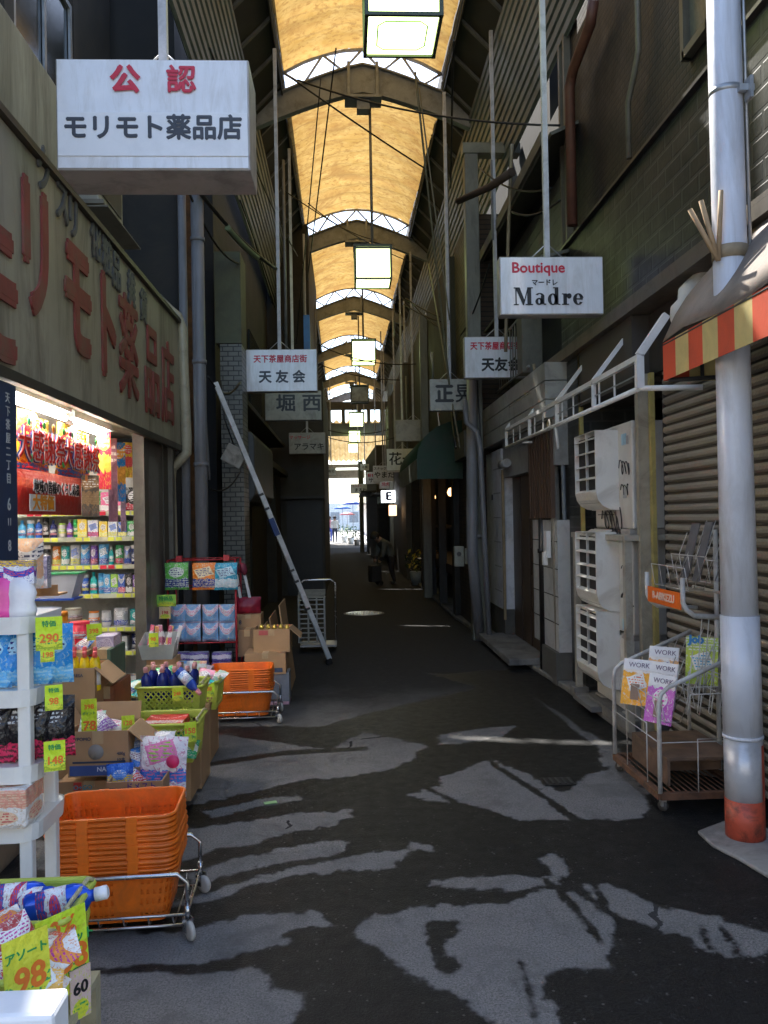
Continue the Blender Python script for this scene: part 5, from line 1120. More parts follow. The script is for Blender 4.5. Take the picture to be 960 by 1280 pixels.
JS = dict(pelvis=(0, 0, .92), waist=(0, 0, 1.06), chest=(0, 0, 1.28), neck=(0, -.01, 1.44), head=(0, -.02, 1.57), sl=(-.18, 0, 1.36), el=(-.24, 0, 1.1), hl=(-.22, -.08, .86), sr=(.18, 0, 1.36), er=(.24, 0, 1.1), hr=(.22, -.08, .86),
          kl0=(-.09, 0, .84), kl=(-.1, -.1, .48), al=(-.1, 0, .08), tl=(-.1, -.14, .04), kr0=(.09, 0, .84), kr=(.1, .06, .48), ar=(.1, .16, .08), tr=(.1, .03, .04))
p = at(418.5, 655, 53); person('distant walker in a white shirt and dark trousers on the sunlit street', (p.x, 53, 0), 0, JS, E_, RD, M((.75, .75, .75), .8), M((.03, .04, .08), .8), BLACK, SKN, M((.03, .02, .02), .7), .95, 'people on the sunlit street')
p = at(412, 655, 55); person('distant person in pink and blue partly hidden by the left house corner', (p.x, 55, 0), 0, JS, E_, RD, M((.7, .3, .4), .8), M((.05, .1, .5), .8), BLACK, SKN, M((.05, .03, .02), .7), .95, 'people on the sunlit street')
# unseen houses added behind the viewer to bounce sun and show in glossy signs
for x0, x1, h, c, lb in ((-14, -3.2, 6.4, (.5, .47, .42), 'unseen cream house added behind the viewer, to the left'), (-1.6, 3.4, 4.6, (.62, .62, .6), 'unseen low white house added behind the viewer'), (4.6, 15, 7.2, (.4, .36, .3), 'unseen tall brown house added behind the viewer')):
    t = thing('street_house', lb, 'building', ((x0+x1)/2, -11, 0)); w2 = (x1-x0)/2; MB().box(-w2, -7, 0, w2, 0, h).build('wall', M(c, .6, s=1), t)
    for k in range(2):
        for z in (1.0, 3.4):
            if z+1.3 < h: MB().box(-w2+.8+k*w2, -.05, z, -w2+2.0+k*w2, .04, z+1.2).build('window', M((.03, .035, .04), .1), t)
    MB().box(-w2-.2, -7, h+.01, w2+.2, .35, h+.16).build('roof', M((.08, .08, .09), .6), t)
# ================================================================== GOODS
def pouch(name, label, cat, loc, w, h, d, mat, rz=0, tilt=0, roll=0, group=None, parent=None):
    q = MB(); nx, ny = 8, 9; q.T = Matrix.Rotation(rz, 4, 'Z') @ Matrix.Rotation(tilt, 4, 'X') @ Matrix.Rotation(roll, 4, 'Y'); seed = rnd.random()*50
    for s_ in (-1, 1):
        rows = []
        for j in range(ny+1):
            v = j/ny
            rows.append(q.add([((i/nx-.5)*w*(1-.05*math.sin(PI*v)), s_*d/2*(math.sin(PI*i/nx)**.5)*(math.sin(PI*min(1, v*1.06)) if v < .94 else 0)**.55*(1+.55*noise.noise(Vector((i*.55, j*.55, seed+s_)))), v*h) for i in range(nx+1)]))
        for j in range(ny):
            for i in range(nx): q.face((rows[j]+i, rows[j]+i+1, rows[j+1]+i+1, rows[j+1]+i), 0, True, ((i/nx, j/ny), ((i+1)/nx, j/ny), ((i+1)/nx, (j+1)/ny), (i/nx, (j+1)/ny)))
    o = q.build(name, mat, parent, loc=loc)
    if label: tag(o, label, cat, group)
    return o
def bottle(label, loc, h, r, body, cap, lab=None, kind=0, rz=0, tilt=(0, 0), group=None, name='bottle', cat='bottle'):
    t = thing(name, label, cat, loc, rz, group); t.rotation_euler = (tilt[0], tilt[1], rz)
    if kind == 0: pr = [(0, 0), (r*.9, .0), (r, h*.03), (r, h*.6), (r*.85, h*.7), (r*.38, h*.78), (r*.36, h*.84)]; cp = [(r*.42, h*.84), (r*.42, h*.98), (r*.3, h)]; lb = (h*.15, h*.52)
    elif kind == 1: pr = [(0, 0), (r, 0), (r, h*.8), (r*.9, h*.84)]; cp = [(r*1.05, h*.82), (r*1.05, h*.97), (r*.9, h)]; lb = (h*.15, h*.65)
    else: pr = [(0, 0), (r*.8, 0), (r, h*.2), (r*.92, h*.9), (r*.9, h*.9)]; cp = [(r*.95, h*.9), (r*.95, h*.99), (r*.9, h)]; lb = (h*.3, h*.6)
    ey = .6 if kind == 0 else 1
    MB().lathe(pr, n=12, ey=ey).build('body', body, t); MB().lathe(cp, n=10, ey=ey if kind else 1).build('cap', cap, t)
    if lab: MB().lathe([(r*1.015, lb[0]), (r*1.015, lb[1])], n=12, ey=ey*1.02).build('label', lab, t)
    return t
def card(label, loc, w, h, lines, rz=0, tilt=0, base=(.62, .85, .03), name='price_card', cat='price card', ax='y', group='yellow green price cards'):
    t = thing(name, label, cat, loc, rz, group); t.rotation_euler = (tilt, 0, rz)
    MB().box(-w/2, -.0015, -h/2, w/2, .0015, h/2).build('paper', PK(base, mul(base, .55) if base[0] < .7 else base, (.75, .8, .05), (.05, .4, .1), -.1, .2, .42, .2, .2, .6, len(label) % 7, 9), t)
    for s_, u, v, hh, mt in lines: text(s_, hh, mt, t, (u*w, -.0028, v*h), (PI/2, 0, 0), .0005, hh*.03)
    return t
OL = M((.85, .2, .02), .5, grime=0); GL = M((.02, .32, .08), .5, grime=0)
def carton(label, loc, w, d, h, rz=0, mat=CARD, open_=False, prints=(), tape=True, group='cardboard cartons piled outside the shop', flaps=(1, 1, 1, 1), bands=()):
    t = thing('cardboard_box', label, 'box', loc, rz, group); q = MB()
    if open_:
        k = .006; q.box(-w/2, -d/2, 0, w/2, -d/2+k, h).box(-w/2, d/2-k, 0, w/2, d/2, h).box(-w/2, -d/2+k, 0, -w/2+k, d/2-k, h).box(w/2-k, -d/2+k, 0, w/2, d/2-k, h).box(-w/2+k, -d/2+k, 0, w/2-k, d/2-k, k)
        q.build('shell', mat, t); f = MB(); L = d*.42
        if flaps[0]: f.quad((-w/2, d/2, h), (w/2, d/2, h), (w/2, d/2+.03, h+L*.8), (-w/2, d/2+.03, h+L*.8))
        if flaps[1]: f.quad((w/2, -d/2, h), (w/2, d/2, h), (w/2+.09, d/2, h-.08), (w/2+.09, -d/2, h-.08))
        if flaps[2]: f.quad((-w/2, -d/2, h), (-w/2, d/2, h), (-w/2-.05, d/2, h+.08), (-w/2-.05, -d/2, h+.08))
        if flaps[3]: f.quad((-w/2, -d/2-.001, h), (w/2, -d/2-.001, h), (w/2, -d/2-.02, h-.07), (-w/2, -d/2-.02, h-.07))
        f.build('flaps', mat, t, solid=.004)
    else:
        q.box(-w/2, -d/2, 0, w/2, d/2, h); q.build('shell', mat, t, bevel=.004)
    if tape: q = MB(); q.box(-.025, -d/2-.0022, h*.72, .025, -d/2-.0005, h) if open_ else q.box(-.025, -d/2-.002, h*.75, .025, d/2+.002, h+.0015); q.build('tape', TAPE, t)
    for (u0, v0, u1, v1, mt) in bands: MB().box(u0*w, -d/2-.003, v0*h, u1*w, -d/2-.0007, v1*h).build('print_band', mt, t)
    for (s_, u, v, hh, mt) in prints: text(s_, hh, mt, t, (u*w, -d/2-.0036, v*h), (PI/2, 0, 0), .0005, hh*.02)
    return t
# ---- perforated rounded basket
def rrect(w, d, r, n=4):
    P = []
    for (cx, cy_, a0) in ((w/2-r, d/2-r, 0), (-w/2+r, d/2-r, 90), (-w/2+r, -d/2+r, 180), (w/2-r, -d/2+r, 270)):
        P += [(cx+r*math.cos(R(a0+90*i/n)), cy_+r*math.sin(R(a0+90*i/n))) for i in range(n+1)]
    return P
def basket_mesh(w, d, h, taper=.86, holes=True, rib=True):
    q = MB(); 
    def ringpts(k, z, step=.011):
        P = rrect(w*k, d*k, .05*k); out = []
        L = [math.dist(P[i], P[(i+1) % len(P)]) for i in range(len(P))]; tot = sum(L); N = 128; 
        for s_ in range(N):
            x = tot*s_/N; i = 0
            while x > L[i]: x -= L[i]; i += 1
            f = x/L[i]; a, b = P[i], P[(i+1) % len(P)]; out.append((a[0]+(b[0]-a[0])*f, a[1]+(b[1]-a[1])*f, z))
        return out
    nz = 15; R_ = []
    for j in range(nz+1):
        v = j/nz; R_.append(q.add(ringpts(taper+(1-taper)*v, h*v)))
    for j in range(nz):
        for i in range(128):
            hole = holes and j in (2, 3, 5, 6, 8, 9, 11) and i % 2 == 0 and (i//8) % 4 != 3
            if not hole: q.face((R_[j]+i, R_[j]+(i+1) % 128, R_[j+1]+(i+1) % 128, R_[j+1]+i))
    q.face(tuple(R_[0]+i for i in reversed(range(128))))
    return q, ringpts
def make_basket(name, w, d, h, mat):
    t = thing(name, '', 'basket'); q, rp_ = basket_mesh(w, d, h); q.build('basket_shell', mat, t, solid=.0025)
    q = MB(); k = 1.0; P = rrect(w+.008, d+.008, .054, 5); q.tube([(x, y, h) for x, y in P], .0065, 6, closed=True); q.tube([(x, y, h-.014) for x, y in P], .004, 5, closed=True)
    for x in (-w*.2, w*.18): q.box(x-.02, -d/2-.012, h-.028, x+.02, -d/2, h+.006); q.box(x-.02, d/2, h-.028, x+.02, d/2+.012, h+.006)
    q.build('rim', mat, t); return t
ob = make_basket('shopping_basket', .47, .33, .2, ORANGE)
tailn = [0]
def stack(base, rz, n, where, gap=.021):
    """one basket on the cart's deck, then a nest of n resting above it"""
    x, y, z = base; first = True
    c, s_ = math.cos(rz), math.sin(rz)
    for k in range(n+1):
        zz = z if k == 0 else z+.03+(k-1)*gap
        nm = ('lowest orange basket, the one carried inside the wire cart', 'bottom orange basket of the upper nest')[k] if k < 2 else 'orange basket %s the nest' % ('topmost of' if k == n else {2: 'second from the bottom of', 3: 'third from the bottom of', 4: 'fourth from the bottom of', 5: 'fifth from the bottom of', 6: 'sixth from the bottom of', 7: 'seventh from the bottom of', 8: 'second from the top of', 9: 'just under the top of'}[k])
        lb = nm+' '+where
        if not stack.used: ob.location = (x, y, zz); ob.rotation_euler = (0, 0, rz); ob['label'] = lb; ob['group'] = 'orange shopping baskets'; stack.used = True
        else: dup(ob, (x+rnd.uniform(-.003, .003), y+rnd.uniform(-.002, .002), zz), (rnd.uniform(-.006, .006), rnd.uniform(-.01, .01), rz+rnd.uniform(-.012, .012)), lb)
stack.used = False
def cart(base, rz, label):
    t = thing('basket_cart', label, 'cart', base, rz, 'wheeled wire carts for shopping baskets'); w, d = .25, .16
    for s_ in (-1, 1):
        y = s_*(d+.035); q = MB(); q.tube([(-w, y, .09), (-w, y, .21), (-w+.03, y, .24), (w-.0, y, .24), (w+.035, y, .21), (w+.035, y, .09)], .0085, 10); q.build('side_hoop', STEEL, t)
    q = MB(); P = [(-w, -d-.035), (w+.035, -d-.035), (w+.035, d+.035), (-w, d+.035)]; q.tube([(x, y, .09) for x, y in P], .006, 8, closed=True); q.tube([(x*.92, y*.86, .04) for x, y in P], .006, 8, closed=True)
    for k in range(6): q.tube([(-w+.03+k*.09, -d-.035, .09), (-w+.03+k*.09, -d, .04), (-w+.03+k*.09, d, .04), (-w+.03+k*.09, d+.035, .09)], .0035, 5)
    q.build('wire_deck', STEEL, t)
    for (x, y) in ((-w, -d-.035), (w+.035, -d-.035), (w+.035, d+.035), (-w, d+.035)):
        q = MB(); q.tube([(0, 0, .075), (0, 0, .125)], .011, 8); q.box(-.016, -.018, .03, -.012, .012, .08).box(.012, -.018, .03, .016, .012, .08); c_ = q.build('castor', STEEL, t, loc=(x, y, 0), rot=(0, 0, rnd.uniform(.2, 1.0)))
        MB().lathe([(0, -.009), (.022, -.009), (.034, -.007), (.036, 0), (.034, .007), (.022, .009), (0, .009)], n=20).build('wheel', M((.5, .48, .44), .5, grime=.3), c_, loc=(0, -.02, .037), rot=(0, PI/2, 0))
    return t
c1 = G(232, 1165); bx_ = (at(150, 1000, 3.28).x, 3.3)
cart((bx_[0]-.01, bx_[1], 0), R(3), 'chrome wire cart under the nearest orange basket nest'); stack((bx_[0]-.01, bx_[1], .05), R(3), 9, 'nearest the viewer', .021)
k_ = at(303, 870, 6.55); cart((k_.x, 6.55, 0), R(2), 'chrome wire cart under the far orange basket nest'); stack((k_.x, 6.55, .05), R(2), 8, 'by the far cartons', .0175)
# ---- lime display baskets with diamond mesh
def lime(label, base, w, d, h, rz=0, grp='lime green display baskets'):
    t = thing('display_basket', label, 'basket', base, rz, grp); q = MB()
    k = .88; W0, D0 = w*k, d*k
    # corners solid, lattice sides
    def side(a, b, a2, b2, n):
        a, b, a2, b2 = map(Vector, (a, b, a2, b2))
        for i in range(-4, n+1):
            for sg in (0, 1):
                s0, s1 = i/n, (i+4)/n
                if sg: s0, s1 = s1, s0
                def cl(s, t_): return s, t_
                lo, hi = 0.0, 1.0
                # clip line (s from s0 to s1 as t goes 0..1)
                for lim, side_ in ((0, 1), (1, -1)):
                    pass
                ts = [0.0, 1.0]
                if s1 != s0:
                    tA, tB = (0-s0)/(s1-s0), (1-s0)/(s1-s0); lo, hi = max(0, min(tA, tB)), min(1, max(tA, tB))
                if hi-lo < .05: continue
                P = lambda t_: (a.lerp(b, s0+(s1-s0)*t_)).lerp(a2.lerp(b2, s0+(s1-s0)*t_), .12+.76*t_)
                q.beam(P(lo), P(hi), .006, .006)
    C0 = [(-W0/2, -D0/2, 0), (W0/2, -D0/2, 0), (W0/2, D0/2, 0), (-W0/2, D0/2, 0)]; C1 = [(-w/2, -d/2, h), (w/2, -d/2, h), (w/2, d/2, h), (-w/2, d/2, h)]
    for i in range(4):
        j = (i+1) % 4; L = (w if i % 2 == 0 else d); side(C0[i], C0[j], C1[i], C1[j], max(6, int(L/.028)))
    q.build('lattice', LIME, t); q = MB()
    for i in range(4):
        j = (i+1) % 4; a, b, a2, b2 = map(Vector, (C0[i], C0[j], C1[i], C1[j]))
        q.quad(a, b, b.lerp(b2, .13), a.lerp(a2, .13)); q.quad(a.lerp(a2, .87), b.lerp(b2, .87), b2, a2)
        q.quad(a, a.lerp(b, .1), a2.lerp(b2, .1), a2); q.quad(b.lerp(a, .1), b, b2, b2.lerp(a2, .1))
    q.quad(*C0); q.build('shell', LIME, t, solid=.004)
    q = MB(); q.tube([(x, y, h) for x, y in rrect(w+.02, d+.02, .03)], .009, 6, closed=True); q.build('rim', LIME, t)
    q = MB(); q.tube([(w/2+.012, -d/2+.02, h+.012), (w/2-.0, -d/2+.03, h+.018), (w/2+.0, d/2-.03, h+.018), (w/2+.012, d/2-.02, h+.012)], .006, 6); q.build('handle', M((.55, .5, .3), .4), t)
    return t
BL1 = PK((.02, .09, .55), (.8, .82, .85), (.75, .05, .05), (.9, .9, .9), .6, .85, .3, .2, .3, .3, 1, 10)
def spot(px, py, Y): return at(px, py, Y)
# nearest corner: white box, two lime baskets on a stand
wbx = at(20, 1300, 1.62); q = MB(); o = thing('white_box', 'white foam box at the very bottom left corner of the view', 'box', (at(0, 1260, 1.62).x-.05, 1.62, .05)); a = at(66, 1268, 1.5)
MB().box(-.35, -.12, 0, a.x-(at(0, 1260, 1.62).x-.05), -.03, a.z-.05).build('box_body', WHITEP, o, bevel=.01)
stn = thing('display_stand', 'beige legged stand under the nearest lime baskets', 'stand', (-.85, 1.95, 0)); MB().box(-.4, -.2, .38, .2, .22, .4).build('top', CREAM, stn)
for x, y in ((-.38, -.18), (.18, -.18), (.18, .2), (-.38, .2)): MB().box(x-.02, y-.02, 0, x+.02, y+.02, .379).build('leg', CREAM, stn)
B1 = at(102, 1125, 2.1); l_b = lime('lime basket of blue bottles, second from the viewer', (B1.x-.16, 2.1, B1.z-.25), .3, .22, .25)
B0 = at(56, 1188, 1.87); l_a = lime('lime basket of candy bags nearest the viewer', (B0.x-.16, 1.85, B0.z-.24), .3, .2, .24)
for k, (px, py, Y, rz, lb) in enumerate(((64, 1138, 2.12, 1.45, 'shiny blue bottle lying on top at the basket edge'), (35, 1132, 2.14, 1.3, 'shiny blue bottle lying behind the candy bags'), (8, 1128, 2.12, 1.6, 'blue bottle nearest the left picture edge'))):
    p = at(px, py, Y); t = bottle(lb, (p.x-.06, p.y, p.z), .2, .042, M((.015, .09, .6), .15, .3, var=.05, grime=0), WHITEP, PK((.85, .85, .88), (.02, .1, .5), (.7, .05, .1), (.1, .1, .5), 0, .3, .3, .2, .6, .3, k, 8), 0, 0, (0, 1.45), 'blue bottles in the lime basket')
    t.rotation_euler = (.15, 1.4+.1*k, rz-1.2)
CAND = [((.8, .12, .05), (.9, .5, .1), (.9, .8, .6)), ((.85, .8, .75), (.8, .1, .1), (.9, .3, .05)), ((.5, .08, .08), (.85, .6, .6), (.9, .85, .8)), ((.9, .5, .1), (.85, .1, .1), (.9, .9, .85))]
CN_ = ['red and orange', 'white and red', 'dark red foil', 'orange and white', 'red foil', 'cream', 'crimson', 'pale orange', 'wine red', 'peach']
CP2 = [(8, 1150), (24, 1135), (38, 1150), (12, 1175), (30, 1170), (44, 1165), (4, 1200), (20, 1195), (36, 1195), (26, 1220)]
for k in range(10):
    p = at(CP2[k][0], CP2[k][1]+26, 1.93-.02*k); pouch('candy_bag', CN_[k]+' candy bag, %s in the nearest lime basket' % ('at the back' if k < 3 else 'in the middle' if k < 6 else 'toward the front'), 'candy bag', (p.x, p.y, p.z-.05), .085, .11, .05, PK(*CAND[k % 4], (.6, .05, .3), .0, .35, .4, .3, .6, .25, k, 9), rnd.uniform(-.9, .9), -.6+rnd.uniform(-.4, .2), rnd.uniform(-.7, .7), 'candy bags in the nearest lime basket')
p = at(88, 1195, 2.03); card('large yellow green price card hooked on the second lime basket', (p.x+.0, p.y-.05, p.z+.03), .13, .19, [('80%', -.1, .3, .06, OL), ('エハイキット', 0, .12, .028, GL), ('138', .05, -.1, .075, OL), ('円', .3, -.33, .04, GL)], .9, -.1)
p = at(41, 1205, 1.77); card('yellow price card with a red price on the nearest lime basket', (p.x, p.y-.03, p.z), .1, .15, [('アソート', 0, .25, .024, GL), ('98', .05, -.1, .07, OL)], .9, -.1, (.75, .75, .05))
p = at(93, 1225, 2.02); card('pinkish tag with a large 60 hanging below the price card', (p.x+.02, p.y-.02, p.z-.02), .055, .12, [('60', 0, .1, .04, LETK)], .9, 0, (.75, .55, .5), 'price_tag')
# white plastic shelf
SHY = 2.55; sx1 = at(47, 900, SHY).x-.055
ps = thing('plastic_shelf', 'white plastic shelf unit stacked with goods at the left picture edge', 'shelf', (sx1-.33, SHY+.1, 0)); WS = M((.82, .81, .77), .4, var=.03, grime=.1, bump=.03)
tiers = [at(40, y, SHY).z for y in (771, 862, 957, 1030)]
for z in tiers+[.3]:
    q = MB(); P = [(x, y) for x, y in rrect(.76, .3, .06)]; q.T = Matrix.Translation((0, .03, z-.014)); q.prism(P, .012); q.T = Matrix.Translation((0, .03, z-.05))
    A = q.add([(x, y, 0) for x, y in P]); B = q.add([(x*1.01, y*1.01, .052) for x, y in P]); n = len(P)
    for i in range(n): q.face((A+i, A+(i+1) % n, B+(i+1) % n, B+i))
    q.build('tier', WS, ps)
for (x, y) in ((.345, -.085), (.345, .12), (-.345, -.085), (-.345, .12)): MB().box(x-.019, y-.019, 0, x+.019, y+.019, tiers[0]-.05).build('post', WS, ps, bevel=.005)
g0 = [('pink gel bottle with a red and yellow header, first on the top tier', (.9, .1, .4), 5), ('white gel bottle with a red and yellow header beside the pink one', (.85, .85, .9), 26)]
for lb, c, px in g0:
    p = at(px, 771, SHY+.02); t = thing('gel_bottle', lb, 'bottle', (p.x, p.y, tiers[0])); q = MB(); q.lathe([(0, 0), (.045, 0), (.05, .02), (.042, .045), (.05, .07), (.04, .1), (.02, .12)], n=14, ey=.6); q.build('body', M(c, .2, grime=0), t); q = MB(); q.box(-.045, -.012, .1, .045, .012, .17); q.build('header', PK((.85, .85, .9), (.9, .6, .03), (.03, .05, .5), (.85, .1, .1), .75, 1.2, .4, .25, .4, .3, 2, 6), t)
for k, px in enumerate((-12, 6, 33, 57)):
    p = at(px, 862, SHY+.03); pouch('detergent_pouch', ('bright blue pouch at the picture edge', 'bright blue pouch, left of the one with white strokes', 'blue pouch with dark brush lettering on the second tier', 'blue pouch beyond the white shelf post')[k], 'pouch', (p.x, p.y+.02*k, tiers[1]+.002), .13, .185, .07, PK((.03, .3, .75), (.15, .5, .85), (.4, .7, .9), (.02, .03, .2), .0, .3, .42, .15, .65, .25, k, 6), rnd.uniform(-.1, .1), 0, 0, 'blue pouches on the white shelf')
for k, px in enumerate((-6, 17, 38, 62)):
    p = at(px, 957, SHY+.03); pouch('softener_pouch', ('black pouch with a pink rose at the picture edge', 'black pouch with a pink rose, second from the edge', 'black pouch with a pink rose by the shelf post', 'black pouch with a rose beyond the shelf post')[k], 'pouch', (p.x, p.y+.02*k, tiers[2]+.002), .12, .19, .07, PK((.012, .01, .012), (.75, .04, .12), (.04, .03, .03), (.6, .6, .6), .0, .33, .3, .16, .72, .25, k, 8), rnd.uniform(-.1, .1), 0, 0, 'black pouches on the white shelf')
p = at(14, 1045, SHY); o = MB().box(-.12, -.05, 0, .065, .1, .12).build('tissue_pack', PK((.85, .8, .75), (.8, .35, .25), (.85, .6, .4), (.7, .1, .1), .55, 1.2, .4, .2, .3, .3, 3, 8), None, loc=(p.x, p.y, tiers[3]+.001), bevel=.012); tag(o, 'white and orange tissue pack on the lowest white tier', 'tissue pack')
for px, py, w_, h_, lb, tx in ((57, 792, .075, .1, 'green and yellow price card reading 290 on the top white tier', '290'), (55, 815, .04, .06, 'smaller price card tucked below the 290 card', '198'), (63, 872, .05, .075, 'yellow green price card on the second white tier', '98'), (64, 945, .06, .09, 'green price card on the third white tier', '148')):
    p = at(px, py, SHY-.02); card(lb, (p.x+.01, p.y, p.z), w_, h_, [('特価', 0, .28, h_*.2, GL), (tx, 0, -.15, h_*.36, OL)], .35)
# cartons and baskets along the shop front
def box_px(label, px0, py0, px1, py1, Y, d=.25, **kw):
    a, b = at(px0, py1, Y), at(px1, py0, Y); return carton(label, ((a.x+b.x)/2, Y+d/2, max(a.z, 0.004)), b.x-a.x, d, b.z-max(a.z, .004), **kw)
INKB = M((.03, .05, .1), .7, grime=0); INKN = M((.05, .1, .3), .7, grime=0); TEAL = M((.05, .3, .38), .7, grime=0); INKR = M((.55, .05, .04), .7, grime=0); GC = M((.3, .29, .27), .7, grime=0)
box_px('open carton with a grey disc and blue band, holding pink bags', 85, 913, 160, 972, 3.95, .24, open_=True, prints=[('NANOX', .18, .16, .03, M((.7, .75, .8), .6, grime=0)), ('HYPOMO', -.28, .83, .022, INKB), ('400g', .38, .5, .02, INKB), ('12本', .38, .36, .02, INKB)], bands=[(-.47, .03, .48, .25, INKN), (-.42, .3, .45, .34, INKB)], flaps=(1, 1, 1, 0))
p = at(120, 945, 3.94); tag(MB().lathe([(0, 0), (.036, 0), (.036, .0012), (0, .0012)], n=24).build('printed_disc', GC, None, loc=(p.x, 3.9475, p.z), rot=(PI/2, 0, 0)), 'grey printed disc on the open carton', 'print')
disc = [o for o in COL.objects if o.name.startswith('printed_disc')][0]
cb = [o for o in COL.objects if o.get('label', '').startswith('open carton with a grey disc')][0]; disc.parent = cb; disc.location = (-.01, -.12-.0008, .115)
del disc['category']; del disc['label']
box_px('carton with teal writing under the open disc printed carton', 73, 975, 150, 1006, 4.0, .3, prints=[('ハイパック', -.08, .3, .045, TEAL), ('O+GO', -.1, .72, .03, TEAL)], bands=[(-.25, .6, -.12, .95, INKR)])
box_px('carton printed with purple script and red dashes behind the orange baskets', 133, 976, 203, 1003, 3.72, .22, open_=True, flaps=(0, 0, 0, 0), prints=[('ドメスト', .12, .75, .034, M((.1, .05, .25), .7, grime=0)), ('お買い得', .1, .42, .02, INKR), ('■■■■■■', 0, .08, .02, INKR), ('御礼贈答', -.3, .6, .018, INKB)])
box_px('tall plain carton holding yellow bottles, printed with small capitals', 72, 835, 118, 912, 4.25, .25, open_=True, flaps=(0, 1, 0, 0), prints=[('TERESA', 0, .88, .022, INKB)], tape=False)
box_px('brown carton standing behind the white shelf post', 62, 912, 92, 975, 4.3, .3)
box_px('brown carton low under the yellow bottle carton', 86, 912, 130, 990, 4.35, .25)
box_px('orange brown carton edge-on beside the price card', 122, 858, 142, 920, 4.4, .35, mat=M((.3, .1, .04), .8))
box_px('dark green edged carton above the orange brown one', 118, 812, 138, 858, 4.5, .3, mat=M((.08, .14, .09), .7))
box_px('lilac and white box stack behind yellow bottles', 120, 795, 142, 818, 4.6, .15, mat=PK((.5, .4, .55), (.6, .6, .65), (.7, .6, .7), (.3, .2, .4), 0, .4, .4, .3, .6, .4, 1, 10), tape=False)
YB = M((.85, .6, .01), .25, var=.04, grime=0)
n_ = 0
for r_ in range(2):
    for c_ in range(4):
        p = at(80+c_*13, 836-r_*6, 4.3+r_*.09); bottle('yellow pink-capped bottle, %s in the %s row of the tall carton' % (('first', 'second', 'third', 'last')[c_], ('front', 'back')[r_]), (p.x, p.y, p.z-.11), .2, .028, YB, M((.8, .12, .12), .3, grime=0), WHITEP if r_ == 0 else None, 0, rnd.random(), (0, 0), 'yellow bottles with pink caps')
p = at(113, 895, 4.0); card('tall yellow green price card reading 78 standing in the cartons', (p.x, 3.98, p.z), .07, .17, [('398', 0, .28, .03, OL), ('ポイント', 0, .1, .015, GL), ('78', .02, -.25, .06, OL)], .25)
p = at(97, 878, 4.1)
for k, (px, py, c, lb) in enumerate(((132, 912, (.85, .8, .8), 'white bag with pink marks in the disc printed carton'), (118, 915, (.85, .4, .5), 'pink bag in the disc printed carton'), (146, 918, (.75, .82, .72), 'pale mint bag in the disc printed carton'), (166, 925, (.45, .55, .85), 'pale blue bag slipping out of the disc printed carton'), (164, 945, (.85, .45, .6), 'pink bag slipping below the pale blue one'))):
    p = at(px, py, 4.05); pouch('refill_bag', lb, 'bag', (p.x, p.y, p.z-.04), .11, .13, .06, PK(c, mul(c, .8), (.9, .9, .9), (.8, .1, .3), 0, .3, .4, .3, .6, .3, k, 8), rnd.uniform(-.6, .6), -1.1, rnd.uniform(-.5, .5), 'refill bags in the disc printed carton')
p = at(188, 1000, 3.85); pouch('diaper_pack', 'large white pack with pink and blue artwork leaning by the lime basket', 'pack', (p.x+.04, 3.9, p.z), .24, .27, .1, PK((.85, .85, .9), (.05, .25, .8), (.75, .25, .5), (.3, .6, .1), .25, .45, .3, .2, .75, .25, 4, 5), -.2, -.15)
p = at(150, 980, 3.82); pouch('snack_bag', 'small blue and yellow bag in the script printed carton', 'bag', (p.x, 3.82, p.z-.03), .12, .12, .06, PK((.02, .12, .6), (.85, .65, .05), (.1, .3, .8), (.9, .9, .9), .3, .6, .3, .2, .6, .25, 6, 8), .2, -.2)
tag_ = MB().lathe([(0, 0), (.03, 0), (.03, .002), (0, .002)], n=20).build('round_tag', M((.8, .05, .2), .4, grime=0), None, loc=at(216, 952, 3.82), rot=(PI/2, 0, 0)); tag(tag_, 'round crimson tag on the large white pack', 'tag')
def basket_px(label, pxr, pyt, Y, w, d, h): p = at(pxr, pyt, Y); return lime(label, (p.x-w/2, Y+d/2, p.z-h), w, d, h), p
lb3, p3 = basket_px('lime basket full of green refill packs', 244, 905, 4.35, .34, .3, .2)
lb4, p4 = basket_px('lime basket of dark blue bottles with teal packs on top', 251, 858, 4.75, .36, .26, .17)
lb5, p5 = basket_px('lime basket farthest down the row with small packets', 272, 852, 5.4, .3, .3, .18)
for k in range(12):
    i, j = k % 4, k//4; x = p4.x-.31+i*.078; bottle('dark blue bottle with a pink clear cap, %s from the left in the %s row' % (('first', 'second', 'third', 'fourth')[i], ('front', 'middle', 'back')[j]), (x, 4.8+j*.075, p4.z-.08), .19, .03, M((.012, .025, .2), .2, grime=0), M((.75, .35, .35), .3, grime=0), None, 0, rnd.random(), (rnd.uniform(-.1, .1), rnd.uniform(-.1, .1)), 'dark blue bottles in the lime basket')
bottle('blue and white bottle lying across the dark blue bottles', (p4.x-.12, 4.72, p4.z+.1), .2, .03, M((.02, .06, .35), .2, grime=0), M((.8, .3, .3), .3), PK((.5, .7, .85), (.1, .3, .7), (.9, .9, .9), (.1, .1, .4), 0, .3, .4, .3, .6, .3, 1, 8), 0, 0, (.4, 2.3))
for k in range(5):
    p = at(172+k*15, 862-3*(k % 2), 4.95); pouch('teal_refill', ('first', 'second', 'third', 'fourth', 'fifth')[k]+' teal refill pack from the left, heaped on the blue bottles', 'pack', (p.x, 4.9+.03*k, p.z-.03), .13, .16, .05, PK((.02, .45, .45), (.5, .75, .75), (.8, .75, .6), (.85, .3, .05), .5, .8, .3, .2, .5, .25, k, 9), rnd.uniform(-1, 1), -1.2, 0, 'teal refill packs on the blue bottles')
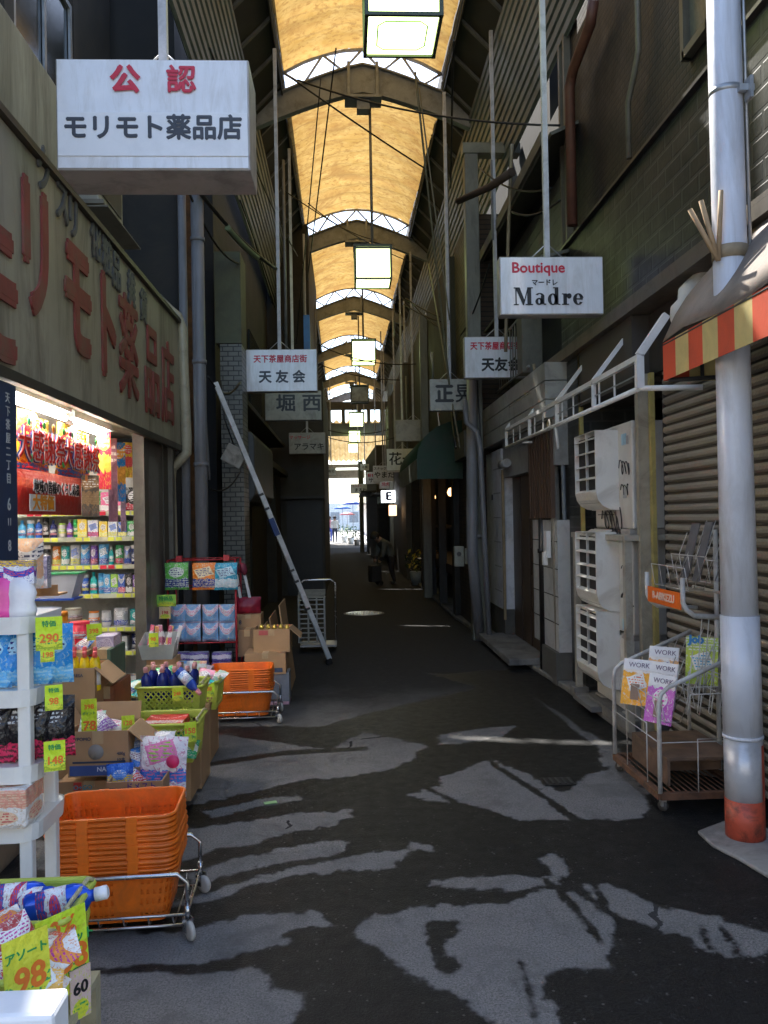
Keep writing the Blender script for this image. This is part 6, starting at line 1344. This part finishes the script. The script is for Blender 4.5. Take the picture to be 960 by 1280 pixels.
for k in range(7):
    i, j = k % 4, k//4; p = at(190+i*15, 950-j*18, 4.4); pouch('green_refill', ('lower', 'upper')[j]+' green and white refill pack, '+('first', 'second', 'third', 'fourth')[i]+' from the left', 'pack', (p.x, 4.33+j*.1, p.z+.03), .11, .13, .05, PK((.02, .35, .14), (.8, .85, .8), (.75, .8, .6), (.05, .3, .15), .35, .65, .32, .25, .5, .25, k, 8), rnd.uniform(-.8, .8), -1.0, rnd.uniform(-.4, .4), 'green refill packs in the lime basket')
o = box_px('flat red and white carton at the rim of the green pack basket', 178, 903, 228, 917, 4.42, .2, mat=PK((.65, .03, .03), (.8, .78, .75), (.7, .05, .04), (.85, .8, .8), .0, .3, .2, .1, .5, .4, 2, 12), tape=False)
o = box_px('small red and white packet by the tall price card', 143, 888, 156, 898, 4.5, .1, mat=PK((.7, .03, .04), (.85, .85, .85), (.85, .85, .85), (.6, .05, .05), 0, .2, .3, .3, .5, .4, 2, 8), tape=False)
box_px('brown carton under the green pack basket, facing the alley', 200, 950, 238, 1003, 4.45, .3); box_px('tall brown carton supporting the blue bottle basket', 200, 900, 251, 988, 4.8, .3); box_px('brown carton behind, nearest the far orange cart', 215, 880, 262, 955, 5.35, .35)
# far small trays
tb, _ = box_px('lilac tray of small packets on brown carton', 222, 838, 262, 850, 5.75, .2, mat=M((.4, .35, .45), .4), tape=False), 0
for k, c in enumerate(((.2, .5, .8), (.9, .9, .9), (.5, .75, .3), (.9, .5, .3))):
    p = at(230+k*8, 842, 5.72); pouch('small_packet', ('blue', 'white', 'green', 'peach')[k]+' small packet standing in the lilac tray', 'packet', (p.x, 5.7, p.z), .055, .09, .02, PK(c, (.85, .85, .85), (.85, .85, .85), c, .5, .8, .3, .2, .4, .3, k, 6), 0, -.1, 0, 'small packets in the lilac tray')
box_px('brown carton carrying the clear toothbrush bin', 181, 832, 224, 856, 5.55, .22, prints=[]); box_px('flat upper carton directly under the clear bin', 183, 822, 220, 834, 5.6, .16, tape=False)
tbn = thing('toothbrush_bin', 'clear bin crammed with packaged toothbrushes on a brown carton', 'bin', at(200, 822, 5.65)); q = MB(); q.quad((-.1, -.08, 0), (.1, -.08, 0), (.12, -.1, .1), (-.12, -.1, .1)).quad((-.1, -.08, 0), (-.1, .08, 0), (-.12, .1, .16), (-.12, -.1, .1)).quad((.1, -.08, 0), (.1, .08, 0), (.12, .1, .16), (.12, -.1, .1)).quad((-.1, .08, 0), (.1, .08, 0), (.12, .1, .16), (-.12, .1, .16)); q.build('clear_walls', M((.35, .38, .38), .2, grime=0), tbn, solid=.003)
TC = [(.75, .1, .2), (.85, .8, .85), (.4, .1, .25), (.9, .4, .1), (.6, .2, .35), (.9, .7, .1), (.3, .05, .12)]
for k in range(9): q = MB(); q.T = Matrix.Rotation(rnd.uniform(-.35, .35), 4, 'Y') @ Matrix.Rotation(rnd.uniform(-.2, .2), 4, 'X'); q.box(-.012, -.005, 0, .012, .005, .2); q.build('toothbrush_pack', PK(TC[k % 7], (.85, .85, .85), (.9, .9, .9), (.2, .1, .2), .6, .8, .3, .1, .3, .3, k, 4), tbn, loc=(-.09+k*.022, rnd.uniform(-.05, .05), .02))
# red wire rack with hanging bags and packs
rw = thing('red_wire_rack', 'red wire rack with hanging bags above shelves of tissue packs', 'rack', (at(210, 760, 7.3).x, 7.3, 0)); W = at(295, 760, 7.3).x-at(210, 760, 7.3).x; RM_ = M((.4, .02, .03), .4, grime=.1)
zt = at(250, 700, 7.3).z
for x, y in ((0, 0), (W, 0), (0, .35), (W, .35)): MB().tube([(x, y, 0), (x, y, zt)], .009, 8).build('upright', RM_, rw)
q = MB()
for z in (zt, zt-.25, at(250, 803, 7.3).z-.005, at(250, 837, 7.3).z-.005, .1):
    q.tube([(0, 0, z), (W, 0, z), (W, .35, z), (0, .35, z)], .006, 6, closed=True)
    for k in range(1, 8): q.tube([(W*k/8, 0, z), (W*k/8, .35, z)], .003, 4)
q.build('wire_shelves', RM_, rw); q = MB()
for x in (.08, W-.1): q.box(x, -.02, zt-.01, x+.05, .01, zt+.04)
q.build('red_clips', RM_, rw)
for px, c, b_, l_, lb in ((222, (.12, .5, .08), (.02, .05, .3), (.75, .85, .75), 'green and navy pack hanging first on the red rack'), (256, (.85, .25, .03), (.03, .06, .35), (.85, .75, .5), 'orange and navy pack hanging in the middle of the red rack'), (283, (.03, .35, .55), (.7, .8, .85), (.5, .75, .85), 'teal blue pack hanging last on the red rack')):
    p = at(px, 737, 7.26); pouch('hanging_pack', lb, 'pack', (p.x, 7.24, p.z), .205, .235, .07, PK(c, b_, l_, (.05, .05, .2), .1, .42, .36, .2, .66, .3, px % 9, 8), 0, .05, 0, 'packs hanging on the red wire rack')
for j in range(2):
    for i, px in enumerate((221, 240, 262, 283)):
        p = at(px, (780, 803)[j], 7.3); o = pouch('sanitary_pack', 'light blue pack with pink badge, %s from the left in the %s row' % (('first', 'second', 'third', 'fourth')[i], ('upper', 'lower')[j]), 'pack', (p.x, 7.33+.01*i, p.z+.002), .145, .165, .11, PK((.25, .5, .8), (.55, .4, .6), (.8, .8, .88), (.8, .15, .35), .0, .12, .33, .3, .55, .3, 2, 7), rnd.uniform(-.08, .08), 0, 0, 'light blue packs on the red wire rack')
for j in range(2):
    for i, px in enumerate((224, 248, 277)):
        p = at(px, (827, 838)[j], 7.28); o = MB().box(-.085, -.05, 0, .085, .05, .078).build('purple_pack', PK((.1, .06, .35), (.6, .6, .75), (.7, .7, .85), (.3, .1, .4), .35, .75, .3, .3, .55, .3, 4, 9), None, loc=(p.x, 7.32, at(px, 838, 7.3).z+(.08 if j == 0 else 0)), bevel=.012); tag(o, 'purple and white pack, %s from the left in the %s layer' % (('first', 'second', 'third')[i], ('upper', 'lower')[j]), 'pack', 'purple packs on the red wire rack')
p = at(209, 750, 7.2); card('green price card clipped to the left of the red rack', (p.x, 7.15, p.z), .17, .1, [('特価品', 0, .15, .04, GL)], 0, 0, (.3, .7, .1)); p = at(208, 765, 7.2); card('small orange price card below the green one on the red rack', (p.x, 7.14, p.z), .1, .1, [('198', 0, 0, .04, INKR)], 0, 0, (.8, .6, .4))
um = thing('wrapped_broom_bag', 'crimson bag with two pale sticks standing on the far cartons', 'bag', at(310, 768, 7.6)); o = pouch('bag_body', None, None, (0, 0, 0), .24, .16, .12, M((.3, .015, .04), .4, grime=.1), parent=um)
for x, r_ in ((-.04, -.16), (.05, -.2)): q = MB(); q.T = Matrix.Rotation(r_, 4, 'Y'); q.box(-.012, -.01, .1, .012, .01, .42); q.build('stick', WHITE, um, loc=(x, 0, 0)); q = MB(); q.T = Matrix.Rotation(r_, 4, 'Y'); q.lathe([(.01, .36), (.035, .4), (.03, .46), (.01, .48)], n=8); q.build('crimson_wrap', M((.2, .02, .05), .5), um, loc=(x, 0, 0))
box_px('small carton carrying the crimson bag', 294, 768, 326, 788, 7.5, .25, prints=[('8', -.3, .5, .05, INKB)]); box_px('narrow carton standing on end beside the red rack', 298, 787, 320, 821, 7.35, .25, mat=CARDD); box_px('carton with a red mark, gold topped, in the far pile', 317, 786, 362, 816, 7.1, .3, open_=True, flaps=(0, 1, 0, 0), bands=[(-.35, .75, -.1, .95, M((.5, .1, .1), .7))]); box_px('wide flat carton over the grey crate', 306, 816, 357, 844, 7.0, .3, bands=[(.05, .1, .42, .3, INKB)]); box_px('low carton under the wide flat one', 318, 844, 345, 878, 7.2, .25, mat=CARDD)
GOLD = M((.7, .5, .1), .25, .6)
for k in range(5): p = at(327+k*8, 786, 7.2); tag(MB().lathe([(0, -.02), (.02, -.01), (.024, .0), (.012, .025), (0, .03)], n=10).build('gold_bottle_cap', GOLD, None, loc=(p.x, 7.2+.02*(k % 2), p.z+.01)), ('first', 'second', 'third', 'fourth', 'fifth')[k]+' gold wrapped item from the left, in the gold topped carton', 'wrapped sweet', 'gold wrapped items')
gc_ = thing('grey_crate', 'grey ribbed crate on a pink sheet below the far cartons', 'crate', G(347, 880)+Vector((0, .1, .02))); q = MB()
for k in range(6): q.box(-.1+k*.034, -.1, 0, -.072+k*.034, .12, .24)
q.box(-.1, -.095, 0, .1, .11, .235); q.build('crate_body', M((.22, .24, .28), .5), gc_); MB().box(-.12, -.13, -.02, .1, .12, -.001).build('pink_sheet', M((.6, .35, .45), .6), gc_)
fc = thing('flattened_cartons', 'flattened cardboard sheets leaning upright behind the far carton pile', 'cardboard', G(368, 855))
for k in range(3): q = MB(); q.T = Matrix.Rotation(-.12-.04*k, 4, 'Y'); q.box(-.02, -.3, 0, -.008, .35, .78-.1*k); q.build('cardboard_sheet', CARDD if k % 2 else CARD, fc, loc=(-.07*k, -.05*k, 0))
# ------------------------------------------------------------------ lit goods shelf inside the shop
GY = 6.95; sxl, sxr = at(16, 700, GY).x, at(183, 700, GY).x
gs = thing('goods_shelf', 'lit metal goods shelf facing the shop entrance, lined with yellow price tags', 'shelf', (sxl, GY, 0)); SW = sxr-sxl
q = MB(); q.box(-.6, .32, 0, SW, .34, 2.05); q.build('back_panel', M((.55, .55, .5), .5), gs)
q = MB(); q.box(SW, -.02, 0, SW+.035, .34, 2.1); 
for k in range(38): q.box(SW+.008, -.024, .1+k*.052, SW+.026, -.021, .13+k*.052, 0)
q.build('upright', M((.25, .24, .22), .5, .3), gs)
rows = [at(100, y, GY).z for y in (640, 672, 707, 743, 785, 815, 868)]
YT = M((.75, .8, .1), .5, grime=0)
for z in rows:
    MB().box(-.6, -.02, z-.02, SW, .32, z-.001).build('shelf_board', M((.6, .6, .55), .4), gs)
    q = MB(); q.box(-.6, -.024, z-.034, SW, -.0205, z+.004, 0)
    x = 0
    while x < SW-.06:
        if rnd.random() < .8: q.box(x, -.0275, z-.03, x+.05, -.0245, z, 1 if rnd.random() < .85 else 2)
        x += .065
    q.build('price_strip', [M((.6, .62, .5), .4), YT, REDL], gs)
ords = ['first', 'second', 'third', 'fourth', 'fifth', 'sixth', 'seventh', 'eighth', 'ninth', 'tenth', 'eleventh', 'twelfth', 'thirteenth', 'fourteenth', 'fifteenth', 'sixteenth', 'seventeenth', 'eighteenth', 'nineteenth', 'twentieth']
cn_ = {'blue': (.03, .12, .55), 'sky blue': (.1, .45, .8), 'navy': (.02, .03, .15), 'white': (.82, .82, .84), 'green': (.05, .45, .12), 'purple': (.2, .08, .45), 'teal': (.02, .4, .4), 'orange': (.85, .25, .03), 'pink': (.8, .15, .35), 'yellow': (.85, .65, .05), 'black': (.02, .02, .02), 'silver': (.6, .6, .6), 'red': (.65, .03, .04), 'lavender': (.5, .42, .65), 'lime': (.4, .75, .08)}
ROWN = ['top', 'second', 'third', 'fourth', 'fifth', 'sixth', 'bottom']
plan = [
 [('bag', 'orange', .26, .2), ('box', 'white', .2, .17), ('bag', 'white', .16, .2), ('bag', 'green', .15, .17), ('box', 'pink', .2, .16), ('bag', 'black', .2, .2)],
 [('bottle', 'sky blue', .08, .15), ('bottle', 'sky blue', .07, .15), ('bottle', 'blue', .07, .16), ('bottle', 'black', .06, .17), ('bottle', 'navy', .07, .15), ('jar', 'lime', .08, .12), ('bottle', 'purple', .06, .15), ('bottle', 'green', .05, .15), ('box', 'yellow', .09, .15), ('box', 'white', .1, .14), ('box', 'yellow', .08, .13), ('box', 'white', .09, .13), ('box', 'blue', .08, .12), ('box', 'green', .08, .13), ('box', 'white', .07, .12)],
 [('bottle', 'navy', .07, .17), ('bottle', 'teal', .07, .16), ('bottle', 'black', .08, .16), ('bottle', 'black', .07, .17), ('pouch', 'orange', .08, .16), ('pouch', 'teal', .08, .16), ('pouch', 'white', .09, .17), ('pouch', 'sky blue', .09, .17), ('pouch', 'purple', .07, .16), ('pouch', 'sky blue', .1, .17), ('bottle', 'teal', .05, .15), ('pouch', 'green', .08, .16), ('pouch', 'white', .07, .15), ('bottle', 'navy', .07, .16), ('box', 'red', .06, .15)],
 [('pouch', 'white', .1, .2), ('box', 'lavender', .07, .18), ('bottle', 'silver', .065, .17), ('bottle', 'silver', .065, .17), ('bottle', 'silver', .065, .16), ('bottle', 'lavender', .07, .17), ('bottle', 'lavender', .08, .18), ('bottle', 'blue', .065, .16), ('bottle', 'teal', .07, .18), ('bottle', 'sky blue', .055, .17), ('tube', 'sky blue', .06, .16), ('tube', 'lime', .06, .16), ('tube', 'blue', .06, .16), ('tube', 'black', .06, .16), ('tube', 'purple', .05, .15), ('tube', 'pink', .05, .15)],
 [('box', 'black', .12, .12), ('pouch', 'black', .14, .14), ('jar', 'pink', .09, .12), ('jar', 'purple', .08, .06), ('jar', 'lime', .08, .06), ('jar', 'orange', .1, .13), ('jar', 'silver', .09, .13), ('pouch', 'silver', .12, .15), ('pouch', 'teal', .14, .14)],
 [('box', 'lavender', .13, .13), ('box', 'white', .12, .12), ('box', 'black', .1, .12), ('box', 'black', .1, .12), ('box', 'black', .09, .11), ('box', 'silver', .1, .12), ('pouch', 'navy', .1, .13)],
 [('box', 'white', .16, .14), ('box', 'green', .12, .13), ('box', 'green', .12, .12), ('bottle', 'teal', .1, .18), ('box', 'silver', .14, .14)]]
for r_, (z, items) in enumerate(zip(rows, plan)):
    tot = sum(i[2] for i in items); sc_ = (SW-.04)/tot; x = sxl+.02
    for k, (kd, cn2, w_, h_) in enumerate(items):
        w2 = w_*sc_; c = cn_[cn2]; cx = x+w2/2; x += w2; ww = min(w2*.92, w_*1.25)
        oth = rnd.choice([(.85, .85, .85), (.05, .1, .5), (.85, .8, .1), (.7, .05, .1)]); mt = PK(c, oth, (.8, .8, .82) if cn2 != 'white' else (.2, .3, .7), mul(c, .4), .05, .32, .34, .22, .62, .3, k % 5, 6)
        lb = '%s %s, %s from the left on the %s lit shelf row' % (cn2, {'bag': 'bag', 'box': 'box', 'bottle': 'bottle', 'jar': 'lidded jar', 'pouch': 'pouch', 'tube': 'toothpaste tube box'}[kd], ords[k], ROWN[r_]); g = 'goods on the lit shop shelf'
        if kd == 'bottle': 
            t = bottle(lb, (cx, GY+.06, z), h_, ww*.48, M(c, .25, grime=0), M(rnd.choice([(.85, .85, .85), c, (.6, .6, .6)]), .3, grime=0), mt, k % 2, group=g)
        elif kd == 'jar': t = bottle(lb, (cx, GY+.07, z), h_, ww*.45, M((.7, .7, .7), .2, grime=0), M(c, .3, grime=0), mt, 2, group=g, name='jar', cat='jar')
        elif kd in ('box', 'tube'): o = MB().box(-ww/2, -.05, 0, ww/2, .08, h_).build('toothpaste_box' if kd == 'tube' else 'product_box', mt, None, loc=(cx, GY+.06, z+.001), bevel=.003); tag(o, lb, 'box', g)
        else: pouch('bag' if kd == 'bag' else 'pouch', lb, kd, (cx, GY+.08, z+.001), ww, h_, .08, mt, 0, -.05, 0, g)
# items between the entrance and the shelf
mid = [(100, 797, 5.6, 'jar', .07, .15, (.8, .04, .08), 'big pink lidded jar standing inside the entrance'), (76, 790, 5.3, 'bottle', .045, .17, (.9, .3, .03), 'orange jar with brand badge beside the 290 card'), (84, 815, 5.4, 'jar', .05, .14, (.5, .45, .55), 'pale lilac jar with an orange lid'), (118, 812, 5.8, 'bottle', .035, .2, (.7, .1, .05), 'slim red can behind the pink jar'), (92, 770, 5.9, 'jar', .06, .1, (.3, .3, .25), 'dark olive jar low inside the entrance')]
for px, py, Y, kd, r_, h_, c, lb in mid:
    p = at(px, py+ (8), Y); bottle(lb, (p.x, Y, p.z), h_, r_, M(c, .25, grime=0), M(mul(c, 1.1), .3, grime=0), PK(mul(c, .8), (.8, .8, .8), (.7, .7, .75), (.1, .1, .4), 0, .2, .3, .2, .5, .3, 3, 7), 1 if kd == 'bottle' else 2, name=kd, cat=kd)
tbl = thing('display_table', 'low display table just inside the shop entrance carrying jars and tubs', 'table', (at(95, 830, 5.7).x, 5.7, 0)); z = at(100, 800, 5.6).z-.03
MB().box(-.35, -.45, z-.03, .2, .4, z-.002).build('top', CARD, tbl)
for x, y in ((-.33, -.43), (.18, -.43), (.18, .38), (-.33, .38)): MB().box(x-.02, y-.02, 0, x+.02, y+.02, z-.031).build('leg', CARD, tbl)
tt_ = thing('plastic_tub', 'clear plastic tub with a green rim and blue base above the 290 card', 'tub', at(72, 748, 5.0)); q = MB(); q.prism([(-.1, 0), (.08, 0), (.12, .14), (-.1, .14)], .14, 0, 'y'); q.build('tub_walls', M((.5, .52, .55), .2, grime=0), tt_); MB().box(-.11, -.01, .141, .13, .15, .15).build('green_rim', M((.05, .4, .15), .4), tt_); MB().box(-.14, -.02, -.012, .1, .15, -.001).build('blue_base', M((.03, .1, .5), .4), tt_)
tw = thing('wooden_tray', 'small wooden tray of brown packets above the white shelf', 'tray', at(44, 742, 4.6)); MB().box(-.14, -.06, -.01, .14, .1, 0).box(-.14, -.06, 0, .14, -.05, .05).build('tray_body', M((.4, .22, .1), .7), tw); pouch('brown_packet', None, None, (-.03, .0, .01), .2, .09, .05, CARDD, parent=tw)
p = at(35, 735, 4.3); pouch('coffee_bag', 'orange and white printed bag with dark letters beside the navy plate', 'bag', (p.x, 4.3, p.z), .16, .25, .08, PK((.8, .5, .3), (.8, .8, .8), (.8, .75, .7), (.05, .05, .1), .0, .2, .4, .25, .6, .3, 5, 5), .1); p = at(51, 735, 4.5); tag(MB().box(-.045, -.03, 0, .045, .03, .17).build('lavender_box', PK((.3, .3, .5), (.6, .6, .7), (.7, .7, .8), (.1, .1, .3), 0, .3, .3, .3, .6, .4, 1, 5), None, loc=(p.x, 4.5, p.z)), 'small slate lavender box beside the orange printed bag', 'box')

# more loose stock heaped along the front
HC = [('mint', (.5, .75, .6)), ('pink', (.85, .35, .5)), ('blue', (.1, .3, .75)), ('white', (.85, .85, .87)), ('yellow', (.85, .7, .1)), ('red', (.7, .06, .06)), ('violet', (.35, .15, .5)), ('green', (.1, .5, .2))]
HS = [(112, 905, 4.0, 'in the disc printed carton'), (135, 900, 4.02, 'at the back of the disc printed carton'), (185, 955, 3.95, 'behind the large white pack'), (200, 938, 4.05, 'on the near edge of the green pack basket'), (215, 925, 4.3, 'in the middle of the green pack basket'), (228, 918, 4.45, 'at the far corner of the green pack basket'), (172, 968, 3.84, 'in the script printed carton'), (205, 850, 5.1, 'behind the teal refill heap'), (262, 848, 5.5, 'in the farthest lime basket'), (250, 852, 5.45, 'at the left of the farthest lime basket'), (94, 808, 5.4, 'by the pink jar on the inner table'), (130, 808, 5.6, 'right of the pink jar on the inner table'), (58, 905, 2.75, 'behind the white shelf post'), (112, 806, 5.75, 'standing behind the pink jar')]
for k, (px, py, Y, wh) in enumerate(HS):
    nm, c = HC[k % 8]; nm2, c2 = HC[(k*3+3) % 8]; p = at(px, py, Y)
    pouch('refill_pack', '%s and %s packet lying %s' % (nm, nm2, wh), 'packet', (p.x, p.y, p.z-.05), .12, .14, .06, PK(c, c2, (.85, .85, .83), mul(c2, .5), .0, .35, .42, .3, .6, .22, k, 9), rnd.uniform(-.9, .9), rnd.uniform(-1.1, -.3), rnd.uniform(-.4, .4), 'loose packets heaped in the baskets and cartons')

for px, py, Y, w_, h_, tx, lb in ((118, 790, 5.2, .09, .1, '398', 'yellow green card reading 398 beside the pink jar'), (238, 915, 4.3, .06, .1, '158', 'narrow yellow green card on the outer edge of the green pack basket'), (262, 862, 5.35, .06, .09, '88', 'yellow green card on the farthest lime basket'), (160, 905, 4.1, .06, .08, '128', 'yellow green card between the disc printed carton and the red white carton'), (222, 868, 4.7, .06, .07, '248', 'yellow green card on the front of the blue bottle basket'), (192, 800, 5.5, .06, .09, '98', 'green card rising behind the toothbrush bin'), (75, 905, 3.6, .06, .08, '68', 'yellow green card in front of the plain brown carton')):
    p = at(px, py, Y-.04); card(lb, (p.x, p.y, p.z), w_, h_, [('円', .28, -.3, h_*.18, GL), (tx, -.05, .05, h_*.38, OL)], rnd.uniform(0, .6), rnd.uniform(-.2, 0))
